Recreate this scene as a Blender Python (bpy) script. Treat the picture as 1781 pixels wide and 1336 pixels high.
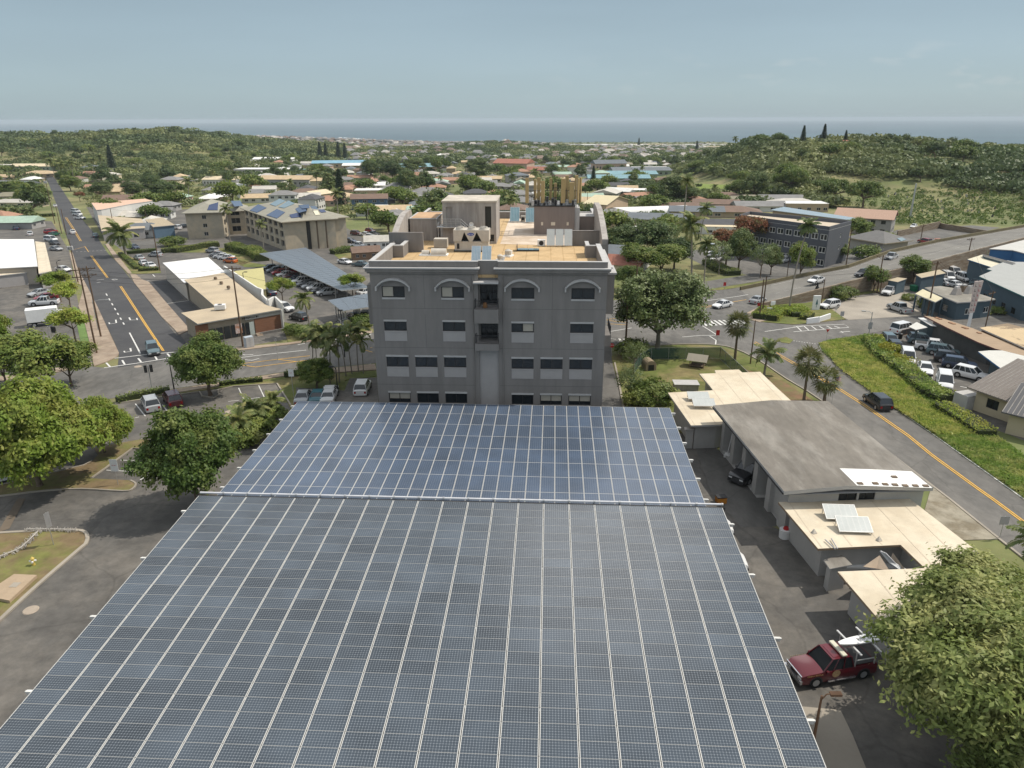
import bpy,bmesh,math,random
import numpy as np
from mathutils import Vector,Matrix,Euler
for _o in list(bpy.data.objects):bpy.data.objects.remove(_o)
SC=bpy.context.scene
RD=math.radians
# ---------------------------------------------------------------- camera
CAMZ=34.0
PITCH,ROLL,FPX,PW,PH=20.24,-0.19,1250.0,1781,1336
cd=bpy.data.cameras.new('camera');cam=bpy.data.objects.new('camera',cd);SC.collection.objects.link(cam)
cd.sensor_width=36.0;cd.lens=36.0*FPX/PW;cd.clip_start=0.2;cd.clip_end=90000
cam.location=(0,0,CAMZ)
CROT=Matrix.Rotation(RD(90-PITCH),3,'X') @ Matrix.Rotation(RD(ROLL),3,'Z')
cam.rotation_euler=CROT.to_euler()
SC.camera=cam
# ---------------------------------------------------------------- world
SUN=Vector((0.72,0.2,1.0)).normalized()
SUN_EL=math.asin(SUN.z);SUN_AZ=math.atan2(SUN.x,SUN.y)
w=bpy.data.worlds.new('World');SC.world=w;w.use_nodes=True
nt=w.node_tree;nt.nodes.clear()
def wn(t,**k):
    n=nt.nodes.new(t)
    for a,b in k.items():setattr(n,a,b)
    return n
sky=wn('ShaderNodeTexSky',sky_type='NISHITA',sun_disc=False,sun_elevation=SUN_EL,sun_rotation=SUN_AZ,altitude=50.0,air_density=1.0,dust_density=0.6,ozone_density=2.5)
bg=wn('ShaderNodeBackground');bg.inputs['Strength'].default_value=0.1
wo=wn('ShaderNodeOutputWorld')
tcn=wn('ShaderNodeTexCoord');sep=wn('ShaderNodeSeparateXYZ');nt.links.new(tcn.outputs['Generated'],sep.inputs[0])
# hazy marine air low down, unseen upper sky brightened as added fill light, mixed over the clear sky model
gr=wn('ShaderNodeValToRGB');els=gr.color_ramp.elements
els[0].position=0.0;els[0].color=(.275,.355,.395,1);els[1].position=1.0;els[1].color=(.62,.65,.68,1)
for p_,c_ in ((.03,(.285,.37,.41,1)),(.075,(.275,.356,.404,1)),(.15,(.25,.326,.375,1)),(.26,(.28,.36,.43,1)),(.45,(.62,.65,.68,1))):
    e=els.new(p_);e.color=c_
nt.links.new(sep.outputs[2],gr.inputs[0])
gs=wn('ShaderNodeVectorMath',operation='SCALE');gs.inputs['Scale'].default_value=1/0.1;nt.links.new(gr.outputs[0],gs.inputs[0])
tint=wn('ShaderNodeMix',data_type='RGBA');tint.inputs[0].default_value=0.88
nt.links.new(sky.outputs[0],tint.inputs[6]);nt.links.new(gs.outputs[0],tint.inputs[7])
# faint far cumulus low over the sea
mp=wn('ShaderNodeMapping');mp.inputs['Scale'].default_value=(16,16,55);nt.links.new(tcn.outputs['Generated'],mp.inputs[0])
nz=wn('ShaderNodeTexNoise');nz.inputs['Scale'].default_value=1.3;nz.inputs['Detail'].default_value=8;nt.links.new(mp.outputs[0],nz.inputs[0])
cr=wn('ShaderNodeValToRGB');cr.color_ramp.elements[0].position=0.56;cr.color_ramp.elements[1].position=0.74;nt.links.new(nz.outputs[0],cr.inputs[0])
zr=wn('ShaderNodeValToRGB');zr.color_ramp.elements[0].position=0.018;zr.color_ramp.elements[0].color=(0,0,0,1)
e=zr.color_ramp.elements[1];e.position=0.035;e.color=(1,1,1,1)
e=zr.color_ramp.elements.new(0.062);e.color=(1,1,1,1);e=zr.color_ramp.elements.new(0.085);e.color=(0,0,0,1)
nt.links.new(sep.outputs[2],zr.inputs[0])
xr=wn('ShaderNodeMapRange');xr.inputs[1].default_value=-0.05;xr.inputs[2].default_value=0.5;xr.inputs[4].default_value=0.28;nt.links.new(sep.outputs[0],xr.inputs[0])
m1=wn('ShaderNodeMath',operation='MULTIPLY');m2=wn('ShaderNodeMath',operation='MULTIPLY')
nt.links.new(cr.outputs[0],m1.inputs[0]);nt.links.new(zr.outputs[0],m1.inputs[1]);nt.links.new(m1.outputs[0],m2.inputs[0]);nt.links.new(xr.outputs[0],m2.inputs[1])
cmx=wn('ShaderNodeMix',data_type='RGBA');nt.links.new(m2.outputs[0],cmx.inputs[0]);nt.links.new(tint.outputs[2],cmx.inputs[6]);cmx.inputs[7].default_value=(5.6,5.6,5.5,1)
nzs=wn('ShaderNodeTexNoise');nzs.inputs['Scale'].default_value=1.6;nzs.inputs['Detail'].default_value=5;mps=wn('ShaderNodeMapping');mps.inputs['Scale'].default_value=(1,1,7);nt.links.new(tcn.outputs['Generated'],mps.inputs[0]);nt.links.new(mps.outputs[0],nzs.inputs[0])
rs_=wn('ShaderNodeMapRange');rs_.inputs[1].default_value=.3;rs_.inputs[2].default_value=.7;rs_.inputs[3].default_value=.95;rs_.inputs[4].default_value=1.07;nt.links.new(nzs.outputs[0],rs_.inputs[0])
ss_=wn('ShaderNodeVectorMath',operation='SCALE');nt.links.new(cmx.outputs[2],ss_.inputs[0]);nt.links.new(rs_.outputs[0],ss_.inputs['Scale'])
# unseen bright spot added to the sky above the frame, for panel sheen
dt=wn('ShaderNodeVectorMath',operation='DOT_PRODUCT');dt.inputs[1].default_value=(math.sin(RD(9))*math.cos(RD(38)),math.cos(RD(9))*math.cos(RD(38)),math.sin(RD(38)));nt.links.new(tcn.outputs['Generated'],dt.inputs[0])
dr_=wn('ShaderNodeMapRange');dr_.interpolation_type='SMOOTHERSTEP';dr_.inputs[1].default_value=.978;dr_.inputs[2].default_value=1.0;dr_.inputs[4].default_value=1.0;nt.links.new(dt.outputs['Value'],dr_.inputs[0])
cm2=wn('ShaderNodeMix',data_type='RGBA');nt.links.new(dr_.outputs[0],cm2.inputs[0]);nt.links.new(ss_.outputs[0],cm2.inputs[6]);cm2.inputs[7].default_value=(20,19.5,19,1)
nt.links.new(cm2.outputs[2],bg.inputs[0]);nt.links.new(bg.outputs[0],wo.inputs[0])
# ---------------------------------------------------------------- sun
sd=bpy.data.lights.new('sun','SUN');sd.energy=3.05;sd.angle=RD(0.6);sd.color=(1.0,0.93,0.82)
so=bpy.data.objects.new('sun',sd);SC.collection.objects.link(so);so.location=(60,40,90)
so.rotation_euler=SUN.to_track_quat('Z','Y').to_euler()
SC.view_settings.view_transform='Standard';SC.view_settings.look='None';SC.view_settings.gamma=1.0;SC.view_settings.use_curve_mapping=False
SC.view_settings.exposure=0.36
SC.render.engine='CYCLES'
cy=SC.cycles;cy.max_bounces=6;cy.diffuse_bounces=2;cy.glossy_bounces=2;cy.transmission_bounces=3;cy.volume_bounces=0;cy.transparent_max_bounces=6
cy.sample_clamp_indirect=3.0;cy.use_denoising=True;cy.caustics_reflective=False;cy.caustics_refractive=False
# ---------------------------------------------------------------- picture to place
ZM={'':(1,0,0),'a1':(3.929,0,180),'a2':(3.929,400,180),'a3':(3.929,800,180),'a4':(3.93,1200,180),'a5':(3.93,1480,180),'b1':(5.138,0,440),'b2':(4.772,300,420),'b3':(3.34,630,320),'b4':(4.772,1040,440),'b5':(4.175,1380,440),'c1':(3.036,0,660),'c2':(3.298,360,680),'c3':(3.238,850,680),'c4':(2.778,1140,620),'c5':(3.292,1240,940),'d4':(8.905,1040,440),'d6':(7.42,440,600),'e1':(8.095,0,260),'e2':(8.905,120,330),'e3':(8.905,300,330),'e4':(8.095,440,260),'e5':(7.42,620,260),'e6':(7.42,980,240),'e7':(8.095,1180,300),'e8':(6.85,1380,340),'f1':(11.135,1640,500),'f2':(14.84,400,530),'f3':(11.13,1370,1090),'f4':(12.63,1640,400),'f5':(8.905,1500,440),'f6':(8.905,1540,550),'f7':(9.894,1300,440),'f8':(8.352,1190,640)}
def T(x,y):
    t=0.0 if y < 60 else (-.025*(y-60) if y < 400 else -8.5-.02*(y-400))
    if y > 300:t+= hills(x,y)
    if y > 850:t -= 60*sstep(.285,.36,x/y)*sstep(850,1150,y)
    return max(t,-84.0)
def sstep(a,b,t):
    t=min(1.0,max(0.0,(t-a)/(b-a)));return t*t*(3-2*t)
def hills(x,y):
    h=0.0
    # dune hill on the right
    s=sstep(112+.055*(y-330),192+.055*(y-330),x)
    if s > 0 and y < 900:
        wob=3.5*math.sin(x*.021+1.0)+2.5*math.sin(x*.047+y*.02)+3*math.sin(y*.031+.5)
        h+= s*sstep(335,545,y)*(1-sstep(600,860,y))*(27+wob*.8 -8*sstep(200,380,x))
    # long ridge on the left
    s2=1-sstep(-520,-170,x -.0*(y))
    if y > 550:
        wob=6*math.sin(x*.009+.4)+4*math.sin(x*.023+y*.006)+3*math.sin(y*.013)
        h+= s2*sstep(600,1130,y)*(1-sstep(1250,2100,y))*(29+wob*.7)
    # wooded hump left of centre
    if y > 1000:
        h+= 17*math.exp(-((x+30)/170.)**2-((y-1500)/260.)**2)
        h+= 30*math.exp(-((x+1000)/620.)**2-((y-2600)/480.)**2)
    return h
def ray(k,x,y):
    s,ox,oy=ZM[k];x=ox+x/s;y=oy+y/s
    return CROT @ Vector((x-PW/2,PH/2-y,-FPX))
def G(k,x,y,h=0.0):
    "point of the terrain (raised by h) seen at a pixel"
    d=ray(k,x,y);d=d/d.y
    if d.z > -0.004:d.z=-0.004
    D,st=12.0,1.0
    while D < 9000:
        if CAMZ+d.z*D <= T(d.x*D,D)+h:break
        D+= max(.5,D*.01)
    lo,hi=D-max(.6,D*.011),D
    for _ in range(24):
        m=(lo+hi)/2
        if CAMZ+d.z*m <= T(d.x*m,m)+h:hi=m
        else:lo=m
    return Vector((d.x*hi,hi,CAMZ+d.z*hi))
def GL(k,pts,h=0.0):return [G(k,x,y,h) for x,y in pts]
def proj(p):
    v=CROT.inverted() @ (Vector(p)-Vector((0,0,CAMZ)))
    if v.z > -.1:return None
    return (PW/2-v.x/v.z*FPX,PH/2+v.y/v.z*FPX)
# ---------------------------------------------------------------- materials
MATS={}
def mat(name,col,rough=.8,var=.12,scale=1.5,metal=0.0,spec=.3,bump=0.0,objcol=False,col2=None,scale2=None,emit=None,coat=0.0,stretch=None,hi=None,thr=(.45,.6),rnd=0.0):
    "principled material whose colour wanders a little with noise; col2 makes patches"
    if name in MATS:return MATS[name]
    m=bpy.data.materials.new(name);m.use_nodes=True;MATS[name]=m
    n=m.node_tree;b=n.nodes['Principled BSDF'];L=n.links.new
    b.inputs['Roughness'].default_value=rough;b.inputs['Metallic'].default_value=metal;b.inputs['Specular IOR Level'].default_value=spec
    b.inputs['Coat Weight'].default_value=coat;b.inputs['Coat Roughness'].default_value=.06
    tc=n.nodes.new('ShaderNodeTexCoord');vec=tc.outputs['Object']
    if stretch:
        mpn=n.nodes.new('ShaderNodeMapping');mpn.inputs['Scale'].default_value=stretch;L(vec,mpn.inputs[0]);vec=mpn.outputs[0]
    nz=n.nodes.new('ShaderNodeTexNoise');nz.inputs['Scale'].default_value=scale;nz.inputs['Detail'].default_value=6;nz.inputs['Roughness'].default_value=.65;L(vec,nz.inputs['Vector'])
    mr=n.nodes.new('ShaderNodeMapRange');mr.inputs[1].default_value=.3;mr.inputs[2].default_value=.7;mr.inputs[3].default_value=1-var;mr.inputs[4].default_value=1+var;L(nz.outputs[0],mr.inputs[0])
    if objcol:
        oi=n.nodes.new('ShaderNodeObjectInfo');base=oi.outputs['Color']
    else:
        rgb=n.nodes.new('ShaderNodeRGB');rgb.outputs[0].default_value=(*col,1);base=rgb.outputs[0]
    if col2 is not None:
        n2=n.nodes.new('ShaderNodeTexNoise');n2.inputs['Scale'].default_value=scale2 or scale*.3;n2.inputs['Detail'].default_value=7;n2.inputs['Roughness'].default_value=.7;L(vec,n2.inputs['Vector'])
        rp=n.nodes.new('ShaderNodeMapRange');rp.inputs[1].default_value=thr[0];rp.inputs[2].default_value=thr[1];L(n2.outputs[0],rp.inputs[0])
        mx=n.nodes.new('ShaderNodeMix');mx.data_type='RGBA';L(rp.outputs[0],mx.inputs[0]);L(base,mx.inputs[6]);mx.inputs[7].default_value=(*col2,1);base=mx.outputs[2]
    if rnd:
        oi2=n.nodes.new('ShaderNodeObjectInfo');hs=n.nodes.new('ShaderNodeHueSaturation')
        r1=n.nodes.new('ShaderNodeMapRange');r1.inputs[3].default_value=1-rnd;r1.inputs[4].default_value=1+rnd;L(oi2.outputs['Random'],r1.inputs[0]);L(r1.outputs[0],hs.inputs['Value'])
        r2=n.nodes.new('ShaderNodeMapRange');r2.inputs[3].default_value=.5+rnd*.06;r2.inputs[4].default_value=.5-rnd*.06;L(oi2.outputs['Random'],r2.inputs[0]);L(r2.outputs[0],hs.inputs['Hue'])
        L(base,hs.inputs['Color']);base=hs.outputs[0]
    sc=n.nodes.new('ShaderNodeVectorMath');sc.operation='SCALE';L(base,sc.inputs[0]);L(mr.outputs[0],sc.inputs['Scale']);L(sc.outputs[0],b.inputs['Base Color'])
    if bump:
        bp=n.nodes.new('ShaderNodeBump');bp.inputs['Strength'].default_value=bump;bp.inputs['Distance'].default_value=.05;L(nz.outputs[0],bp.inputs['Height']);L(bp.outputs[0],b.inputs['Normal'])
    m['_col']=sc.name
    return m
def leafmat(name,c1,c2,trans=.35,rnd=.22,scale=.9):
    m=mat(name,c1,rough=.55,var=.28,scale=scale,spec=.3,col2=c2,scale2=scale*.5,rnd=rnd)
    n=m.node_tree;L=n.links.new;b=n.nodes['Principled BSDF'];out=n.nodes['Material Output']
    tr=n.nodes.new('ShaderNodeBsdfTranslucent');mx=n.nodes.new('ShaderNodeMixShader');mx.inputs[0].default_value=trans
    L(n.nodes[m['_col']].outputs[0],tr.inputs[0]);L(b.outputs[0],mx.inputs[1]);L(tr.outputs[0],mx.inputs[2]);L(mx.outputs[0],out.inputs[0])
    return m
# ---------------------------------------------------------------- mesh helpers
COL=SC.collection
class MB:
    def __init__(s):s.v=[];s.f=[];s.m=[]
    def add(s,vs,fs,mi=0):
        o=len(s.v);s.v+= [tuple(v) for v in vs];s.f+= [tuple(i+o for i in f) for f in fs];s.m+= [mi]*len(fs);return s
    def box(s,x0,y0,z0,x1,y1,z1,mi=0,M=None,bev=0):
        vs=[(x,y,z) for z in (z0,z1) for y in (y0,y1) for x in (x0,x1)]
        if M:vs=[M @ Vector(v) for v in vs]
        return s.add(vs,[(0,2,3,1),(4,5,7,6),(0,1,5,4),(2,6,7,3),(0,4,6,2),(1,3,7,5)],mi)
    def poly(s,pts,mi=0):return s.add(pts,[tuple(range(len(pts)))],mi)
    def prism(s,pts,z0,z1,mi=0,sidemi=None,top=True,bot=True):
        "pts 2d, anticlockwise; z0/z1 numbers or functions"
        n=len(pts);a=sum(pts[i][0]*pts[(i+1)%n][1]-pts[(i+1)%n][0]*pts[i][1] for i in range(n))
        if a < 0:pts=pts[::-1]
        f0=z0 if callable(z0) else (lambda x,y:z0);f1=z1 if callable(z1) else (lambda x,y:z1)
        vs=[(p[0],p[1],f0(p[0],p[1])) for p in pts]+[(p[0],p[1],f1(p[0],p[1])) for p in pts]
        s.add(vs,[(i,(i+1)%n,n+(i+1)%n,n+i) for i in range(n)],mi if sidemi is None else sidemi)
        o=len(s.v)-2*n
        if top:s.f.append(tuple(o+n+i for i in range(n)));s.m.append(mi)
        if bot:s.f.append(tuple(o+i for i in reversed(range(n))));s.m.append(mi)
        return s
    def tube(s,p0,p1,r0,r1=None,n=8,mi=0,caps=True):
        r1=r0 if r1 is None else r1;p0=Vector(p0);p1=Vector(p1);d=(p1-p0)
        if d.length < 1e-6:return s
        q=d.to_track_quat('Z','Y');vs=[]
        for p,r in ((p0,r0),(p1,r1)):
            for i in range(n):
                a=2*math.pi*i/n;vs.append(p+q @ Vector((r*math.cos(a),r*math.sin(a),0)))
        fs=[(i,(i+1)%n,n+(i+1)%n,n+i) for i in range(n)]
        if caps:fs+= [tuple(reversed(range(n))),tuple(range(n,2*n))]
        return s.add(vs,fs,mi)
    def path(s,pts,rs,n=6,mi=0):
        for i in range(len(pts)-1):s.tube(pts[i],pts[i+1],rs[i] if hasattr(rs,'__len__') else rs,rs[i+1] if hasattr(rs,'__len__') else rs,n,mi,caps=(i== 0 or i== len(pts)-2))
        return s
    def np(s,V,F,mi=0):
        o=len(s.v);s.v+= [tuple(v) for v in V];s.f+= [tuple(int(i)+o for i in f) for f in F];s.m+= [mi]*len(F);return s
    def build(s,name,mats,parent=None,loc=None,rz=0,smooth=False,M=None,bev=0):
        me=bpy.data.meshes.new(name);vs=s.v
        if M:vs=[M @ Vector(v) for v in vs]
        me.from_pydata([tuple(v) for v in vs],[],s.f)
        if not isinstance(mats,(list,tuple)):mats=[mats]
        for m in mats:me.materials.append(m)
        if len(mats) > 1:me.polygons.foreach_set('material_index',s.m)
        if bev:
            b=bmesh.new();b.from_mesh(me);bmesh.ops.remove_doubles(b,verts=b.verts,dist=1e-5)
            bmesh.ops.bevel(b,geom=[e for e in b.edges if e.is_manifold and e.calc_face_angle(0) > .5],offset=bev,segments=1,affect='EDGES',clamp_overlap=True);b.to_mesh(me);b.free()
        if smooth:me.polygons.foreach_set('use_smooth',[True]*len(me.polygons))
        me.update()
        o=bpy.data.objects.new(name,me);COL.objects.link(o)
        if parent:o.parent=parent
        if loc is not None:o.location=loc
        o.rotation_euler=(0,0,rz)
        return o
def npmesh(name,V,Q,mats,midx=None,parent=None):
    me=bpy.data.meshes.new(name);n=len(V);k=Q.shape[1];nf=len(Q)
    me.vertices.add(n);me.vertices.foreach_set('co',V.astype(np.float32).ravel())
    me.loops.add(nf*k);me.loops.foreach_set('vertex_index',Q.astype(np.int32).ravel())
    me.polygons.add(nf);me.polygons.foreach_set('loop_start',np.arange(0,nf*k,k,dtype=np.int32));me.polygons.foreach_set('loop_total',np.full(nf,k,dtype=np.int32))
    for m in (mats if isinstance(mats,(list,tuple)) else [mats]):me.materials.append(m)
    if midx is not None:me.polygons.foreach_set('material_index',midx.astype(np.int32))
    me.update(calc_edges=True)
    o=bpy.data.objects.new(name,me);COL.objects.link(o)
    if parent:o.parent=parent
    return o
def tag(o,label=None,cat=None,group=None,kind=None):
    if label:o['label']=label
    if cat:o['category']=cat
    if group:o['group']=group
    if kind:o['kind']=kind
    return o
def E(name,loc,rz=0.0,label=None,cat=None,group=None,sc=1.0):
    o=bpy.data.objects.new(name,None);COL.objects.link(o);o.location=loc;o.rotation_euler=(0,0,rz);o.empty_display_size=.5
    o.scale=(sc,sc,sc) if not hasattr(sc,'__len__') else sc
    return tag(o,label,cat,group)
KIDS={}
def kids(o):
    return [c for c in bpy.data.objects if c.parent== o] if o.name not in KIDS else KIDS[o.name]
def tree_of(o):
    k=[c for c in o.children];return (o,[tree_of(c) for c in k])
def dup(t,loc=None,rz=None,label=None,cat=None,group=None,sc=None,color=None,parent=None,colparts=None):
    "t: a tree_of() record; copies the thing, its parts and sub-parts"
    o,ch=t;c=o.copy();COL.objects.link(c);c.parent=parent
    if parent is not None:c.matrix_parent_inverse=o.matrix_parent_inverse
    if loc is not None:c.location=loc
    if rz is not None:c.rotation_euler=(0,0,rz)
    if sc is not None:c.scale=(sc,sc,sc) if not hasattr(sc,'__len__') else sc
    if color is not None:
        if isinstance(color,dict):
            k=o.name.split('.')[0]
            if k in color:c.color=(*color[k],1)
        else:c.color=(*color,1)
    tag(c,label,cat,group)
    for k in ch:dup(k,parent=c,color=color)
    return c
def sheet(name,polys,h,m,kind='structure',label=None,cat=None,mb=None,thick=0.0):
    "flat polygons laid on the ground plane, cut where the ground changes slope; polys: lists of 2d points"
    b=bmesh.new()
    for P in polys:
        vs=[b.verts.new((p[0],p[1],0)) for p in P]
        try:b.faces.new(vs)
        except ValueError:pass
    for yy in (60.0,400.0):
        bmesh.ops.bisect_plane(b,geom=b.verts[:]+b.edges[:]+b.faces[:],plane_co=(0,yy,0),plane_no=(0,1,0))
    for f in b.faces:
        if f.normal.z < 0:f.normal_flip()
    bmesh.ops.triangulate(b,faces=b.faces[:])
    if thick:
        r=bmesh.ops.extrude_face_region(b,geom=b.faces[:]);top=[v for v in r['geom'] if isinstance(v,bmesh.types.BMVert)]
        tops=set(top)
    for v in b.verts:
        v.co.z=T(v.co.x,v.co.y)+h
        if thick and v not in tops:v.co.z=T(v.co.x,v.co.y)+h-thick
    if thick:bmesh.ops.recalc_face_normals(b,faces=b.faces[:])
    me=bpy.data.meshes.new(name);b.to_mesh(me);b.free();me.materials.append(m)
    o=bpy.data.objects.new(name,me);COL.objects.link(o)
    return tag(o,label,cat,None,kind)
def ribbon(pts,wd):
    "polygon strips of width wd along 2d points"
    out=[];n=len(pts);L=[]
    for i in range(n):
        a=Vector(pts[max(i-1,0)][:2]);b=Vector(pts[min(i+1,n-1)][:2]);t=(b-a).normalized();nn=Vector((-t.y,t.x))*wd/2;p=Vector(pts[i][:2])
        L.append((p+nn,p-nn))
    for i in range(n-1):out.append([L[i][0],L[i][1],L[i+1][1],L[i+1][0]])
    return out
def smooth_path(pts,k=4):
    P=[Vector(p[:2]) for p in pts];out=[]
    for i in range(len(P)-1):
        p0=P[max(i-1,0)];p1=P[i];p2=P[i+1];p3=P[min(i+2,len(P)-1)]
        for j in range(k):
            t=j/k;out.append(.5*((2*p1)+(-p0+p2)*t+(2*p0-5*p1+4*p2-p3)*t*t+(-p0+3*p1-3*p2+p3)*t**3))
    out.append(P[-1]);return out
def cracks(m,sc=.16,dark=.62):
    "tarred cracks and worn wheel paths"
    n=m.node_tree;L=n.links.new;b=n.nodes['Principled BSDF'];g=n.nodes.new('ShaderNodeNewGeometry')
    nz=n.nodes.new('ShaderNodeTexNoise');nz.inputs['Scale'].default_value=.5;nz.inputs['Detail'].default_value=5;L(g.outputs['Position'],nz.inputs[0])
    mx=n.nodes.new('ShaderNodeMix');mx.data_type='RGBA';mx.blend_type='ADD';mx.inputs[0].default_value=1.0;L(g.outputs['Position'],mx.inputs[6]);L(nz.outputs[1],mx.inputs[7]);mx.clamp_factor=False
    vo=n.nodes.new('ShaderNodeTexVoronoi');vo.feature='DISTANCE_TO_EDGE';vo.inputs['Scale'].default_value=sc;L(mx.outputs[2],vo.inputs[0])
    r=n.nodes.new('ShaderNodeMapRange');r.inputs[1].default_value=.003;r.inputs[2].default_value=.013;r.inputs[3].default_value=dark;L(vo.outputs[0],r.inputs[0])
    s=n.nodes.new('ShaderNodeVectorMath');s.operation='SCALE';L(n.nodes[m['_col']].outputs[0],s.inputs[0]);L(r.outputs[0],s.inputs['Scale']);L(s.outputs[0],b.inputs['Base Color'])
HAZE=6.6e-5
# common materials
M_asph=mat('asphalt_weathered',(.122,.117,.109),.9,.2,.9,col2=(.162,.153,.14),scale2=.11,bump=.1,stretch=(1,.45,1))
M_asphd=mat('asphalt_new',(.062,.062,.066),.88,.10,.5,col2=(.078,.077,.078),scale2=.08)
M_asphm=mat('asphalt_lot',(.105,.099,.091),.9,.22,.8,col2=(.155,.142,.125),scale2=.13)
cracks(M_asph,.13,.86);cracks(M_asphm,.10,.84);cracks(M_asphd,.07,.85)
M_conc=mat('concrete',(.36,.32,.265),.9,.14,.6,col2=(.27,.24,.2),scale2=.15)
M_walk=mat('sidewalk_concrete',(.34,.27,.205),.9,.15,.7,col2=(.26,.2,.15),scale2=.3)
M_white=mat('road_paint_white',(.62,.61,.58),.7,.18,2.5)
M_yel=mat('road_paint_yellow',(.62,.36,.07),.7,.18,2.5)
M_grass=mat('lawn_grass',(.115,.135,.035),.95,.3,.5,col2=(.20,.165,.075),scale2=.13,bump=.3)
M_dirt=mat('bare_dirt',(.20,.12,.07),.95,.2,.6,col2=(.16,.14,.06),scale2=.25)
M_tall=mat('tall_grass_bed',(.09,.14,.03),.95,.3,.8,col2=(.15,.16,.05),scale2=.3)
M_dark=mat('dark_metal',(.03,.03,.032),.5,.1,3)
M_steel=mat('galvanised_steel',(.5,.5,.5),.4,.08,3,metal=.6)
M_alu=mat('aluminium_rail',(.55,.55,.54),.45,.08,3,metal=.3)
M_glassd=mat('dark_window_glass',(.02,.024,.028),.08,.2,.8,spec=.6)
M_glassb=mat('window_glass_with_blinds',(.20,.18,.15),.3,.15,1.2,spec=.5)
M_wood=mat('weathered_pole_wood',(.13,.085,.055),.9,.25,2.5,stretch=(1,1,.15))
# ================================================================ ground, sea, air
def axis(lo,hi,fine,f0,f1,g):
    out=[f0];s=fine;v=f0
    while v < f1:v+= fine;out.append(v)
    while v < hi:s *= g;v+= s;out.append(v)
    s=fine;v=f0
    while v > lo:s *= g;v -= s;out.append(v)
    return sorted(out)
xs=axis(-9000,9000,12,-360,420,1.09);ys=[y for y in axis(-150,5200,12,60-36*3,60+12*50,1.045)]
ys=sorted(set([round(y,3) for y in ys if abs(y-60) > 3 and abs(y-400) > 4]+[60.0,400.0]))
V=np.array([(x,y,T(x,y)) for y in ys for x in xs]);nx=len(xs)
ii,jj=np.meshgrid(np.arange(nx-1),np.arange(len(ys)-1));a=(jj*nx+ii).ravel()
m_ground=mat('ground_earth_and_scrub',(.13,.15,.055),.95,.3,.08,col2=(.23,.20,.10),scale2=.022,thr=(.44,.62),bump=.2)
ground=npmesh('ground',V,np.stack([a,a+1,a+nx+1,a+nx],1),m_ground);tag(ground,kind='structure')
SEAZ=-75.0
m_sea=mat('sea_water',(.028,.066,.085),.35,.2,.004,spec=.22,stretch=(.25,1,1),col2=(.05,.10,.115),scale2=.0011)
mb=MB();mb.poly([(-30000,2500,SEAZ),(30000,2500,SEAZ),(30000,30000,SEAZ),(-30000,30000,SEAZ)]);tag(mb.build('sea',m_sea),kind='structure')
m_foam=mat('surf_foam',(.75,.78,.78),.8,.2,.02)
mb=MB()
rr=random.Random(5)
for (pa,pb,dn) in (((585,239),(660,244),0),((690,246.5),(790,250),0),((640,246),(700,248),0),((1075,249),(1180,250),0)):
    for k in range(9):
        t=k/9;x=pa[0]+(pb[0]-pa[0])*(t+.05);y=pa[1]+(pb[1]-pa[1])*t
        def S(px,py):
            d=ray('',px,py);q=(SEAZ+.6-CAMZ)/d.z;return (d.x*q,d.y*q,SEAZ+.6)
        l=(pb[0]-pa[0])/9*rr.uniform(.5,1.0)
        mb.poly([S(x,y+.5),S(x+l,y+.9),S(x+l*.9,y+.1),S(x+l*.1,y-.35)])
tag(mb.build('surf',m_foam),kind='structure')
# the air between the town and the sea
mb=MB();mb.box(-30000,-200,-90,30000,41000,52)
hz=mb.build('haze',bpy.data.materials.new('haze_air'));tag(hz,kind='stuff')
hm=hz.data.materials[0];hm.use_nodes=True;hn=hm.node_tree;hn.nodes.clear()
pv=hn.nodes.new('ShaderNodeVolumePrincipled');pv.inputs['Color'].default_value=(.72,.82,.90,1);pv.inputs['Density'].default_value=HAZE;pv.inputs['Anisotropy'].default_value=.0
ho=hn.nodes.new('ShaderNodeOutputMaterial');hn.links.new(pv.outputs[0],ho.inputs['Volume'])
def P2(k,pts):return [G(k,x,y)[:2] for x,y in pts]
# ================================================================ asphalt, paths, lawns
lotL=P2('',[(505,706),(482,667),(405,673),(320,685),(240,697),(200,703),(0,722)])
lotL+= [(-150,70),(-150,-60),(60,-60),(60,20)]+P2('',[(1300,900),(1180,740),(1084,712)])+[(12,80)]
sheet('parking_lot',[lotL],.02,M_asphm)
blkL=P2('',[(-260,715),(163,640),(130,500),(122,440),(90,385),(0,380),(-260,375)])
sheet('parking_lot',[blkL],.02,M_asphm)
blkM=P2('',[(150,360),(190,430),(233,492),(307,584),(330,612),(411,606),(499,590),(646,572),(760,550),(760,440),(640,418),(560,372),(460,360),(300,365)])
sheet('parking_lot',[blkM],.015,M_asphm)
blkR=P2('',[(1300,556),(1352,522),(1476,505),(1586,478),(1684,452),(1781,430),(1950,400),(2050,640),(2100,900),(1790,770),(1700,735),(1640,700),(1545,620),(1515,584),(1442,592),(1420,600),(1380,606)])
sheet('parking_lot',[blkR],.015,M_asphm)
hotl=P2('',[(1180,440),(1300,420),(1480,440),(1560,400),(1690,392),(1740,396),(1633,420),(1476,462),(1353,486),(1240,470)])
sheet('parking_lot',[hotl],.015,M_asph)
main_up=[(-260,706),(0,668),(100,651),(163,638),(181,640),(300,622),(330,618),(411,611),(499,598),(646,579),(850,553),(1055,524),(1214,507),(1300,497)]
main_lo=[(-260,770),(0,728),(208,691),(405,661),(489,648),(652,632),(850,618),(1053,606),(1120,601),(1199,598),(1250,600)]
r3L=[(1283,608),(1321,627),(1367,658),(1428,696),(1572,807),(1737,937),(1900,1065)]
r3R=[(1980,1020),(1773,865),(1622,757),(1516,684),(1459,640),(1428,612),(1422,602),(1442,591),(1505,582),(1560,570),(1700,556),(1900,545)]
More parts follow.
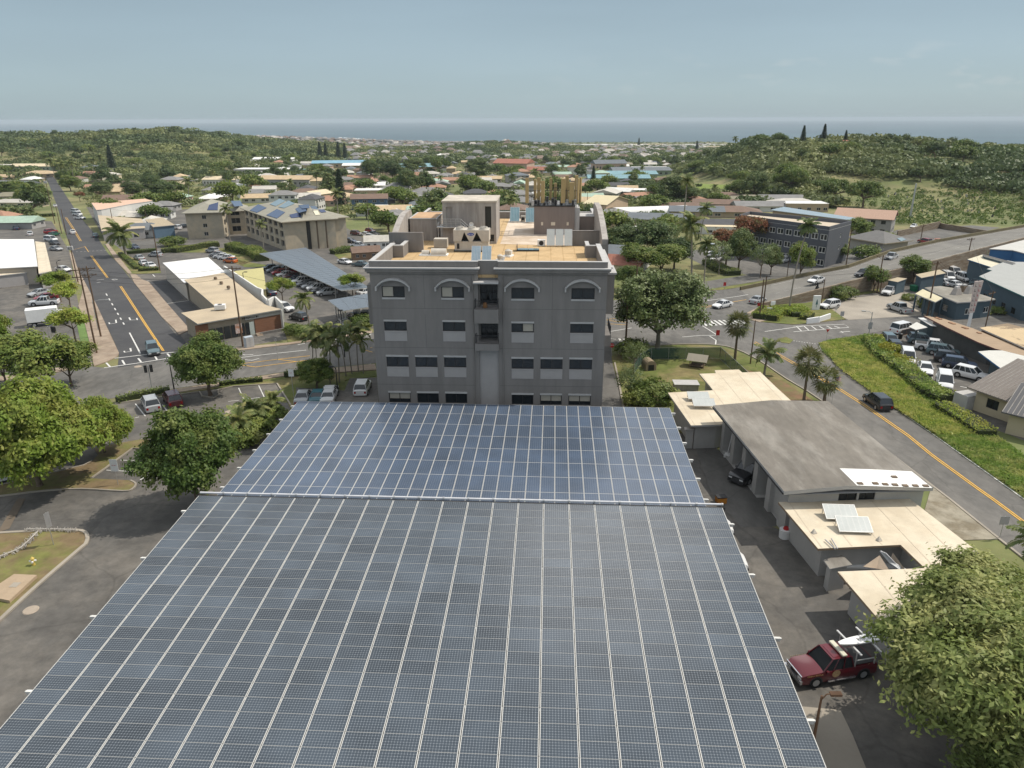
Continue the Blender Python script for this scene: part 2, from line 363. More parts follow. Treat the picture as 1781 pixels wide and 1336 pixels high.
up2=[(1900,528),(1781,541),(1615,549),(1476,557),(1400,568),(1321,561),(1300,555),(1299,545),(1330,530),(1352,526),(1353,488)]
sheet('road',[P2('',main_up[::-1]+main_lo+r3L+r3R+up2)],.035,M_asph)
_a,_b=G('',1737,937),G('',1900,1065);_c,_d=G('',1980,1020),G('',1773,865);sheet('road',[[_b[:2],(_b+(_b-_a).normalized()*90)[:2],(_c+(_b-_a).normalized()*90)[:2],_c[:2]]],.034,M_asph)
streetL=[(205,640),(207,615),(201,600),(187,570),(169,533),(150,497),(134,465),(126,440),(112,400),(98,355),(84,318),(76,300)]
streetR=[(88,300),(100,318),(118,345),(140,378),(166,408),(187,440),(206,459),(233,492),(282,553),(307,584),(322,600),(330,619)]
sheet('street',[P2('',streetL+streetR)],.05,M_asphd)
sheet('side_street',[P2('',[(180,425),(205,424),(300,414),(300,420),(215,431),(192,433)])],.03,M_asph)
sheet('frontage_road',[P2('',[(1214,506),(1214,492),(1353,470),(1454,452),(1560,426),(1650,402),(1660,408),(1570,434),(1462,462),(1353,484)])],.045,M_asph)
# pavements and kerbs (real steps)
pav=[P2('b1',[(620,0),(650,0),(690,130),(870,480),(1065,900),(1050,930),(960,975),(840,1018),(815,900),(795,780),(740,560),(700,480),(735,360),(740,290),(690,285)]),
       P2('b1',[(1160,185),(1215,195),(1270,240),(1330,262),(1480,440),(1700,690),(1600,735),(1562,690),(1450,580),(1200,270)]),
       P2('b2',[(530,885),(960,845),(1240,805),(1655,742),(1655,764),(950,862),(530,912)]),
       P2('',[(208,693),(405,663),(489,650),(652,634),(655,644),(489,656),(405,669),(208,699)]),
       P2('',[(-260,702),(0,664),(100,648),(160,636),(160,631),(100,641),(0,656),(-260,690)]),
       P2('',[(1300,556),(1299,545),(1330,530),(1338,534),(1330,546),(1335,558),(1321,561)]),
       P2('a1',[(720,965),(740,960),(900,1160),(880,1168),(790,1075)])]
for p in pav:sheet('sidewalk',[p],.13,M_walk,thick=.12)
def kerb(pts,wd=.18,h=.15,m=M_conc,name='kerb'):
    return sheet(name,[q for q in ribbon(pts,wd)],h,m,thick=.15)
isl1=[(-300,650),(0,620),(230,592),(430,582),(650,593),(700,582),(718,555),(690,537),(480,527),(560,470),(610,432),(700,367),(808,373),(835,345),(828,323),(745,320),(600,345),(500,370),(520,400),(490,432),(440,458),(0,562),(-300,600)]
isl2=[(-300,835),(0,815),(300,801),(430,803),(462,830),(455,870),(420,900),(200,1090),(0,1275),(-300,1560)]
m_isl=mat('dry_lawn',(.185,.135,.075),.95,.25,.8,col2=(.16,.165,.05),scale2=.16,bump=.3)
for p in (isl1,isl2):sheet('lawn',[P2('c1',p)],.10,m_isl,thick=.1)
kerb(smooth_path([G('c1',*p) for p in isl1[:8]],3));kerb([G('c1',*p) for p in isl1[8:16]],.14);kerb([G('c1',*p) for p in isl1[19:]]);kerb(smooth_path([G('c1',*p) for p in isl2],3),.3)
sheet('lawn',[P2('',[(208,700),(405,670),(489,657),(652,646),(655,655),(600,662),(600,712),(506,712),(482,667),(405,672),(320,684),(240,696),(200,702)])],.09,M_grass,thick=.09)
kerb([G('',*p) for p in [(200,703),(240,697),(320,686),(347,682),(352,690),(372,693),(381,688),(379,679),(405,673),(482,668),(506,706)]],.2)
sheet('lawn',[P2('',[(1066,634),(1063,620),(1090,607),(1120,603),(1199,600),(1250,603),(1283,612),(1321,631),(1367,662),(1428,701),(1475,738),(1400,735),(1200,760),(1086,712)])],.07,M_grass,thick=.06)
sheet('dirt',[P2('',[(1290,640),(1330,655),(1362,664),(1425,704),(1462,732),(1400,722),(1385,700),(1345,690)])],.075,M_dirt)
kerb([G('',*p) for p in [(1069,632),(1073,650),(1079,680),(1084,710)]],.25,.18)
kerb(smooth_path([G('',*p) for p in [(1120,602),(1199,599),(1250,601),(1283,609),(1321,628),(1367,659),(1428,697),(1572,808),(1737,938),(1850,1026)]],3),.22,.12)
sheet('driveway',[P2('',[(1050,606),(1063,606),(1068,632),(1084,712),(1046,712),(1050,640)])],.04,M_asph)
sheet('driveway',[P2('d6',[(560,560),(1180,600),(1250,440),(1600,430),(1620,760),(560,770)])],.12,M_asphm,thick=.08)
sheet('concrete_apron',[P2('c4',[(1345,632),(1655,886),(1480,890),(1300,745),(1330,640)])],.07,mat('pale_slope',(.30,.27,.21),.95,.2,.8,col2=(.2,.17,.12),scale2=.3),thick=.06)
sheet('concrete_pad',[P2('c5',[(470,950),(730,975),(800,1120),(885,1330),(600,1340)])],.05,M_conc)
sheet('driveway',[P2('c3',[(1160,310),(1260,300),(1340,380),(1400,460),(1620,640),(1620,765),(1420,770),(1335,660),(1250,560)])],.035,M_asph)
# grass bank between the road and the diner
bank=[(1424,600),(1442,594),(1505,585),(1515,586),(1545,622),(1600,665),(1650,705),(1705,742),(1781,795),(1950,900),(1950,1000),(1773,862),(1622,755),(1516,682),(1459,638),(1430,612)]
sheet('grass_bank',[P2('',bank)],.12,M_tall,thick=.1)
sheet('traffic_island',[P2('',[(1302,555),(1321,560),(1380,565),(1404,563),(1471,556),(1440,534),(1452,526),(1480,516),(1530,508),(1526,498),(1400,528),(1354,529),(1338,534),(1330,546),(1335,557)])],.1,M_grass,thick=.09)
sheet('traffic_island',[P2('b4',[(1490,715),(1560,700),(1620,725),(1590,755),(1520,745)])],.08,M_grass,thick=.07)
sheet('concrete_lot',[P2('b5',[(240,412),(400,488),(980,452),(990,430),(905,400),(820,350),(790,330),(850,290),(720,290),(640,305),(420,330),(300,390)])],.04,M_conc)
sheet('lawn',[P2('b2',[(930,672),(1000,692),(1360,722),(1640,702),(1655,742),(1240,805),(960,845),(930,740)])],.09,M_grass,thick=.08)
sheet('lawn',[P2('a1',[(720,970),(770,958),(900,1055),(1095,1128),(1100,1160),(900,1168),(800,1080)])],.1,M_grass,thick=.09)
sheet('lawn',[P2('b1',[(650,480),(700,500),(760,640),(820,890),(832,930),(740,900),(700,700)]),P2('b1',[(0,1075),(85,1070),(90,1110),(0,1130)])],.06,mat('bright_lawn',(.13,.2,.06),.95,.2,1))
sheet('lawn',[P2('b2',[(1330,100),(1530,90),(1560,140),(1400,160)]),P2('a2',[(0,1060),(100,1080),(330,1120),(100,1120)]),P2('a1',[(1100,990),(1760,990),(1760,1060),(1650,1110),(1440,1020),(1100,1020)])],.05,M_grass)
sheet('lawn',[P2('',[(1214,508),(1260,500),(1353,486),(1353,490),(1262,504)]),P2('',[(1060,500),(1090,494),(1215,478),(1215,492),(1100,510),(1055,520)])],.08,M_grass)
# sports field and cemetery on the slope
sheet('playing_field',[P2('',[(1140,322),(1185,318),(1262,322),(1270,330),(1245,334),(1180,333),(1140,328)])],.15,mat('field_grass',(.17,.22,.05),.95,.15,.2))
sheet('far_road',[P2('',[(1303,316),(1312,314),(1330,322),(1350,335),(1338,337),(1322,326)])],.2,M_conc)
# ---------------------------------------------------------------- painted lines
def lines(col,segs,wd=.14,h=.066):
    ps=[]
    for k,pts in segs:
        ps+= ribbon([G(k,x,y) for x,y in pts],wd)
    sheet('road_marking',ps,h,M_yel if col== 'y' else M_white)
def dashes(k,a,b,n,duty=.4):
    o=[]
    for i in range(n):
        t0=i/n;t1=t0+duty/n;o.append((k,[(a[0]+(b[0]-a[0])*t0,a[1]+(b[1]-a[1])*t0),(a[0]+(b[0]-a[0])*t1,a[1]+(b[1]-a[1])*t1)]))
    return o
def dbl(k,pts,off):return [(k,[(x-off,y) for x,y in pts]),(k,[(x+off,y) for x,y in pts])]
lines('y',dbl('b1',[(1078,300),(1170,440),(1300,640),(1460,878)],7)+dbl('b1',[(817,28),(880,115),(962,224)],6)+dbl('a1',[(450,780),(500,855),(552,942)],5)+[('a1',[(580,978),(606,1016)]),('a1',[(578,980),(510,1000)])],.17)
lines('w',dashes('b1',(948,366),(1125,668),7,.42)+[('b1',[(1158,716),(1255,902)])],.22)
lines('w',[('b1',[(1035,600),(1040,628),(980,638),(975,625)]),('b1',[(1155,580),(1165,602),(1228,602),(1222,585)]),('b1',[(1165,855),(1172,882),(1115,892),(1110,880)]),('b1',[(1025,945),(1300,912),(1560,890)]),('b1',[(930,1030),(1250,985),(1560,936)]),('b1',[(950,985),(985,1022)]),('b1',[(1093,962),(1115,1000)]),('b1',[(1235,945),(1262,978)]),('b1',[(1385,925),(1405,960)]),('b1',[(1495,903),(1528,940)])],.26)
lines('w',[('b1',[(865,245),(930,237)]),('b1',[(865,268),(900,262)]),('b1',[(1000,240),(1025,236),(1050,240),(1025,245),(1000,240)]),('b1',[(1365,195),(1385,215)]),('b1',[(1490,455),(1690,428)]),('b1',[(1255,262),(1335,250)])]+dashes('a1',(520,1015),(740,1005),8,.5),.22)
lines('w',[('b2',[(530,935),(600,945),(670,942)]),('b2',[(555,968),(800,938),(1110,905)]),('b2',[(600,985),(660,990),(720,975)]),('b2',[(1040,860),(1100,850)]),('b2',[(1340,820),(1380,812)]),('b2',[(1610,790),(1650,770)]),('b2',[(1600,1030),(1650,1020)]),('b2',[(1600,1035),(1580,1045)])],.2)
lines('y',[('b2',[(560,1020),(870,982),(1140,952)]),('b2',[(560,1028),(690,1045)]),('b2',[(870,982),(1020,1000)]),('b2',[(690,1045),(1020,1002),(1150,985)]),('b2',[(1640,885),(1660,882)]),('b2',[(1600,905),(1660,922)])],.17)
lines('w',[('b4',[(70,660),(280,625)]),('b4',[(70,710),(150,720)]),('b4',[(845,385),(905,382),(915,395),(850,410)]),('b4',[(845,408),(1000,385),(1180,360),(1400,318),(1640,265)]),('b4',[(700,700),(850,688),(990,686)]),('b4',[(850,598),(920,640),(990,686)]),('b4',[(925,692),(980,728),(975,765)]),('b4',[(1100,410),(1130,420)])],.2)
lines('w',[('b4',[(850+38*i,565-1*i),(905+40*i,608-2*i)]) for i in range(9)],.45)
lines('w',[('b4',[(175+38*i,712+4*i),(215+38*i,762)]) for i in range(4)],.4)
lines('y',[('b4',[(75,555),(240,535)]),('b4',[(75,562),(240,580)]),('b4',[(75,590),(240,600)]),('b4',[(845,450),(1000,430),(1230,390)]),('b4',[(845,460),(1000,440)])],.18)
lines('y',[('',[(1311,597),(1350,617),(1400,645),(1461,680),(1500,705),(1579,760),(1619,793),(1700,852),(1781,911),(1850,962)]),('',[(1313,595),(1352,615),(1402,643),(1463,678),(1502,703),(1581,758),(1621,791),(1702,850),(1783,909),(1852,960)])],.15)
lines('w',[('',[(1984,1016),(1773,863),(1622,755),(1516,682),(1459,638),(1430,611),(1425,602),(1443,593),(1505,584)])],.22)
lines('w',[('b4',[(1385,655),(1718,608)]),('b5',[(0,575),(400,543),(370,520),(0,535)])]+[('b5',[(20+55*i,533),(60+55*i,572-5*i)]) for i in range(6)]+dashes('b5',(0,640),(170,665),9,.5)+[('b5',[(335,578),(410,572)]),('b5',[(345,572),(360,582)])],.2)
lines('w',dashes('b5',(570,595),(720,590),4,.6)+[('b5',[(1210,972),(1265,984)]),('b5',[(985,838),(1025,846)]),('b5',[(1003,895),(1003,935)]),('b5',[(1085,980),(1085,1010)])],.2)
lines('w',[('b5',[(1480+45*i,450),(1530+45*i,415)]) for i in range(4)],.15)
lines('w',[('c1',[(30,455),(62,532)]),('c1',[(715,130),(768,196)]),('c1',[(858,135),(888,176)]),('c1',[(668,214),(735,200)]),('c1',[(1260,47),(1290,110)]),('c1',[(1366,33),(1397,98)]),('c1',[(1472,24),(1505,92)]),('c1',[(1310,104),(1372,98)]),('c1',[(1205,118),(1262,112)]),('c1',[(636,428),(805,436)]),('c1',[(562,481),(808,495)]),('c1',[(740,533),(780,508)]),('c1',[(500,530),(610,533)])],.13,.05)
m_strip=mat('patched_strip',(.15,.12,.09),.9,.1,1)
sheet('road_patch',[P2('c1',[(95,630),(135,632),(50,790),(0,808),(0,790)])],.055,m_strip)
sheet('road_patch',[P2('b1',[(1335,262),(1510,240),(1640,410),(1500,455)]),P2('b1',[(1490,465),(1690,425),(1790,520),(1790,640),(1660,640)]),P2('b1',[(1435,765),(1610,735),(1660,800),(1590,880),(1560,890)])],.06,M_asphd)
lines('w',[('a4',[(690,1245),(725,1240)]),('a4',[(760,1255),(790,1262),(770,1250)])],.2)
for k,x,y in (('c1',163,1220),('c1',1210,173),('b1',1232,1018)):
    mb=MB();c=G(k,x,y);mb.tube(c+Vector((0,0,.03)),c+Vector((0,0,.075)),.55,.5,24)
    tag(mb.build('manhole_cover',mat('manhole_concrete',(.36,.30,.24),.9,.1,3)),{163:'pale round manhole cover beside the lower lawn kerb',1210:'pale round manhole cover near the empty parking bays',1232:'pale oval manhole cover in the crossing beside the traffic light'}[x],'manhole cover')
# ================================================================ solar canopies
def AZ(k,x,y,z):
    d=ray(k,x,y);t=(z-CAMZ)/d.z;return Vector((d.x*t,d.y*t,z))
def cellmat(name,cell,line,diamonds,lw=.05,rough=.22,busbars=0):
    m=bpy.data.materials.new(name);m.use_nodes=True;n=m.node_tree;L=n.links.new;b=n.nodes['Principled BSDF']
    uv=n.nodes.new('ShaderNodeUVMap');sp=n.nodes.new('ShaderNodeSeparateXYZ');L(uv.outputs[0],sp.inputs[0])
    def mth(op,a,bb=None):
        q=n.nodes.new('ShaderNodeMath');q.operation=op
        for i,v in enumerate((a,bb)):
            if v is None:continue
            if isinstance(v,(int,float)):q.inputs[i].default_value=v
            else:L(v,q.inputs[i])
        return q.outputs[0]
    ds=[]
    for ax in (0,1):
        fr=mth('FRACT',sp.outputs[ax]);ds.append(mth('SUBTRACT',.5,mth('ABSOLUTE',mth('SUBTRACT',fr,.5))))
    ln=mth('MAXIMUM',mth('LESS_THAN',ds[0],lw),mth('LESS_THAN',ds[1],lw))
    if diamonds:ln=mth('MAXIMUM',ln,mth('LESS_THAN',mth('ADD',ds[0],ds[1]),diamonds))
    if busbars:
        f2=mth('FRACT',mth('MULTIPLY',sp.outputs[0],2.0));ln2=mth('LESS_THAN',mth('ABSOLUTE',mth('SUBTRACT',f2,.5)),.06);ln=mth('MAXIMUM',ln,mth('MULTIPLY',ln2,.55))
    tc=n.nodes.new('ShaderNodeTexCoord');nz=n.nodes.new('ShaderNodeTexNoise');nz.inputs['Scale'].default_value=.35;nz.inputs['Detail'].default_value=4
    geo=n.nodes.new('ShaderNodeNewGeometry');L(geo.outputs['Position'],nz.inputs[0])
    wn2=n.nodes.new('ShaderNodeTexWhiteNoise');wn2.noise_dimensions='3D';fl=n.nodes.new('ShaderNodeVectorMath');fl.operation='FLOOR';dv=n.nodes.new('ShaderNodeVectorMath');dv.operation='MULTIPLY';dv.inputs[1].default_value=(1/12.,1/6.,1) if diamonds else (1/6.,1/12.,1)
    L(uv.outputs[0],dv.inputs[0]);L(dv.outputs[0],fl.inputs[0]);L(fl.outputs[0],wn2.inputs[0])
    mr=n.nodes.new('ShaderNodeMapRange');mr.inputs[3].default_value=.72;mr.inputs[4].default_value=1.28;L(wn2.outputs[0],mr.inputs[0])
    sc=n.nodes.new('ShaderNodeVectorMath');sc.operation='SCALE';sc.inputs[0].default_value=cell;L(mr.outputs[0],sc.inputs['Scale'])
    m2=n.nodes.new('ShaderNodeMapRange');m2.inputs[1].default_value=.3;m2.inputs[2].default_value=.7;m2.inputs[3].default_value=.75;m2.inputs[4].default_value=1.25;L(nz.outputs[0],m2.inputs[0])
    s2=n.nodes.new('ShaderNodeVectorMath');s2.operation='SCALE';L(sc.outputs[0],s2.inputs[0]);L(m2.outputs[0],s2.inputs['Scale'])
    mx=n.nodes.new('ShaderNodeMix');mx.data_type='RGBA';L(ln,mx.inputs[0]);L(s2.outputs[0],mx.inputs[6]);mx.inputs[7].default_value=(*line,1);L(mx.outputs[2],b.inputs['Base Color'])
    b.inputs['Roughness'].default_value=rough;b.inputs['Specular IOR Level'].default_value=.55
    return m
M_mono=cellmat('mono_solar_cells',(.044,.057,.073),(.22,.245,.27),.2,.03,.2)
M_poly=cellmat('poly_solar_cells',(.044,.068,.112),(.20,.23,.27),0,.035,.3,busbars=1)
M_frame=mat('module_frame_aluminium',(.56,.55,.52),.5,.06,3,metal=.1)
def modules(name,spots,w,l,fs,fe,mset,cu,cv,parent,uvoff=0):
    "spots: centres (local); one mesh"
    V,F,MI,UV=[],[],[],[]
    for (i,j,cx,cy) in spots:
        o=len(V);x0,x1,y0,y1=cx-w/2,cx+w/2,cy-l/2,cy+l/2
        V+= [(x0,y0,.04),(x1,y0,.04),(x1,y1,.04),(x0,y1,.04),(x0+fs,y0+fe,.038),(x1-fs,y0+fe,.038),(x1-fs,y1-fe,.038),(x0+fs,y1-fe,.038),(x0,y0,0),(x1,y0,0),(x1,y1,0),(x0,y1,0)]
        q=[(4,5,6,7),(0,1,5,4),(1,2,6,5),(2,3,7,6),(3,0,4,7),(8,9,1,0),(9,10,2,1),(10,11,3,2),(11,8,0,3),(11,10,9,8)]
        F+= [tuple(o+a for a in f) for f in q];MI+= [0]+[1]*9
        u0,v0=i*cu,j*cv;UV+= [(u0,v0),(u0+cu,v0),(u0+cu,v0+cv),(u0,v0+cv)]+[(0,0)]*36
    me=bpy.data.meshes.new(name);me.from_pydata(V,[],F);me.materials.append(mset);me.materials.append(M_frame);me.polygons.foreach_set('material_index',MI)
    uvl=me.uv_layers.new(name='UVMap');uvl.data.foreach_set('uv',np.array(UV,dtype=np.float32).ravel());me.update()
    ob=bpy.data.objects.new(name,me);COL.objects.link(ob);ob.parent=parent;return ob
def canopy(label,A,B,C_,ncol,nrow,colp,rowp,w,l,fs,fe,m,cu,cv,near_first):
    "A far-left, B far-right corner on the deck plane, C_ a point nearer on the left edge"
    ex=(B-A).normalized();ey=(A-C_);ey=(ey-ey.dot(ex)*ex).normalized();ez=ex.cross(ey)
    M=Matrix((ex,ey,ez)).transposed().to_4x4();M.translation=A
    root=E('solar_canopy',A,0,label,'solar canopy');root.matrix_world=M
    W_=ncol*colp;L_=nrow*rowp
    sp=[(i,j,(i+.5)*colp,-(j+.5)*rowp) for j in range(nrow) for i in range(ncol)]
    def dist(s):
        p=M @ Vector((s[2],s[3],0));q=proj(p);vis=q and -20 < q[0] < PW+20 and q[1] < PH+20
        return (0 if vis else 1,(p-Vector((0,0,CAMZ))).length)
    sp.sort(key=dist);one=None
    for s in sp[:100]:
        if one is None:one=modules('solar_panel',[(0,0,0,0)],w,l,fs,fe,m,cu,cv,root);o=one
        else:o=one.copy();COL.objects.link(o)
        o.location=(s[2],s[3],0)
    r=modules('solar_panel_field',sp[100:],w,l,fs,fe,m,cu,cv,root);r['kind']='stuff'
    # steel under the deck
    for k in range(6):
        y=-L_*(k+.35)/6;b_=MB();b_.box(-.35,y-.08,-.26,W_+.35,y+.08,-.02);b_.box(-.42,y-.06,-.14,-.33,y+.06,-.04);b_.box(W_+.33,y-.06,-.14,W_+.42,y+.06,-.04)
        b_.build('purlin',M_white,root)
    for i in range(5):
        x=W_*(i+.5)/5;b_=MB();b_.box(x-.15,-L_,-.7,x+.15,0,-.28);b_.build('girder',M_steel,root)
        for yy in (-.2,-.5,-.8):
            p=M @ Vector((x,yy*L_,-.5));b_=MB();b_.box(-.2,-.2,0,.2,.2,p.z+.5);c=b_.build('post',M_steel,root);c.matrix_world=Matrix.Translation((p.x,p.y,0)) ;c.matrix_parent_inverse=M.inverted();c.matrix_world=Matrix.Translation((p.x,p.y,-.4))
    return root,M,W_,L_
nA,nB,nC=AZ('',345,863,5.0),AZ('',1257,884,5.0),AZ('',0,1240,4.02)
wN=(nB-nA).length/21
can1,MN,WN,LN=canopy('grey solar canopy of large landscape modules filling the foreground',nA,nB,nC,21,36,wN,1.02,wN-.045,1.0,.04,.006,M_mono,12,6,True)
fA,fB=AZ('',519,698,5.35),AZ('',1165,710,5.35)
fC=AZ('',385,858,4.95);colF=(fB-fA).length/33
can2,MF,WF,LF=canopy('blue solar canopy of upright modules between grey building and gutter',fA,fB,fC,33,8,colF,((fA-fC).length)/7.55,colF-.025,((fA-fC).length)/7.55-.02,.028,.018,M_poly,6,12,False)
gm=mat('pale_gutter_pipe',(.62,.62,.64),.45,.1,3)
for i in range(21):
    mb=MB();a=MN @ Vector((i*wN+.06,.28,.17));b_=MN @ Vector(((i+1)*wN-.03,.28,.17));mb.tube(a,b_,.085,n=10)
    o=mb.build('gutter_pipe',gm,can1);o.matrix_parent_inverse=MN.inverted()
    mb=MB();mb.tube(b_-Vector((.05,0,0)),b_+Vector((.1,0,0)),.115,n=10);mb.tube(b_,b_-Vector((0,0,.5)),.05,n=6);o=mb.build('pipe_coupling',M_steel,can1);o.matrix_parent_inverse=MN.inverted()
mb=MB();mb.box(-.2,.05,-.6,WN+.2,.12,.03);mb.build('end_fascia',M_dark,can1)
# ================================================================ facade helper
def facade(mb,o,d,width,z0,z1,ops,depth=.2,mi=0,rmi=None):
    "vertical wall from o along d (unit, wall seen from its right-hand side), with recessed openings (u0,u1,z0,z1)"
    o=Vector((o[0],o[1],0));d=Vector((d[0],d[1],0)).normalized();n=Vector((d.y,-d.x,0));rmi=mi if rmi is None else rmi
    us=sorted(set([0,width]+[v for q in ops for v in q[:2]]));zs=sorted(set([z0,z1]+[v for q in ops for v in q[2:4]]))
    for i in range(len(us)-1):
        for j in range(len(zs)-1):
            cu,cz=(us[i]+us[i+1])/2,(zs[j]+zs[j+1])/2
            if any(q[0] < cu < q[1] and q[2] < cz < q[3] for q in ops):continue
            P=[o+d*us[i],o+d*us[i+1],o+d*us[i+1],o+d*us[i]];Z=[zs[j],zs[j],zs[j+1],zs[j+1]]
            mb.add([(p.x,p.y,z) for p,z in zip(P,Z)],[(0,1,2,3)],mi)
    for (a,b,c,e) in ops:
        q=[(a,c),(b,c),(b,e),(a,e)]
        for k in range(4):
            (u1,w1),(u2,w2)=q[k],q[(k+1)%4];P1=o+d*u1;P2_=o+d*u2;I1=P1-n*depth;I2=P2_-n*depth
            mb.add([(P1.x,P1.y,w1),(P2_.x,P2_.y,w2),(I2.x,I2.y,w2),(I1.x,I1.y,w1)],[(0,1,2,3)],rmi)
def window(parent,o,d,u0,u1,z0,z1,depth=.14,fm=None,gm_=None,mull=1,fw=.07,label=None,M=None,sill=False,name='window',transom=False):
    o=Vector((o[0],o[1],0));d=Vector((d[0],d[1],0)).normalized();n=Vector((d.y,-d.x,0))
    F_=Matrix(((d.x,n.x,0),(d.y,n.y,0),(0,0,1))).to_4x4();F_.translation=o
    mb=MB()
    fm=fm or M_dark;gm_=gm_ or M_glassd
    mb.box(u0,-depth,z0,u1,-depth+.012,z1,1,F_)
    y0,y1=-depth+.013,-depth+.06
    mb.box(u0,y0,z0,u1,y1,z0+fw,0,F_);mb.box(u0,y0,z1-fw,u1,y1,z1,0,F_);mb.box(u0,y0,z0+fw,u0+fw,y1,z1-fw,0,F_);mb.box(u1-fw,y0,z0+fw,u1,y1,z1-fw,0,F_)
    for k in range(mull):
        u=u0+(u1-u0)*(k+1)/(mull+1);mb.box(u-fw/2,y0,z0+fw,u+fw/2,y1-.004,z1-fw,0,F_)
    if transom:mb.box(u0+fw,y0,(z0+z1)/2-fw/2,u1-fw,y1-.008,(z0+z1)/2+fw/2,0,F_)
    if sill:mb.box(u0-.06,-.02,z0-.1,u1+.06,.09,z0-.003,0,F_)
    w_=mb.build(name,[fm,gm_],parent)
    if label:w_['label']=label
    return w_
# ================================================================ the grey medical building
BO=Vector((-15.0,75.2,0));BYAW=RD(-2.6)
bld=E('office_building',BO,BYAW,'grey stucco office building with arched window hoods and tan flat roof','building')
M_stuc=mat('grey_stucco',(.238,.222,.210),.9,.1,.8,col2=(.212,.198,.188),scale2=.5,bump=.1,stretch=(1,1,.16))
M_trim=mat('pale_trim',(.46,.45,.44),.8,.1,1)
M_pan=mat('pinkish_grey_panel',(.38,.36,.35),.85,.05,1)
M_pen=mat('rain_streaked_render',(.40,.37,.34),.9,.14,1.2,stretch=(1,1,.12),col2=(.31,.28,.26),scale2=.9)
M_deck=mat('tan_roof_membrane',(.56,.40,.22),.95,.12,.35,col2=(.42,.29,.15),scale2=.55,thr=(.5,.7))
M_deckp=mat('pale_roof_coating',(.62,.52,.42),.95,.1,.4,col2=(.5,.4,.3),scale2=.3)
def deckgrid(m):
    n=m.node_tree;L=n.links.new;b=n.nodes['Principled BSDF'];tc=n.nodes.new('ShaderNodeTexCoord');br=n.nodes.new('ShaderNodeTexBrick')
    br.inputs['Scale'].default_value=.42;br.inputs['Mortar Size'].default_value=.045;br.inputs['Mortar Smooth'].default_value=1;br.offset=0;br.inputs['Color1'].default_value=(1,1,1,1);br.inputs['Color2'].default_value=(.94,.94,.94,1);br.inputs['Mortar'].default_value=(.72,.68,.62,1);br.inputs['Brick Width'].default_value=.62
    L(tc.outputs['Object'],br.inputs[0]);mx=n.nodes.new('ShaderNodeMix');mx.data_type='RGBA';mx.blend_type='MULTIPLY';mx.inputs[0].default_value=1
    L(n.nodes[m['_col']].outputs[0],mx.inputs[6]);L(br.outputs[0],mx.inputs[7]);L(mx.outputs[2],b.inputs['Base Color'])
deckgrid(M_deck)
ZD=18.6
ops1=[(1.19,3.63,16.2,17.4),(7.54,9.95,16.2,17.38)];ops2=[(14.9-13.5,17.32-13.5,16.15,17.34),(21.23-13.5,23.66-13.5,16.15,17.33)]
H3=[(1.2,3.64),(4.4,6.82),(7.57,10.0)];H3b=[(14.9-13.5,17.3-13.5),(18.06-13.5,20.46-13.5),(21.2-13.5,23.66-13.5)]
def rowops(cols,zb,zt):return [(a,b,zb,zt) for a,b in cols]
L2=[H3[0],H3[2]];R2=[H3b[0],H3b[2]]
opsL=ops1+rowops(L2,12.52,13.55)+rowops(H3,8.4,9.56)+rowops(H3,4.15,5.32)+rowops(H3,.6,2.4)
opsR=ops2+rowops(R2,12.46,13.47)+rowops(H3b,8.32,9.48)+rowops(H3b,4.1,5.27)+rowops(H3b,.6,2.4)
wl=MB()
facade(wl,(0,0),(1,0),11.45,-.8,ZD+1.4,opsL,.18);facade(wl,(13.58,0),(1,0),11.42,-.8,ZD+1.4,opsR,.18)
# recessed middle bay
facade(wl,(11.45,.55),(1,0),2.13,10.6,ZD+1.4,[(.15,2.0,15.3,17.75),(.15,2.0,11.35,13.6)],.9,0)
for x,s in ((11.45,1),(13.58,-1)):wl.add([(x,0,-.8),(x,.55,-.8),(x,.55,ZD+1.4),(x,0,ZD+1.4)],[(0,1,2,3)])
# sides and back (parapet is part of the wall height)
foot=[(25,0),(25,14),(26.2,14),(26.2,46.5),(-.7,46.5),(-.7,14),(0,14),(0,0)]
for i in range(7):
    a,b_=foot[i],foot[i+1];top=20.0 if i in (0,6) else (20.2 if i in (2,4) else 19.6)
    wdt=math.dist(a,b_)
    ops=[]
    if i in (0,2,4,6) and wdt > 5:
        n_=int(wdt//4.2)
        for q in range(n_):
            for zz in (.8,4.3,8.4,12.5,16.1):ops.append((1+q*4.2,3.3+q*4.2,zz,zz+1.15))
    facade(wl,a,(b_[0]-a[0],b_[1]-a[1]),wdt,-.8,top,ops,.18)
    for q in ops:window(bld,a,(b_[0]-a[0],b_[1]-a[1]),*q)
wall=wl.build('wall',M_stuc,bld)
mb=MB();mb.box(11.45,.2,-.8,13.58,.54,10.62);mb.build('centre_pier',M_pan,bld)
for (o_,opl) in (((0,0),opsL),((13.58,0),opsR)):
    for q in opl:
        mm=None
        if q in ops1:pass
        w_=window(bld,o_,(1,0),*q,mull=1)
        if q in ops1 or (q[2]== 12.46 and q[0] < 2) or (q[2] in (4.15,4.1) and (o_[0] > 0 and q[0] > 2 or o_[0]== 0 and q[0] < 2)):
            half=(q[0]+.08,(q[0]+q[1])/2-.04) if q[2] > 15 else ((q[0]+q[1])/2+.04,q[1]-.08) if q[2] > 6 else (q[0]+.08,q[1]-.08)
            zb=q[2]+.1 if q[2] > 6 else q[2]+.45
            mb=MB();mb.box(o_[0]+half[0],.124,zb,o_[0]+half[1],.1275,q[3]-.08);mb.build('blind',mat('roller_blind',(.42,.39,.33),.9,.05,1),w_)
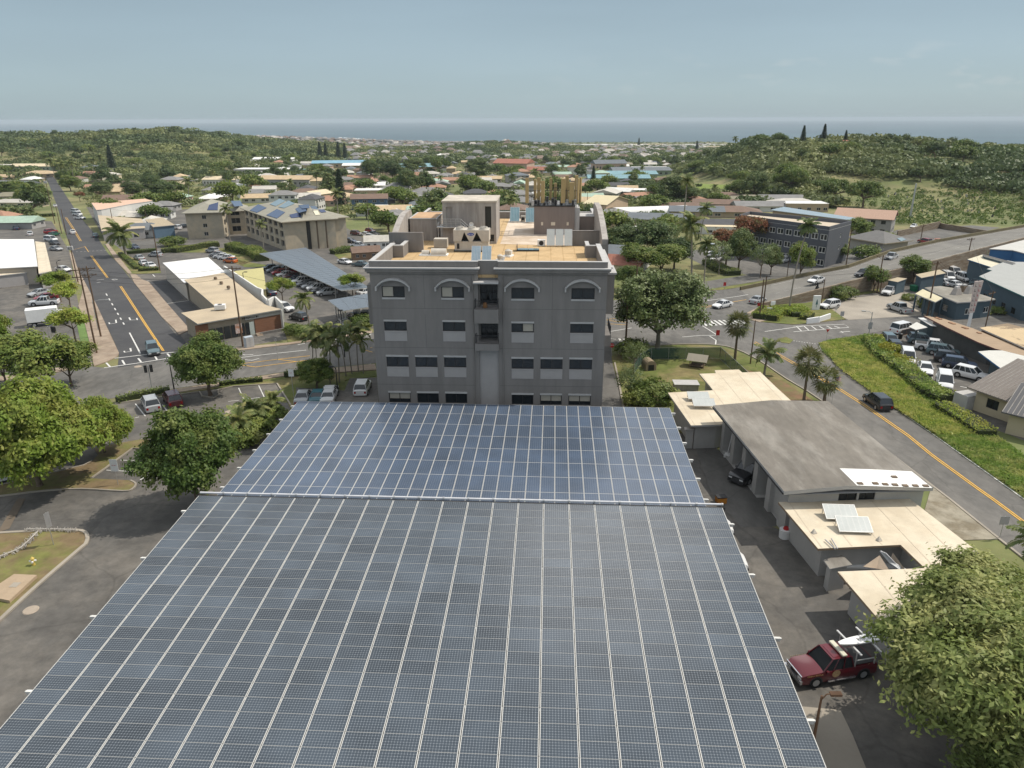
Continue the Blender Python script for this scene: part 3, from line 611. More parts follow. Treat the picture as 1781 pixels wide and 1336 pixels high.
for (ox_,opl) in ((0,opsL),(13.58,opsR)):
    for (a,b_,c,e) in opl:
        tr=MB();pn=MB()
        if c > 15:tr.box(ox_+a-.02,-.06,c-.2,ox_+b_+.02,-.003,c-.01)
        else:
            tr.box(ox_+a-.03,-.08,e+.01,ox_+b_+.03,-.003,e+.2);pn.box(ox_+a,-.035,c-1.15,ox_+b_,-.002,c-.03)
            pn.box(ox_+a-.02,-.07,c-.12,ox_+b_+.02,-.037,c-.01)
        tr.build('window_header' if c < 15 else 'window_sill',M_trim,bld)
        if c < 15:pn.build('spandrel_panel',M_pan,bld)
for cx in (2.41,8.75,16.11,22.45):
    pts=[];n_=14
    for i in range(n_+1):
        a=-1.0+2.0*i/n_;pts.append((cx+1.78*math.sin(a*1.02)/math.sin(1.02),17.42+.86*(math.cos(a*1.02)-math.cos(1.02))/(1-math.cos(1.02))))
    mb=MB()
    for i in range(n_):
        (x0,z0),(x1,z1)=pts[i],pts[i+1]
        mb.add([(x0,-.42,z0),(x1,-.42,z1),(x1,0,z1+.03),(x0,0,z0+.03),(x0,-.42,z0-.16),(x1,-.42,z1-.16),(x1,0,z1-.3),(x0,0,z0-.3)],[(0,1,2,3),(4,5,1,0),(7,6,5,4)])
    for (x,z,s) in ((pts[0][0],pts[0][1],-1),(pts[-1][0],pts[-1][1],1)):
        mb.box(x-.08,-.42,z-.45,x+.08,-.003,z)
    mb.build('arched_hood',M_trim,bld)
co=MB()
for a,b_ in ((-.55,11.65),(13.15,25.35)):
    co.box(a,-.5,19.33,b_,.35,19.46,0);co.box(a+.15,-.35,19.0,b_-.15,-.003,19.326,1);co.box(a+.3,-.2,18.8,b_-.3,-.004,18.997,1)
for x0,x1 in ((-.55,-.003),(25.003,25.55)):co.box(x0,.36,19.33,x1,11.5,19.46,0);co.box(x0+.15,.36,19.0,x1-.15 if x1 > 1 else x1,11.4,19.326,1)
co.build('cornice',[M_trim,M_stuc],bld)
cp=MB()
for a,b_ in ((0,11.45),(13.58,25)):cp.box(a,.003,ZD,b_,.4,20.03,1);cp.box(a-.03,-.03,20.033,b_+.03,.43,20.1,0)
cp.box(11.452,.56,ZD,13.578,.9,20.02,1);cp.box(11.45,.5,20.025,13.58,.95,20.09,0)
for x0,x1 in ((.003,.5),(24.5,24.997)):cp.box(x0,.44,ZD,x1,11.6,20.0,1);cp.box(x0-.03,.44,20.003,x1+.03,11.63,20.1,0)
cp.box(.503,10.2,ZD,1.7,10.6,19.95,1);cp.box(.503,10.17,19.953,1.75,10.63,20.05,0);cp.box(1.3,10.61,ZD,1.7,13.9,19.95,1);cp.box(1.27,10.64,19.953,1.73,13.9,20.05,0)
cp.box(23.3,10.6,ZD,24.497,11.0,19.95,1);cp.box(23.25,10.57,19.953,24.5,11.03,20.05,0);cp.box(23.3,11.01,ZD,23.7,13.9,19.95,1);cp.box(23.27,11.04,19.953,23.73,13.9,20.05,0)
cp.box(-.7,46.1,ZD,26.2,46.497,19.597,1);cp.box(-.72,46.07,19.6,26.22,46.53,19.7,0)
for x0,x1 in ((-.697,-.3),(25.8,26.197)):cp.box(x0,31,ZD,x1,46,20.0,1);cp.box(x0-.02,31,20.203,x1+.02,46,20.3,0)
cp.build('parapet',[M_trim,M_stuc],bld)
dk=MB();dk.prism([(0.4,.42),(24.9,.42),(24.9,14),(26.1,14),(26.1,46.4),(-.6,46.4),(-.6,14),(.4,14)],ZD-.3,ZD);dk.build('roof_deck',M_deck,bld)
dk=MB();dk.prism([(12.6,20.4),(17.6,19.6),(23,19.6),(25.9,20),(25.9,46),(12.6,46)],ZD+.004,ZD+.02);dk.build('pale_roof_area',M_deckp,bld)
# arch-topped end walls, screens, plant rooms
def archwall(u0,u1,v0,v1,zlow,zhi,nm):
    mb=MB();pts=[(v0,ZD),(v1,ZD)];n_=12
    prof=[(v1,zhi-.5)]+[(v0+(v1-v0)*(.95-.95*i/n_)**1.0,zlow+(zhi-zlow)*math.sin(math.pi/2*min(1,(1-i/n_)*1.25))) for i in range(n_+1)]
    poly=[(v0,ZD)]+[(v1,ZD)]+prof
    n=len(poly);vs=[(u0,v,z) for v,z in poly]+[(u1,v,z) for v,z in poly]
    mb.add(vs,[tuple(range(n)),tuple(reversed(range(n,2*n)))]);mb.add(vs,[(i,(i+1)%n,n+(i+1)%n,n+i) for i in range(n)])
    mb.build(nm,M_pen,bld)
archwall(-.66,.1,14.3,26,20.2,22.4,'arched_end_wall');archwall(25.45,26.16,14.3,33,20.2,22.7,'arched_end_wall')
mb=MB();mb.box(-.7,13.9,ZD,3.5,14.25,21.0);mb.build('screen_wall',M_stuc,bld)
mb=MB();mb.box(22.0,19.2,ZD,26.2,19.55,20.45);mb.box(21.95,19.15,20.453,26.25,19.6,20.53,0);mb.build('screen_wall',M_stuc,bld)
mb=MB();mb.box(.3,22.9,ZD,3.9,29.5,21.45,0);mb.box(.2,22.8,21.453,4.0,29.6,21.56,1);mb.box(.5,23.1,21.563,3.8,29.4,21.6,2);mb.build('plant_room',[M_pen,M_trim,mat('rusty_roof',(.50,.33,.2),.95,.15,.6)],bld)
ph=MB()
facade(ph,(5.1,20.5),(1,0),7.0,ZD,23.9,[(.45,1.25,21.1,23.3),(5.55,6.35,20.6,23.4),(6.05,6.7,18.9,19.8)],.25);facade(ph,(12.1,20.5),(0,1),7.5,ZD,23.9,[]);facade(ph,(12.1,28),(-1,0),7.0,ZD,23.9,[]);facade(ph,(5.1,28),(0,-1),7.5,ZD,23.9,[])
p_=ph.build('penthouse',M_pen,bld)
mb=MB();mb.box(5.0,20.4,23.903,12.2,28.1,24.1);mb.build('penthouse_roof',mat('stained_roof',(.5,.45,.38),.95,.25,.7),bld)
window(bld,(5.1,20.5),(1,0),.45,1.25,21.1,23.3,depth=.2,gm_=M_pen,fm=M_pen,mull=0,name='penthouse_door');window(bld,(5.1,20.5),(1,0),5.55,6.35,20.6,23.4,depth=.24,gm_=mat('louvre',(.05,.05,.045),.8,.2,8),mull=0,name='louvre');window(bld,(5.1,20.5),(1,0),6.05,6.7,18.9,19.8,depth=.2,mull=0,name='louvre')
mb=MB();mb.box(4.4,19.6,20.75,8.3,20.49,20.9)
for i in range(6):mb.box(4.4+i*.62,19.62,20.9,4.44+i*.62,19.66,21.9)
for z in (21.1,21.35,21.6,21.87):mb.box(4.4,19.61,z,7.6,19.67,z+.05)
for i in range(8):mb.box(7.6+i*.3,19.6,20.75-.27*i,7.9+i*.3,20.45,20.82-.27*i)
for z in (.2,.55,.9):mb.tube((7.6,19.64,20.95+z),(10.0,19.64,18.8+z),.025)
mb.build('roof_stair',M_steel,bld)
mb=MB();mb.box(16.9,28.6,ZD,22.6,35,22.5,0);mb.box(16.8,28.5,22.503,22.7,35.1,22.62,1);mb.box(22.61,28.8,ZD,23.3,33,22.3,2);mb.box(23.31,30.2,ZD,25.8,34,20.9,0);mb.box(23.3,30.1,20.903,25.8,34.1,21.0,2)
an=mb.build('antenna_plant_room',[mat('dark_render',(.24,.20,.18),.9,.12,1.2,stretch=(1,1,.15)),M_dark,M_trim],bld)
mb=MB()
for x in (17.9,19.3,21.5):mb.box(x,28.56,19.9,x+.28+.3*(x== 19.3),28.597,20.35)
mb.build('vent_cover',mat('vent_cream',(.7,.62,.5),.7,.05,1),an)
# side bay with balcony on the right, small ones on the left
mb=MB();mb.box(25.003,4.5,13.4,26.2,8.5,17.9,1);mb.box(25.003,4.3,17.903,26.4,8.7,18.1,0);mb.build('side_bay',[M_trim,M_stuc],bld)
mb=MB();mb.box(25.003,4.5,9.6,26.1,8.5,10.9,1)
for i in range(8):mb.box(26.0,4.5+i*.55,10.9,26.05,4.55+i*.55,11.9,0)
mb.box(25.98,4.5,11.9,26.06,8.5,11.96,0);mb.build('side_balcony',[M_dark,M_stuc],bld)
mb=MB();mb.prism([(-.75,1.5),(-.003,1.5),(-.003,6),(-.75,6)],12.8,17.2);mb.build('side_bay',M_stuc,bld)
for (z0,z1,zr,pr) in ((13.7,15.2,16.15,1.05),(10.64,11.38,12.35,.95)):
    b_=MB();b_.box(11.1,-pr,z0,13.65,.5,z1);bal=b_.build('balcony',M_stuc,bld)
    r=MB()
    for z in (zr-.06,):r.box(11.14,-pr+.02,z,13.61,-pr+.08,z+.06);r.box(11.14,-pr+.08,z,11.2,.1,z+.06);r.box(13.55,-pr+.08,z,13.61,.1,z+.06)
    for i in range(19):r.box(11.16+i*.134,-pr+.03,z1,11.185+i*.134,-pr+.055,zr-.06)
    for i in range(7):
        for x in (11.155,13.57):r.box(x,-pr+.1+i*.15,z1,x+.025,-pr+.125+i*.15,zr-.06)
    r.build('railing',M_dark,bal)
    window(bld,(11.45,.55),(1,0),.15,2.0,z1+.06,zr+1.5 if z0 > 12 else 13.6,depth=.85,mull=2,name='balcony_door',transom=True)
mb=MB();mb.box(11.0,-.75,17.86,13.65,.55,18.02);mb.build('entrance_canopy',M_trim,bld)
mb=MB();mb.tube((12.2,-.3,15.25),(12.2,-.3,15.75),.25,.2,8);tag(mb.build('wooden_stool',mat('timber_brown',(.3,.14,.05),.7)),'brown wooden stool on the top balcony of the grey building','stool').matrix_world=bld.matrix_world
BM=Matrix.Rotation(BYAW,4,'Z');BM.translation=BO
def BL(u,v,z):return BM @ Vector((u,v,z))
[o for o in bpy.data.objects if o.name== 'wooden_stool'][0].matrix_world=BM
for z in (15.0,10.6,6.3):mb=MB();mb.box(.03,-.004,z,11.0,-.0015,z+.035);mb.box(13.7,-.004,z,24.97,-.0015,z+.035);mb.build('expansion_joint',M_pen if False else mat('joint_grey',(.13,.125,.12),.9),bld)
for i,(u,z0_) in enumerate(((5.7,15.04),(19.3,15.04),(5.7,10.64),(19.3,10.64))):MB().box(u,-.004,z0_,u+.03,-.0015,z0_+3.7).build('expansion_joint',MATS['joint_grey'],bld)
for u in (10.9,14.1):mb=MB();mb.tube((u,-.1,-.5),(u,-.1,18.7),.05,n=6);mb.build('downpipe',M_stuc,bld)
# ---------------------------------------------------------------- things on the roof
root=E('rooftop_chiller',BL(7.2,14.3,ZD),BYAW,'large cream rooftop chiller with six fans and blue oval badge','chiller')
M_cream=mat('cream_enamel',(.52,.48,.42),.6,.1,1.5)
mb=MB();mb.box(0,0,0,4.4,2.3,.15,1);mb.box(.1,.15,.15,4.3,2.15,1.25,0);mb.box(.4,.1,.35,.7,.16,1.0,1);mb.build('base_cabinet',[M_cream,M_dark],root)
mb=MB()
z0,z1=1.27,2.55
# front sheet with two A-shaped openings
tri=[(.95,1.75,1.35),(2.45,3.25,2.85)]
mb.add([(0,0,z0),(.95,0,z0),(1.35,0,z1-.15),(1.35,0,z1),(0,0,z1)],[(0,1,2,3,4)]);mb.add([(1.35,0,z1-.15),(1.95,0,z0),(2.35,0,z0),(2.9,0,z1-.15),(2.9,0,z1),(1.35,0,z1)],[(0,1,2,3,4,5)]);mb.add([(2.9,0,z1-.15),(3.5,0,z0),(4.4,0,z0),(4.4,0,z1),(2.9,0,z1)],[(0,1,2,3,4)])
mb.box(0,.01,z0,.12,2.3,z1);mb.box(4.28,.01,z0,4.4,2.3,z1);mb.box(0.003,2.2,z0,4.397,2.3,z1-.003);mb.box(0,0.005,z1+.002,4.4,2.3,z1+.1)
mb.build('hood',M_cream,root);mb=MB();mb.box(.3,.9,z0,4.1,1.0,z1-.02);mb.build('coil',M_dark,root)
for i in range(3):
    for j in range(2):
        mb=MB();c=Vector((.75+i*1.45,.6+j*1.1,z1+.1));
        for a in range(20):
            t0,t1=2*math.pi*a/20,2*math.pi*(a+1)/20;r0,r1=.5,.44
            mb.add([c+Vector((r0*math.cos(t0),r0*math.sin(t0),0)),c+Vector((r0*math.cos(t1),r0*math.sin(t1),0)),c+Vector((r1*math.cos(t1),r1*math.sin(t1),.22)),c+Vector((r1*math.cos(t0),r1*math.sin(t0),.22))],[(0,1,2,3)])
        for rr_ in (.12,.24,.36):
            for a in range(16):
                t0,t1=2*math.pi*a/16,2*math.pi*(a+1)/16;mb.tube(c+Vector((rr_*math.cos(t0),rr_*math.sin(t0),.22)),c+Vector((rr_*math.cos(t1),rr_*math.sin(t1),.22)),.012,n=4)
        mb.build('fan_guard',M_cream,root);mb=MB();mb.tube(c-Vector((0,0,.0)),c+Vector((0,0,.02)),.43,n=16);mb.build('fan_well',M_dark,root)
def textmesh(name,s,size,m,M,parent=None,ext=.004,align='CENTER'):
    cu=bpy.data.curves.new(name+'_c','FONT');cu.body=s;cu.size=size;cu.extrude=ext;cu.align_x=align;cu.align_y='CENTER'
    t=bpy.data.objects.new(name+'_t',cu);COL.objects.link(t);dg=bpy.context.evaluated_depsgraph_get();me=bpy.data.meshes.new_from_object(t.evaluated_get(dg));bpy.data.objects.remove(t);bpy.data.curves.remove(cu)
    me.name=name;me.materials.clear();me.materials.append(m);me.transform(M);o=bpy.data.objects.new(name,me);COL.objects.link(o)
    if parent:o.parent=parent
    return o
def strokes(name,n,size,m,M,parent=None,ext=.004):
    "lettering too small in the photograph to read: short strokes in its place and colour"
    q=random.Random(n*7+int(size*100));mb=MB();x=-n*size*.36
    for i in range(n):
        w_=size*.5;mb.box(x,-size*.36,-ext,x+size*.13,size*.36,ext,0,M);mb.box(x+size*.14,q.choice((-.36,-.05,.22))*size,-ext,x+w_,q.choice((-.36,-.05,.22))*size+size*.15,ext,0,M)
        if q.random() < .6:mb.box(x+w_-size*.12,-size*.2,-ext,x+w_,size*.3,ext*.9,0,M)
        x+= size*.72
    return mb.build(name,m,parent)
M_blue=mat('badge_blue',(.02,.06,.35),.4,.02,1);M_wh=mat('white_paint',(.78,.78,.77),.6,.04,1.5);M_blk=mat('black_paint',(.02,.02,.02),.5,.1,2);M_red=mat('red_paint',(.45,.03,.03),.45,.08,2)
UP=Matrix.Rotation(RD(90),4,'X')
mb=MB();n_=24;mb.poly([(2.15+.42*math.cos(2*math.pi*i/n_),-.012,2.15+.17*math.sin(2*math.pi*i/n_)) for i in range(n_)]);bd=mb.build('badge',M_blue,root)
textmesh('badge_lettering','Carrier',.22,M_wh,Matrix.Translation((2.15,-.02,2.15)) @ UP,bd)
def roofthing(nm,u,v,label,cat,group=None,rz=0):return E(nm,BL(u,v,ZD),BYAW+rz,label,cat,group)
r=roofthing('condenser_unit',4.4,16.6,'small white slatted condenser box left of the big chiller','condenser')
mb=MB();mb.box(0,0,.1,1.7,1.2,1.2,0);mb.box(.1,-.01,0,1.6,1.1,.1,1)
for i in range(9):mb.box(.1,-.03,.2+i*.1,1.6,-.002,.25+i*.1,0)
mb.build('cabinet',[M_cream,M_dark],r)
def blower(u,v,s,label,rz=0):
    r=roofthing('roof_blower',u,v,label,'exhaust fan',None,rz)
    mb=MB();mb.box(-.5*s,-.45*s,0,.5*s,.45*s,.14*s);mb.build('curb',M_wh,r)
    mb=MB();n_=18
    for j,(ra,za,rb,zb) in enumerate(((.30,.14,.36,.35),(.36,.35,.36,.6),(.36,.6,.15,.75))):
        for i in range(n_):
            t0,t1=2*math.pi*i/n_,2*math.pi*(i+1)/n_
            mb.add([(ra*s*math.cos(t0),ra*s*math.sin(t0),za*s),(ra*s*math.cos(t1),ra*s*math.sin(t1),za*s),(rb*s*math.cos(t1),rb*s*math.sin(t1),zb*s),(rb*s*math.cos(t0),rb*s*math.sin(t0),zb*s)],[(0,1,2,3)])
    mb.poly([(.15*s*math.cos(2*math.pi*i/n_),.15*s*math.sin(2*math.pi*i/n_),.75*s) for i in range(n_)]);mb.build('housing',M_cream,r)
    mb=MB();mb.box(.3*s,-.2*s,.2*s,.6*s,.2*s,.55*s);mb.build('duct',M_wh,r)
blower(13.3,8.6,.95,'nearer small white exhaust fan on the tan roof');blower(14.1,11.3,1.15,'farther white exhaust fan beside the small roof panels',1.2)
r=roofthing('duct_unit',3.4,11.2,'white humped duct unit lying on the tan roof below the chiller','duct')
mb=MB();mb.box(0,0,0,3.4,1.5,.12,1);mb.build('curb',[M_wh,M_wh],r)
for (x0,x1,rr_) in ((1.4,3.2,.55),(.25,1.15,.38)):
    mb=MB();n_=10;P=[(.75+rr_*1.15*math.cos(math.pi*i/n_),.13+rr_*1.25*math.sin(math.pi*i/n_)) for i in range(n_+1)]
    vs=[(x0,a,b) for a,b in P]+[(x1,a,b) for a,b in P];m_=n_+1;mb.add(vs,[(i,i+1,m_+i+1,m_+i) for i in range(n_)]+[tuple(range(m_)),tuple(reversed(range(m_,2*m_)))]);mb.build('duct_hood',M_cream,r)
M_coll=mat('collector_glass',(.22,.30,.36),.12,.12,.9,spec=.7);M_collp=mat('pale_collector',(.50,.52,.50),.2,.06,1,spec=.6);M_coll2=mat('blue_collector',(.13,.23,.27),.12,.12,.9,spec=.7)
def collector(u,v,w_,l_,tilt,label,m,z=0,group='solar water heater collectors on the roof',rz=0,M=None):
    r=E('solar_water_heater',BL(u,v,ZD+z),BYAW+rz,label,'solar collector',group) if M is None else E('solar_water_heater',M,rz,label,'solar collector',group)
    c,s=math.cos(tilt),math.sin(tilt)
    X=Matrix(((1,0,0,0),(0,c,-s,0),(0,s,c,.15),(0,0,0,1)))
    mb=MB();mb.box(.04,.04,.002,w_-.04,l_-.04,.1,0,X);mb.build('absorber',m,r)
    mb=MB()
    for q in ((0,0,0,.04,l_,.11),(w_-.04,0,0,w_,l_,.11),(.04,0,0,w_-.04,.04,.11),(.04,l_-.04,0,w_-.04,l_,.11)):mb.box(*q,0,X)
    for i in range(1,6):mb.box(w_*i/6-.008,.04,.101,w_*i/6+.008,l_-.04,.106,0,X)
    mb.build('frame',M_alu,r)
    mb=MB()
    for x in (.1,w_-.1):t=X @ Vector((x,l_*.9,0));mb.tube((t.x,t.y,0),t,.03,n=5);t=X @ Vector((x,.08,0));mb.tube((t.x,t.y,0),t,.03,n=5)
    mb.build('stand',M_steel,r);return r
collector(10.15,6.2,1.05,2.2,RD(48),'left tilted collector by the front parapet of the grey building',M_coll);collector(11.35,6.2,1.05,2.2,RD(48),'right tilted collector by the front parapet of the grey building',M_coll)
for i in range(3):collector(18.7+i*1.12,18.2,1.02,2.2,RD(62),['first','second','third'][i]+' pale collector leaning by the antenna room screen wall',M_collp)
collector(12.9,41.0,1.5,2.8,RD(45),'blue collector nearest the penthouse at the back roof',M_coll2);collector(15.4,40.2,1.5,2.8,RD(45),'blue collector beside the antenna room at the back roof',M_coll2)
r=roofthing('roof_panel',15.1,14.8,'two low blue panels lying flat on the tan roof','roof panel');mb=MB();mb.box(0,0,.15,1.3,1.0,.22);mb.box(1.35,0,.15,2.6,1.0,.22);mb.build('panel',M_coll2,r);mb=MB();mb.box(-.05,-.05,.02,2.65,1.05,.148);mb.box(-.12,-.3,0,-.06,1.2,.7);mb.build('frame',M_dark,r)
r=roofthing('condenser_unit',17.5,18.6,'small white fan unit at the left foot of pale collectors','condenser');mb=MB();mb.box(0,0,.05,1.0,.7,.8);mb.build('cabinet',M_wh,r);mb=MB();mb.tube((.5,-.01,.42),(.5,.0,.42),.3,n=14);mb.build('fan_grille',M_dark,r)
r=roofthing('condenser_unit',14.6,42.0,'tan fan unit between the two blue back collectors','condenser');mb=MB();mb.box(0,0,.05,.7,.7,.9);mb.build('cabinet',M_cream,r);mb=MB();mb.tube((.35,-.01,.5),(.35,.0,.5),.25,n=14);mb.build('fan_grille',M_dark,r)
r=roofthing('storage_tank',4.35,20.8,'upright grey tank and pipes beside the penthouse stair','tank');mb=MB();mb.box(0,0,0,.12,1,2.6);mb.tube((.55,.4,0),(.55,.4,2.4),.28,n=14);mb.build('tank_shell',M_trim,r)
r=roofthing('satellite_dish',8.9,20.2,'small white dish fixed to the penthouse wall','dish');mb=MB()
for i in range(14):
    t0,t1=2*math.pi*i/14,2*math.pi*(i+1)/14;mb.add([(0,-.2,2.6),(.3*math.cos(t0),-.32,2.6+.3*math.sin(t0)),(.3*math.cos(t1),-.32,2.6+.3*math.sin(t1))],[(0,1,2)])
mb.tube((0,-.2,2.6),(0,.28,2.5),.03);mb.build('dish',M_wh,r)
# antennas
M_tan=mat('tan_antenna_skin',(.42,.31,.15),.6,.06,2)
def antenna(u,v,z,h,w_,rz,label):
    r=E('panel_antenna',BL(u,v,z),BYAW+rz,label,'antenna','cell antennas above the rooftop plant room')
    mb=MB();mb.box(-w_/2,-.18,.3,w_/2,.06,h);mb.build('radome',M_tan,r,bev=.03);mb=MB();mb.tube((0,.16,-.3),(0,.16,h*.98),.04,n=6);mb.box(-.05,.06,h*.3,.05,.16,h*.34);mb.box(-.05,.06,h*.8,.05,.16,h*.84);mb.build('mast',M_steel,r)
rng=random.Random(7)
ants=[(15.9,28.9,3.7,.42,.0),(17.5,31,3.6,.42,.1),(18.1,28.8,3.3,.45,-.2),(19.2,32.5,3.4,.3,.3),(20.9,28.8,3.6,.5,.1),(21.5,31.5,3.8,.45,0),(22.1,29.0,3.1,.6,.2),(22.8,31,3.9,.4,.4),(22.95,28.9,3.6,.25,.9),(23.3,29.6,3.7,.3,1.2),(19.9,34,2.6,.35,.1),(17.0,33,3.2,.35,-.6)]
al=['far-left tan antenna standing clear of the others','short-gapped tan antenna second from the left end','wide tan antenna at the front left of the cluster','narrow tan antenna half hidden in the middle back','tall front antenna right of the cluster middle','tall antenna with a twin mast at the right back','broad squat antenna at the front right','slim tall antenna behind the broad squat one','thin bright cream antenna at the right front corner','tan antenna at the far right edge turned sideways','short dark tan antenna low in the cluster middle','angled tan antenna at the left back']
for a,l_ in zip(ants,al):antenna(a[0],a[1],22.65,a[2],a[3]*1.15,a[4],l_)
mb=MB()
for z in (23.2,24.6):mb.tube(BL(15.8,28.95,z),BL(23.4,28.95,z),.035);mb.tube(BL(15.8,33.6,z),BL(23.4,33.6,z),.035);mb.tube(BL(16.5,28.95,z),BL(16.5,33.6,z),.035);mb.tube(BL(23.2,28.95,z),BL(23.2,33.6,z),.035)
for i in range(9):mb.tube(BL(16+i*.9,29.2+.5*(i%2),22.6),BL(16+i*.9,29.2+.5*(i%2),24.9-.3*(i%3)),.03,n=5)
for i in range(40):
    a=BL(rng.uniform(16.2,23.2),rng.uniform(28.6,33),22.65);b_=a+Vector((rng.uniform(-1,1),rng.uniform(-.6,.6),rng.uniform(.2,1.8)));mb.tube(a,b_,.022,n=4)
tag(mb.build('antenna_rack',M_dark),'dark steel pipe rack and cables carrying the tan antennas','antenna rack')
for i in range(16):
    u=16.7+i*.4;v=28.55+rng.uniform(0,1.2);h=rng.uniform(.35,.8);mb=MB();mb.box(-.16,-.12,0,.16,.12,h,i%3 and 1 or 0);o=mb.build('radio_unit',[M_wh if i%2 else M_trim,M_dark],None,bev=.01);o.location=BL(u,v,22.64+rng.uniform(0,.5)*(i%2));o.rotation_euler=(0,0,BYAW+rng.uniform(-.3,.3))
    tag(o,'small radio box on the antenna room edge under the antennas','radio unit','radio boxes under the rooftop antennas')
# ================================================================ trees
def rnd_dirs(r,n):
    v=r.normal(size=(n,3));return v/np.linalg.norm(v,axis=1)[:,None]
def lumps(d,seed,f=2.2):
    q=np.random.default_rng(seed+77);K=q.normal(size=(6,3))*f;ph=q.uniform(0,6.28,6)
    return np.mean(np.sin(d@K.T+ph),axis=1)*1.6
def leafquads(r,P,N,ln,wd,droop=.0):
    "one rhombic leaf per row of P facing N"
    n=len(P);t=rnd_dirs(r,n);t -= (t*N).sum(1)[:,None]*N;t /= np.linalg.norm(t,axis=1)[:,None]+1e-9;t[:,2] -= droop;b=np.cross(N,t)
    s=r.uniform(.7,1.3,n)[:,None]
    V=np.stack([P-t*ln*s*.5,P+b*wd*s*.5,P+t*ln*s*.5,P-b*wd*s*.5],1).reshape(-1,3)
    Q=np.arange(4*n).reshape(-1,4);return V,Q
def crown(seed,ax,az,nc,per,ln,wd,rc,lump=.22,flat=0.0,hollow=.55,ay=None,under=-.55,up=.35):
    r=np.random.default_rng(seed);d=rnd_dirs(r,nc*3);d=d[d[:,2] > under][:nc];nc=len(d)
    rad=hollow+(1-hollow)*r.uniform(0,1,nc)**.5;rad *= 1+lump*lumps(d,seed)
    ay=ay or ax;C=d*rad[:,None]*np.array([ax,ay,az])
    if nc >= 100:   # irregular lobes, each with its own rounded top, gaps between them
        nl_=max(9,int(nc**.5*.9));ld=rnd_dirs(r,nl_*3);ld=ld[ld[:,2] > under+.1][:nl_];nl_=len(ld);lc=ld*r.uniform(.5,.78,nl_)[:,None]*np.array([ax,ay,az]);lr=r.uniform(.3,.52,nl_)*min(ax,az*1.25);w_=r.integers(0,nl_,nc);d=rnd_dirs(r,nc);d[:,2]=np.where(d[:,2] < -.35,-d[:,2],d[:,2]);C=lc[w_]+d*lr[w_][:,None]*np.array([1,1,.8])*r.uniform(.7,1.05,nc)[:,None]
    if flat:C[:,2]=np.where(C[:,2] < 0,C[:,2]*flat,C[:,2])
    P=np.repeat(C,per,0);off=r.normal(size=P.shape)*rc*np.array([1,1,.6]);P=P+off
    N=np.repeat(d,per,0)*.7+rnd_dirs(r,len(P))*.62+np.array([0,0,up]);N /= np.linalg.norm(N,axis=1)[:,None]
    V,Q=leafquads(r,P,N,ln,wd);return V,Q,C
def trunk_mb(seed,h,r0,tips,forks=6,lean=(0,0),rise=.55):
    r=random.Random(seed);mb=MB();base=Vector((0,0,-.3));top=Vector((lean[0],lean[1],h))
    mid=Vector((lean[0]*.4+r.uniform(-.1,.1),lean[1]*.4,h*.5));mb.path([base,Vector((0,0,.25)),mid,top],[r0*1.5,r0,r0*.82,r0*.68],9)
    for i in range(forks):
        t=Vector(tips[r.randrange(len(tips))]) if len(tips) else Vector((r.uniform(-1,1),r.uniform(-1,1),1))
        t=Vector((t[0]*.8,t[1]*.8,t[2]*.75));k=top.lerp(t,.45)+Vector((r.uniform(-.3,.3),r.uniform(-.3,.3),rise*r.uniform(0,.8)))
        mb.path([top-Vector((0,0,.1)),k,t],[r0*.5,r0*.3,r0*.09],6)
        for j in range(2):
            t2=t+Vector((r.uniform(-1,1),r.uniform(-1,1),r.uniform(.1,.9)))*(t-top).length*.3;mb.path([k,t2],[r0*.2,r0*.05],5)
    return mb
M_bark=mat('tree_bark',(.16,.12,.085),.95,.25,2.2,stretch=(1,1,.25));M_barkg=mat('grey_bark',(.27,.24,.20),.95,.2,2.2,stretch=(1,1,.25))
L_yel=leafmat('yellow_green_leaves',(.23,.32,.045),(.33,.34,.08),.4)
L_mid=leafmat('mid_green_leaves',(.125,.19,.04),(.20,.225,.055),.33)
L_dark=leafmat('dark_green_leaves',(.085,.135,.042),(.14,.165,.05),.25)
L_gloss=leafmat('glossy_leaves',(.13,.18,.06),(.20,.235,.10),.25,.08);L_gloss.node_tree.nodes['Principled BSDF'].inputs['Roughness'].default_value=.5
L_olive=leafmat('olive_leaves',(.19,.24,.065),(.29,.30,.11),.33)
L_red=leafmat('flame_red_blossom',(.30,.115,.06),(.13,.15,.05),.3,.05)
L_palm=leafmat('palm_fronds',(.15,.20,.065),(.25,.245,.09),.3)
L_fan=leafmat('fan_palm_leaves',(.13,.155,.05),(.20,.18,.08),.25)
L_pine=leafmat('conifer_needles',(.045,.075,.042),(.07,.095,.05),.1)
L_bush=leafmat('hedge_leaves',(.15,.21,.045),(.23,.25,.07),.3)
L_wood=leafmat('woodland_leaves',(.10,.14,.05),(.22,.235,.09),.25,0.0,.016)
PROTO={}
def tree_proto(key,name,V,Q,C,leaf,h,r0,bark=None,forks=6,lift=0,lean=(0,0)):
    root=E(name,(0,0,-500));V=V+np.array([lean[0],lean[1],lift])
    tb=trunk_mb(hash(key) % 1000 if False else sum(map(ord,key)),h,r0,[tuple(c+np.array([lean[0],lean[1],lift])) for c in C if c[2] > -.3*abs(C[:,2]).max()],forks,lean)
    tb.build('trunk',bark or M_bark,root);npmesh('crown',V,Q,leaf,parent=root);PROTO[key]=root;return root
def mk(key,name,leaf,seed,ax,az,nc,per,ln,wd,rc,h,r0,lift,**k):
    kw={a:k.pop(a) for a in ('bark','forks','lean') if a in k}
    V,Q,C=crown(seed,ax,az,nc,per,ln,wd,rc,**k);return tree_proto(key,name,V,Q,C,leaf,h,r0,lift=lift,**kw)
mk('yel','shade_tree',L_yel,1,5.7,4.4,820,80,.42,.2,.42,1.6,.28,3.8,lump=.3,flat=.75)
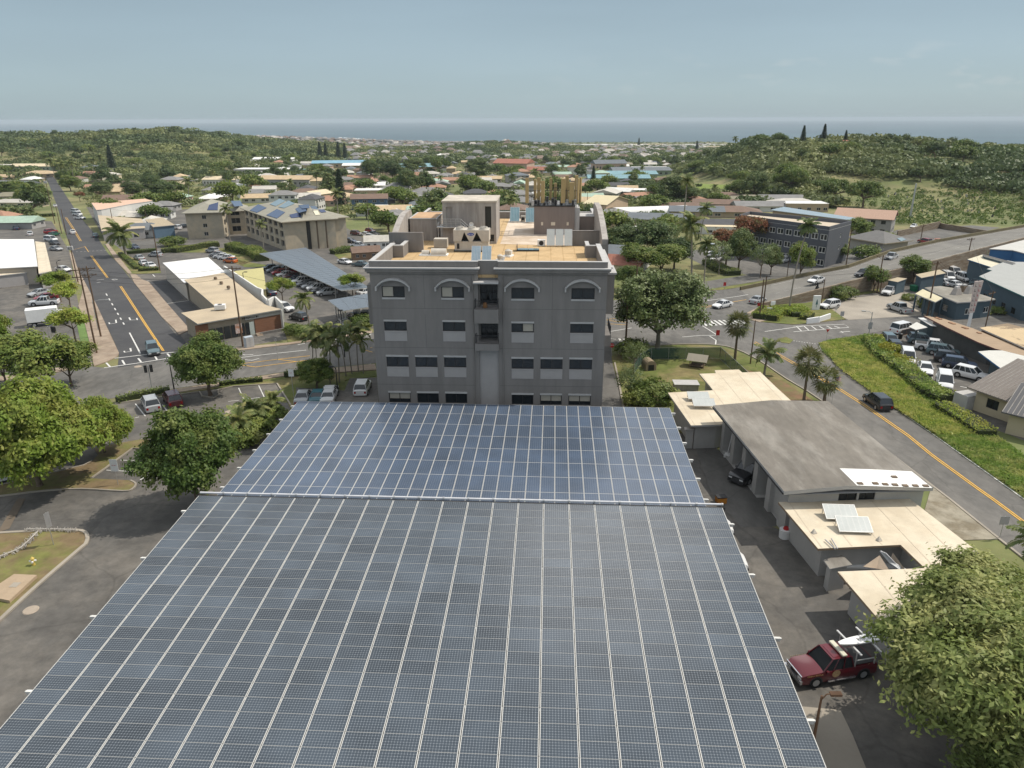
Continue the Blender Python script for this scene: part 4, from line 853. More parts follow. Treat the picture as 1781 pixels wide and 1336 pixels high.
mk('dense','round_tree',L_mid,2,3.8,4.1,600,80,.30,.17,.34,1.4,.26,3.5,lump=.25)
mk('med','round_tree',L_mid,12,3.6,3.2,260,44,.40,.22,.4,1.5,.2,3.8,lump=.34)
mk('darkt','mango_tree',L_dark,3,5.2,4.0,330,44,.5,.28,.55,2.4,.35,5.2,lump=.3)
mk('gloss','large_leaved_tree',L_gloss,4,6.2,6.4,620,40,.50,.30,.5,2.8,.42,7.0,lump=.3,hollow=.35,bark=M_barkg,forks=12)
mk('small','small_tree',L_yel,6,2.3,1.35,130,60,.27,.15,.28,2.6,.12,3.8,lump=.3,flat=.7)
mk('umb','umbrella_tree',L_mid,7,11,3.6,460,26,.85,.5,1.0,4.2,.6,7.2,lump=.28,flat=.3,forks=12,hollow=.7)
mk('far','broadleaf_tree',L_dark,8,4.2,3.4,120,24,.85,.5,.7,2.2,.3,4.5,lump=.35)
mk('far2','broadleaf_tree',L_mid,9,5.2,3.1,130,24,.9,.55,.8,2.2,.3,4.2,lump=.38)
mk('red','flame_tree',L_red,10,4.6,2.6,200,34,.5,.3,.6,3.4,.28,6.2,lump=.35,flat=.5)
mk('bush','shrub',L_bush,11,1.3,1.0,70,36,.24,.13,.2,.3,.05,.8,lump=.25)
mk('ybush','shrub',leafmat('golden_shrub_leaves',(.36,.33,.03),(.2,.24,.03),.35),13,1.0,.7,60,36,.2,.12,.18,.2,.05,.6,lump=.25)
mk('bare','sparse_tree',L_gloss,14,2.6,2.4,60,26,.3,.17,.4,2.4,.13,4.4,bark=M_barkg,forks=12,hollow=.6)
def palm_proto(key,name,h,nf,fl,droop,leafm,r0=.16,curve=.5,nl=18,lw=.24,ll=.95,bark=None,seed=3,skirt=0,crownshaft=False):
    r=random.Random(seed);root=E(name,(0,0,-500));mb=MB();pts=[]
    for i in range(7):
        t=i/6;pts.append(Vector((curve*t*t,curve*.3*math.sin(t*2),h*t-.2*(i== 0))))
    mb.path(pts,[r0*1.35]+[r0*(1-.35*i/6) for i in range(1,7)],8)
    if crownshaft:mb.tube(pts[-1],pts[-1]+Vector((0,0,.9)),r0*.75,r0*.35,8,1)
    mb.build('trunk',[bark or M_barkg,mat('green_crownshaft',(.2,.3,.06),.5)],root)
    top=pts[-1]+Vector((0,0,.6 if crownshaft else 0));V=[];Fq=[]
    for k in range(nf):
        az=2*math.pi*k/nf*2.618+r.uniform(-.2,.2);el=math.pi/2*(1-(k+.5)/nf*1.25-skirt*.1)+r.uniform(-.1,.1);L_=fl*r.uniform(.85,1.1)
        p=Vector(top);d0=el;path=[]
        for j in range(nl+1):
            path.append(Vector(p));a=d0-droop*(j/nl)**1.3;p=p+Vector((math.cos(az)*math.cos(a),math.sin(az)*math.cos(a),math.sin(a)))*L_/nl
        side=Vector((-math.sin(az),math.cos(az),0))
        for j in range(1,nl+1):
            q=path[j];q0=path[j-1];t=(q-q0).normalized();w_=ll*math.sin(math.pi*min(1,(j+1.5)/(nl+1.5)))**.7
            o=len(V);V+= [tuple(q0-side*.03),tuple(q0+side*.03),tuple(q+side*.03),tuple(q-side*.03)];Fq.append((o,o+1,o+2,o+3))
            for s in (1,-1):
                tip=q+side*s*w_*.8+t*w_*.45-Vector((0,0,w_*r.uniform(.25,.6)));o=len(V);m_=q.lerp(tip,.5)+Vector((0,0,.06*w_))
                V+= [tuple(q-t*lw*.5),tuple(m_+t*lw*.7),tuple(tip),tuple(m_-t*lw*.7)];Fq.append((o,o+1,o+2,o+3))
    npmesh('crown',np.array(V),np.array(Fq),leafm,parent=root);PROTO[key]=root
palm_proto('coco','coconut_palm',9.5,20,3.4,1.7,L_palm,.17,.9,seed=4)
palm_proto('coco_s','coconut_palm',3.6,18,3.0,1.5,L_palm,.19,.3,seed=5)
palm_proto('royal','royal_palm',11.5,16,3.0,1.6,L_palm,.2,.1,crownshaft=True,seed=6)
palm_proto('areca','clump_palm',4.6,10,2.1,1.9,L_palm,.07,.4,nl=14,ll=.62,lw=.2,crownshaft=True,seed=8)
palm_proto('thin','tall_palm',15,16,2.4,1.8,L_palm,.15,1.6,nl=12,lw=.28,seed=9)
def fan_proto(key,name,h,nf,R_,leafm,r0,seed):
    r=random.Random(seed);root=E(name,(0,0,-500));mb=MB();mb.path([Vector((0,0,-.2)),Vector((.05,0,h*.5)),Vector((.1,0,h))],[r0*1.4,r0,r0*.9],8);mb.build('trunk',M_bark,root)
    V=[];Fq=[];top=Vector((.1,0,h))
    for k in range(nf):
        az=k*2.4+r.uniform(-.2,.2);el=1.35-2.5*(k/nf)+r.uniform(-.1,.1);d=Vector((math.cos(az)*math.cos(el),math.sin(az)*math.cos(el),math.sin(el)));s=Vector((-math.sin(az),math.cos(az),0));c=top+d*R_*.55;u=s.cross(d)
        o=len(V);V+= [tuple(top-s*.02),tuple(top+s*.02),tuple(c+s*.02),tuple(c-s*.02)];Fq.append((o,o+1,o+2,o+3))
        for j in range(13):
            a=(j-6)/6*1.75;e_=(d*math.cos(a)+s*math.sin(a));tip=c+e_*R_*.62*r.uniform(.85,1.1)-Vector((0,0,.25*R_*r.random()))+u*.12*abs(a);w_=e_.cross(u)*.07*R_*.6;m_=c.lerp(tip,.55)
            o=len(V);V+= [tuple(c),tuple(m_+w_),tuple(tip),tuple(m_-w_)];Fq.append((o,o+1,o+2,o+3))
    npmesh('crown',np.array(V),np.array(Fq),leafm,parent=root);PROTO[key]=root
fan_proto('fan','fan_palm',6.0,42,2.2,L_fan,.17,3);fan_proto('fan_s','fan_palm',3.2,30,1.9,L_fan,.16,5)
def pine_proto():
    root=E('norfolk_pine',(0,0,-500));r=np.random.default_rng(5);mb=MB();mb.tube((0,0,-.3),(0,0,17),.3,.05,8);mb.build('trunk',M_bark,root)
    P=[];N=[]
    for k in range(34):
        z=2.2+14.6*k/34;R_=3.1*(1-k/36)**.8
        for b in range(7):
            a=b*6.283/7+k*.4;t=np.linspace(.15,1,14);q=np.stack([np.cos(a)*t*R_,np.sin(a)*t*R_,z+.25*t*t*R_],1);P.append(np.repeat(q,2,0)+r.normal(size=(28,3))*.13)
    P=np.concatenate(P);N=rnd_dirs(r,len(P))*.6+np.array([0,0,.7]);N /= np.linalg.norm(N,axis=1)[:,None];V,Q=leafquads(r,P,N,.55,.3);npmesh('crown',V,Q,L_pine,parent=root);PROTO['pine']=root
pine_proto()
TREES={k:tree_of(v) for k,v in PROTO.items()}
_trng=random.Random(11)
def plant(key,p,label,cat='tree',group=None,sc=1.0,rz=None,zs=None):
    rz=_trng.uniform(0,6.28) if rz is None else rz
    p=Vector(p);
    return dup(TREES[key],(p[0],p[1],T(p[0],p[1]) if len(p) < 3 else p[2]),rz,label,cat,group,(sc,sc,zs or sc))
def plantpx(key,k,x,y,hpx_k,label,**kw):
    "tree whose foot is at pixel (x,y)"
    return plant(key,G(k,x,y),label,**kw)
# ================================================================ vehicles
M_paint=mat('car_paint',(1,1,1),.28,.03,1,spec=.5,objcol=True,coat=.6)
M_cglass=mat('car_glass',(.025,.03,.035),.06,.05,1,spec=.7)
M_tyre=mat('tyre_rubber',(.02,.02,.02),.9,.1,5);M_rim=mat('wheel_rim',(.45,.45,.46),.35,.05,5,metal=.5)
M_lamp=mat('headlamp_glass',(.75,.76,.76),.15,.02,1);M_tail=mat('tail_lamp_red',(.32,.01,.01),.25,.02,1);M_plast=mat('grey_plastic',(.05,.05,.052),.6,.1,3)
def wheel_mb(r,w_,n=18):
    mb=MB();mb.tube((0,-w_/2,0),(0,w_/2,0),r,n=n);
    for s in (-1,1):
        for k in range(n):
            a,b=2*math.pi*k/n,2*math.pi*(k+1)/n;mb.add([(0,s*(w_/2+.006),0),(r*.62*math.cos(a),s*(w_/2+.006),r*.62*math.sin(a)),(r*.62*math.cos(b),s*(w_/2+.006),r*.62*math.sin(b))],[(0,1,2)],1)
    return mb
CARS={}
def car_proto(key,name,L_,W_,prof,cabin,wr,wx,bed=None,boxb=None,bev=.05):
    """prof: list of (x, ztop) along the body from rear to front (deck heights); cabin: (xr0, xr1, xf1, xf0, zbelt, zroof, tuck)"""
    root=E(name,(0,0,-500));hw=W_/2;zb=wr*.75;mb=MB();n=len(prof)
    # lower body lofted from cross sections
    ring=[]
    for i,(x,zt) in enumerate(prof):
        e_=min(1,min(i,n-1-i)/1.0);inset=.10 if i in (0,n-1) else 0.0
        wv=hw-inset;ring.append([(x,-wv*.94,zb),(x,-wv,zb+.18),(x,-wv,zt-.22),(x,-wv*.93,zt-.03),(x,-wv*.5,zt+.01),(x,0,zt+.02),(x,wv*.5,zt+.01),(x,wv*.93,zt-.03),(x,wv,zt-.22),(x,wv,zb+.18),(x,wv*.94,zb)])
    m_=11;vs=[v for r_ in ring for v in r_];fs=[]
    for i in range(n-1):
        for j in range(m_):a,b=j,(j+1) % m_;fs.append((i*m_+a,i*m_+b,(i+1)*m_+b,(i+1)*m_+a))
    fs+= [tuple(range(m_)),tuple(reversed(range((n-1)*m_,n*m_)))];mb.add(vs,fs,0)
    # wheel wells
    for x in wx:
        for s in (-1,1):
            c=(x,s*(hw+.004),wr);k_=14;mb.add([(x+wr*1.22*math.cos(math.pi*i/k_),s*(hw+.004),wr+wr*1.22*math.sin(math.pi*i/k_)) for i in range(k_+1)]+[(x-wr*1.22,s*(hw+.004),zb+.02),(x+wr*1.22,s*(hw+.004),zb+.02)][::1],[tuple(range(k_+3))],1)
    xr0,xr1,xf1,xf0,zbt,zr,tuck=cabin;hw0=hw*.93;hw1=hw*.93-tuck
    # roof and pillars
    mb.prism([(xr1,-hw1),(xf1,-hw1),(xf1,hw1),(xr1,hw1)],zr-.045,zr+.03,0)
    mb.prism([(xr1+.15,-hw1*.8),(xf1-.15,-hw1*.8),(xf1-.15,hw1*.8),(xr1+.15,hw1*.8)],zr+.03,zr+.05,0)
    for s in (-1,1):
        for (xa,xb) in ((xr0,xr1),(xf0,xf1)):
            mb.tube((xa,s*hw0,zbt),(xb,s*hw1,zr),.045,n=5)
        nb=2 if xf0-xr0 < 3.2 else 3
        for q in range(1,nb+1):
            t=q/(nb+1);xa=xr0+(xf0-xr0)*t;xb=xr1+(xf1-xr1)*t;mb.tube((xa,s*(hw0+.004),zbt),(xb,s*(hw1+.004),zr),.035,n=5)
    if bed:
        x0,x1,zf=bed;mb.box(x0,-hw*.82,zf,x1,hw*.82,zf+.02,1)
    body=mb.build('body',[M_paint,M_plast],root,smooth=True);body.data.set_sharp_from_angle(angle=RD(40))
    gb=MB();z0=zbt-.08
    v8=[(xr0,-hw0,z0),(xf0,-hw0,z0),(xf0,hw0,z0),(xr0,hw0,z0),(xr1,-hw1,zr-.02),(xf1,-hw1,zr-.02),(xf1,hw1,zr-.02),(xr1,hw1,zr-.02)]
    gb.add(v8,[(0,1,5,4),(1,2,6,5),(2,3,7,6),(3,0,4,7),(4,5,6,7)]);gb.build('windows',M_cglass,root)
    for x in wx:
        for s in (-1,1):w_=wheel_mb(wr,.24).build('wheel',[M_tyre,M_rim],root);w_.location=(x,s*(hw-.1),wr)
    zf=prof[-1][1];zr_=prof[0][1];xf=prof[-1][0];xr=prof[0][0]
    for s in (-1,1):
        mb=MB();mb.box(xf-.16,s*hw*.62-.19,zf-.26,xf+.015,s*hw*.62+.19,zf-.1);mb.build('headlight',M_lamp,root)
        mb=MB();mb.box(xr-.015,s*hw*.72-.12,zr_-.4,xr+.12,s*hw*.72+.12,zr_-.12);mb.build('tail_light',M_tail,root)
        mb=MB();mb.box(xf0-.35,s*(hw+.02)-.09,zbt-.05,xf0-.2,s*(hw+.02)+.09,zbt+.1);mb.build('mirror',M_paint,root)
    mb=MB();mb.box(xf-.02,-hw*.42,zf-.42,xf+.02,hw*.42,zf-.12,0);mb.box(xf-.04,-hw*.9,zb,xf+.06,hw*.9,zb+.22,0);mb.build('grille',M_plast,root)
    CARS[key]=root;return root
car_proto('sedan','sedan',4.6,1.8,[(-2.3,.82),(-2.15,.98),(-1.5,1.0),(-.3,.93),(.9,.95),(1.9,.82),(2.3,.62)],(-1.65,-.95,.35,1.15,.95,1.42,.2),.32,(-1.4,1.42))
car_proto('suv','suv',4.6,1.85,[(-2.3,.95),(-2.2,1.05),(-1.5,1.08),(-.3,1.04),(.9,1.05),(1.9,.98),(2.3,.78)],(-2.15,-1.85,.35,1.15,1.04,1.68,.17),.36,(-1.4,1.42))
car_proto('hatch','hatchback',4.0,1.75,[(-2.0,.85),(-1.9,.98),(-1.2,1.0),(0,.97),(.9,.98),(1.7,.85),(2.0,.66)],(-1.85,-1.5,.3,1.2,.97,1.5,.17),.31,(-1.25,1.28))
car_proto('van','minivan',4.9,1.9,[(-2.45,.9),(-2.35,1.05),(-1.5,1.08),(0,1.06),(1.2,1.05),(2.1,.95),(2.45,.7)],(-2.35,-2.15,.75,1.65,1.05,1.85,.13),.34,(-1.5,1.6))
car_proto('pickup','pickup_truck',5.5,1.92,[(-2.75,1.02),(-2.7,1.1),(-.95,1.1),(-.8,1.12),(1.0,1.12),(2.4,1.08),(2.75,.9)],(-.95,-.8,.6,1.3,1.1,1.82,.16),.40,(-1.75,1.75),bed=(-2.6,-1.1,1.13))
CT={k:tree_of(v) for k,v in CARS.items()}
COLS={'white':(.72,.72,.72),'silver':(.38,.39,.40),'grey':(.14,.145,.155),'black':(.018,.019,.022),'blue':(.02,.09,.26),'red':(.30,.015,.02),'maroon':(.10,.012,.02),'green':(.02,.10,.06),'orange':(.55,.14,.03),'teal':(.05,.16,.2),'tan':(.36,.29,.2),'yellow':(.6,.42,.04),'navy':(.02,.035,.075),'slate':(.10,.15,.17)}
KINDN={'sedan':'sedan','suv':'SUV','hatch':'hatchback','van':'minivan','pickup':'pickup truck'}
CATN={'sedan':'car','suv':'car','hatch':'car','van':'van','pickup':'pickup truck'}
def heading(k,x,y,x2,y2):
    a,b=G(k,x,y),G(k,x2,y2);return math.atan2(b.y-a.y,b.x-a.x)
def park(key,col,k,x,y,rz,where,group=None,h=0.04,sc=1.0):
    "car whose middle (on the ground) is at a pixel; rz heading of its front"
    p=G(k,x,y,h);c=COLS[col]
    o=dup(CT[key],p,rz,f'{col} {KINDN[key]} {where}',CATN[key],group,sc,color={'body':c,'mirror':c})
    sl=T(p.x,p.y+1)-T(p.x,p.y-1);return o
# ================================================================ poles, signs, wires
WIRE=[]
def pole(k,x,y,h,label,arms=1,rz=0.0,trans=0,r=.15,p=None,lean=(0,0),name='utility_pole',wood=None,group=None):
    p=G(k,x,y) if p is None else Vector(p);root=E(name,p,rz,label,'utility pole' if name== 'utility_pole' else 'pole',group)
    mb=MB();mb.tube((0,0,-.5),(lean[0],lean[1],h),r*1.15,r*.75,8);mb.build('pole_shaft',wood or M_wood,root)
    for a in range(arms):
        z=h-.45-a*1.1;mb=MB();mb.box(-1.3,.1,z-.06,1.3,.22,z+.06);mb.tube((-.8,.16,z-.03),(0,.16,z-.6),.03,n=4);mb.tube((.8,.16,z-.03),(0,.16,z-.6),.03,n=4)
        for q in (-1.2,-.6,.6,1.2):mb.tube((q,.16,z+.06),(q,.16,z+.28),.05,.03,6)
        mb.build('crossarm',M_wood,root)
    for t in range(trans):
        mb=MB();q=(-.45,.0,.45)[t % 3];mb.tube((q,-.42,h-2.6),(q,-.42,h-1.7),.22,n=12);mb.tube((q,-.42,h-1.7),(q,-.42,h-1.62),.22,.08,12);mb.box(q-.03,-.25,h-2.2,q+.03,0,h-2.1);mb.build('transformer',M_trim,root)
    return root,p+Vector((lean[0],lean[1],h-.2))
def wire(a,b,sag,name_label,r=.025,offs=((0,0),)):
    mb=MB()
    for (dx,dz) in offs:
        n_=14;pts=[]
        for i in range(n_+1):
            t=i/n_;q=Vector(a).lerp(Vector(b),t)+Vector((dx,0,dz));q.z -= sag*4*t*(1-t);pts.append(q)
        mb.path(pts,r,4)
    return tag(mb.build('power_line',M_plast),name_label,'power line','overhead wires')
def lamp(k,x,y,h,label,arm=1.6,rz=0.0,m=None,p=None,group=None):
    p=G(k,x,y) if p is None else Vector(p);root=E('street_lamp',p,rz,label,'street lamp',group);m=m or M_steel
    mb=MB();mb.tube((0,0,-.1),(0,0,h),.1,.06,8)
    if arm:mb.path([Vector((0,0,h-.3)),Vector((arm*.5,0,h+.1)),Vector((arm,0,h+.15))],.04,6)
    mb.build('pole_shaft',m,root);mb=MB();mb.box(arm-.05,-.14,h+.05,arm+.6,.14,h+.2) if arm else mb.box(-.3,-.2,h,.3,.2,h+.15);mb.build('lamp_head',m,root);return root
def post_sign(k,x,y,h,w_,hh,col,label,rz=0.0,shape='rect',text=None,cat='sign',h0=0):
    p=G(k,x,y);root=E('road_sign',p,rz,label,cat);mb=MB();mb.tube((0,0,0),(0,0,h),.035,n=6);mb.build('post',M_steel,root)
    n_={'rect':4,'oct':8,'tri':3,'round':20}[shape];mb=MB()
    if shape== 'rect':pts=[(-w_/2,h-hh),(w_/2,h-hh),(w_/2,h),(-w_/2,h)]
    else:a0={'oct':math.pi/8,'tri':-math.pi/2,'round':0}[shape];pts=[(w_/2*math.cos(a0+2*math.pi*i/n_),h-w_/2+w_/2*math.sin(a0+2*math.pi*i/n_)) for i in range(n_)]
    mb.add([(a,-.05,b) for a,b in pts]+[(a,-.035,b) for a,b in pts],[tuple(range(len(pts))),tuple(reversed(range(len(pts),2*len(pts))))]+[(i,len(pts)+i,len(pts)+(i+1) % len(pts),(i+1) % len(pts)) for i in range(len(pts))])
    pl=mb.build('sign_plate',col,root)
    if text:(textmesh if text[0]== 'STOP' else strokes)('sign_lettering',text[0],text[1],text[2],Matrix.Translation((0,-.056,h-(w_/2 if shape != 'rect' else hh/2))) @ UP,pl,.002)
    return root
# ================================================================ simple houses
M_hwall=mat('house_wall_paint',(1,1,1),.85,.06,.6,objcol=True);M_hroof=mat('house_roof_cover',(1,1,1),.85,.14,.5,objcol=True,col2=None)
HP={}
def house_proto(key,name,boxes,wins):
    "boxes: (x0,x1,y0,y1,h,kind,rise); kind hip|gable|flat"
    root=E(name,(0,0,-500));wb=MB();rb=MB()
    for (x0,x1,y0,y1,h,kind,rise) in boxes:
        ov=.55;wb.box(x0,y0,-.8,x1,y1,h+(.4 if kind== 'flat' else 0))
        if kind== 'flat':rb.box(x0+.2,y0+.2,h+.15,x1-.2,y1-.2,h+.403);rb.box(x0-.1,y0-.1,h+.403,x1+.1,y0+.15,h+.5);rb.box(x0-.1,y1-.15,h+.403,x1+.1,y1+.1,h+.5);rb.box(x0-.1,y0+.15,h+.403,x0+.15,y1-.15,h+.5);rb.box(x1-.15,y0+.15,h+.403,x1+.1,y1-.15,h+.5);continue
        X0,X1,Y0,Y1=x0-ov,x1+ov,y0-ov,y1+ov;D=(Y1-Y0)/2;ym=(Y0+Y1)/2;W_=X1-X0
        long_x=W_ >= (Y1-Y0);e_=D if long_x else W_/2
        if kind== 'gable':a=0.0
        else:a=e_*.95
        if long_x:r0,r1=(X0+a,ym,h+rise),(X1-a,ym,h+rise)
        else:xm=(X0+X1)/2;r0,r1=(xm,Y0+a,h+rise),(xm,Y1-a,h+rise)
        c=[(X0,Y0,h-.1),(X1,Y0,h-.1),(X1,Y1,h-.1),(X0,Y1,h-.1)]
        if long_x:fs=[(0,1,5,4),(1,2,5),(2,3,4,5),(3,0,4)]
        else:fs=[(0,1,4),(1,2,5,4),(2,3,5),(3,0,4,5)]
        rb.add(c+[r0,r1],fs+[(3,2,1,0)])
        if kind== 'gable':
            if long_x:wb.add([(x0,y0,h),(x0,y1,h),(x0,ym,h+rise*.86),(x1,y0,h),(x1,ym,h+rise*.86),(x1,y1,h)],[(0,2,1),(3,5,4)])
            else:xm=(x0+x1)/2;wb.add([(x0,y0,h),(x1,y0,h),(xm,y0,h+rise*.86),(x0,y1,h),(xm,y1,h+rise*.86),(x1,y1,h)],[(0,1,2),(3,4,5)])
    wo_=wb.build('wall',M_hwall,root);ro_=rb.build('roof',M_hroof,root)
    for (o,d,u0,u1,z0,z1) in wins:
        window(root,(o[0]+0,o[1]+0),d,u0,u1,z0,z1,depth=-.01,mull=1,fm=M_trim,fw=.09)
    HP[key]=tree_of(root);return root
def wrow(y,xs_,z0=1.1,z1=2.2):return [((0,y),(1,0),x,x+1.5,z0,z1) for x in xs_]
house_proto('hip','house',[(-7,7,-4.5,4.5,2.9,'hip',1.9)],wrow(-4.5,[-6,-3.2,1,4])+[((7,-4.5),(0,1),3,4.6,1.1,2.2)])
house_proto('gable','house',[(-6.5,6.5,-4.2,4.2,2.9,'gable',1.8)],wrow(-4.2,[-5.2,-2,2.4,4.4])+[((6.5,-4.2),(0,1),3,4.6,1.1,2.2)])
house_proto('gabley','house',[(-4.2,4.2,-6.5,6.5,2.9,'gable',1.9)],wrow(-6.5,[-3.2,1.6]))
house_proto('ell','house',[(-7.5,4,-4,4,2.9,'hip',1.8),(1,8,-7.5,2,2.9,'hip',1.7)],wrow(-4,[-6.5,-3,-1])+wrow(-7.5,[2.4,5.4]))
house_proto('two','two_storey_house',[(-6,6,-4.5,4.5,5.7,'hip',1.9)],wrow(-4.5,[-5,-1.6,1.4,4],1.0,2.1)+wrow(-4.5,[-5,-1.6,1.4,4],3.9,5.0)+[((6,-4.5),(0,1),3,4.6,3.9,5)])
house_proto('twog','two_storey_house',[(-6.5,6.5,-4.2,4.2,5.6,'gable',1.9)],wrow(-4.2,[-5.4,-2.4,1.2,4],1.0,2.1)+wrow(-4.2,[-5.4,-2.4,1.2,4],3.8,4.9))
house_proto('flat','flat_roofed_building',[(-8,8,-6,6,3.6,'flat',0)],wrow(-6,[-7,-3.5,0,3.6,6.1],1.0,2.3))
house_proto('long','long_building',[(-16,16,-5.5,5.5,4.0,'gable',1.6)],wrow(-5.5,[-14.5+3*i for i in range(10)],1.4,2.7))
RC={'grey':(.22,.215,.21),'brown':(.19,.13,.10),'tan':(.50,.38,.24),'pale':(.50,.47,.42),'white':(.72,.71,.68),'red':(.33,.14,.10),'terracotta':(.36,.205,.14),'green':(.36,.47,.38),'blue':(.20,.33,.37),'skyblue':(.20,.36,.46),'dark':(.09,.09,.095),'olive':(.24,.22,.16),'cream':(.62,.52,.36),'pink':(.50,.33,.25),'slate':(.15,.165,.18)}
WC={'white':(.62,.61,.58),'cream':(.55,.47,.34),'grey':(.35,.34,.33),'tan':(.42,.33,.23),'blue':(.09,.14,.22),'pink':(.50,.36,.29),'green':(.35,.42,.33),'brown':(.22,.14,.09)}
SHP={'hip':'hip-roofed house','gable':'gabled house','gabley':'end-on gabled house','ell':'L-plan hip-roofed house','two':'two-storey hip-roofed house','twog':'two-storey gabled house','flat':'flat-roofed building','long':'long gabled building'}
FARH={}
def put_house(key,rc,wc,k,x,y,rz,where,sx=1.0,sy=None,sz=1.0,small=False,group='houses of the town',label=None,p=None):
    p=G(k,x,y) if p is None else p;t=HP[key]
    if small:t=(t[0],t[1][:2])
    return dup(t,(p[0],p[1],T(p[0],p[1])-.1),rz,label or f'{rc}-roofed {SHP[key].replace("hip-roofed ","").replace("-roofed","")} {where}','house' if key not in ('flat','long') else 'building',group,(sx,sy or sx,sz),color={'wall':WC[wc],'roof':RC[rc]})
for o in list(PROTO.values())+list(CARS.values())+[t[0] for t in HP.values()]:o['_proto']=1
# ================================================================ buildings
def ccw(P):
    a=sum(P[i][0]*P[(i+1) % len(P)][1]-P[(i+1) % len(P)][0]*P[i][1] for i in range(len(P)))
    return P if a > 0 else P[::-1]
def inset(P,d):
    out=[];n=len(P)
    for i in range(n):
        a,b,c=Vector(P[i-1]),Vector(P[i]),Vector(P[(i+1) % n]);e1=(b-a).normalized();e2=(c-b).normalized()
        n1=Vector((-e1.y,e1.x));n2=Vector((-e2.y,e2.x));m=n1+n2
        if m.length < 1e-4:m=n1
        m.normalize();out.append(b+m*d/max(.35,m.dot(n1)))
    return out
def block(name,label,pts,h,wm,rm,over=.4,th=.2,par=0,cat='building',edge=None,auto=0,wins=None,wz=(1.0,2.2),storeys=1,sh=3.2,group=None,base=None,fm=None,ww=1.6,sp=3.2,parm=None,fw=.07,parent=None,sinks=1.0):
    P=ccw([Vector(p[:2]) for p in pts]);c=sum(P,Vector((0,0)))/len(P);z0=min(T(p.x,p.y) for p in P) if base is None else base
    zt=(T(c.x,c.y) if base is None else base)+h
    root=E(name,(c.x,c.y,z0),0,label,cat,group) if parent is None else parent
    L_=[p-c for p in P];zt -= z0;I=inset(L_,over);mb=MB();n=len(P);allops=[]
    for i in range(n):
        a,b=I[i],I[(i+1) % n];w_=(b-a).length;ops=[]
        if wins and i in wins:ops=[(u0,u1,zt-h+q0,zt-h+q1) for (u0,u1,q0,q1) in wins[i]]
        elif auto and w_ > ww+1.2:
            k=max(1,int((w_-.8)//sp));g=(w_-k*ww)/(k+1)
            for s_ in range(storeys):
                for q in range(k):ops.append((g+q*(ww+g),g+q*(ww+g)+ww,zt-h+s_*sh+wz[0],zt-h+s_*sh+wz[1]))
        facade(mb,(a.x,a.y),(b.x-a.x,b.y-a.y),w_,-sinks,zt,ops,.15);allops.append((a,b,ops))
    mb.build('wall',wm,root)
    for a,b,ops in allops:
        for q in ops:window(root,a,(b.x-a.x,b.y-a.y),*q,mull=1 if q[1]-q[0] > 1 else 0,fm=fm,fw=fw)
    mb=MB();mb.prism([tuple(p) for p in L_],zt+.003,zt+th,0,1);mb.build('roof',[rm,edge or M_trim],root)
    if par:
        mb=MB();J=inset(L_,.3)
        for i in range(n):
            a,b,c_,d_=L_[i],L_[(i+1) % n],J[(i+1) % n],J[i];mb.prism([tuple(a),tuple(b),tuple(c_),tuple(d_)],zt+th-.02 if i % 2 else zt+th-.025,zt+th+par+(.002 if i % 2 else 0))
        mb.build('parapet',parm or wm,root)
    return root,c,z0,zt
def local(root,k,x,y,h):
    p=G(k,x,y,h);return p-root.location
M_cream2=mat('cream_roof_coating',(.63,.555,.43),.9,.08,.7,col2=(.56,.48,.36),scale2=.22)
M_stw=mat('station_wall',(.44,.43,.41),.85,.08,.7)
M_greyroof=mat('weathered_grey_roof',(.185,.168,.145),.95,.22,.9,col2=(.25,.232,.205),scale2=.35,stretch=(1,.3,1),bump=.1)
fs=GL('f8',[(218,120),(455,112),(440,72),(790,62),(838,102),(1100,93),(1330,300),(1605,532)],3.2)+GL('f8',[(1600,700),(520,810),(100,822),(0,640)],3.2)
fs1,c1_,z1_,zt1=block('fire_station_wing','cream flat-roofed station wing behind the grey bay roof',[G('f8',218,120,3.2),G('f8',455,112,3.2),G('f8',440,72,3.2),G('f8',790,62,3.2),G('f8',838,102,3.2),G('f8',1100,93,3.2),G('f8',1330,300,3.2),G('f8',1605,532,3.2),G('f8',1500,600,3.2),G('f8',520,815,3.2),G('f8',100,825,3.2),G('b4',580,1170,3.2),G('f8',420,345,3.2)],3.2,M_stw,M_cream2,over=.7)
h2=4.7
bayL,bayR,bayBR,bayBL,bayT=G('c4',278,250,h2),G('c4',832,228,h2),G('c4',1345,630,h2),G('c4',622,652,h2),G('c4',590,233,h2)
ap=E('apparatus_bay',(bayBL.x,bayBL.y,0),0,'grey-roofed fire engine bay with one white patched roof corner','fire station');O_=Vector((bayBL.x,bayBL.y,0))
q=[bayBL-O_,bayBR-O_,bayR-O_,bayL-O_]
for v in q:v.z=0
ridF=q[0].lerp(q[1],.42);ridB=q[3].lerp(q[2],.5)
mb=MB();e1,e2=h2,h2-.1
mb.add([(q[0].x,q[0].y,e1),(ridF.x,ridF.y,e1+.35),(ridB.x,ridB.y,e1+.35),(q[3].x,q[3].y,e1),(q[1].x,q[1].y,e1-.05),(q[2].x,q[2].y,e1-.05)],[(0,1,2,3),(1,4,5,2)])
mb.add([(q[0].x,q[0].y,e1),(ridF.x,ridF.y,e1+.35),(q[1].x,q[1].y,e1-.05),(q[1].x,q[1].y,e1-.4),(q[0].x,q[0].y,e1-.35),(ridF.x,ridF.y,e1)],[(4,5,1,0),(5,3,2,1)],1)
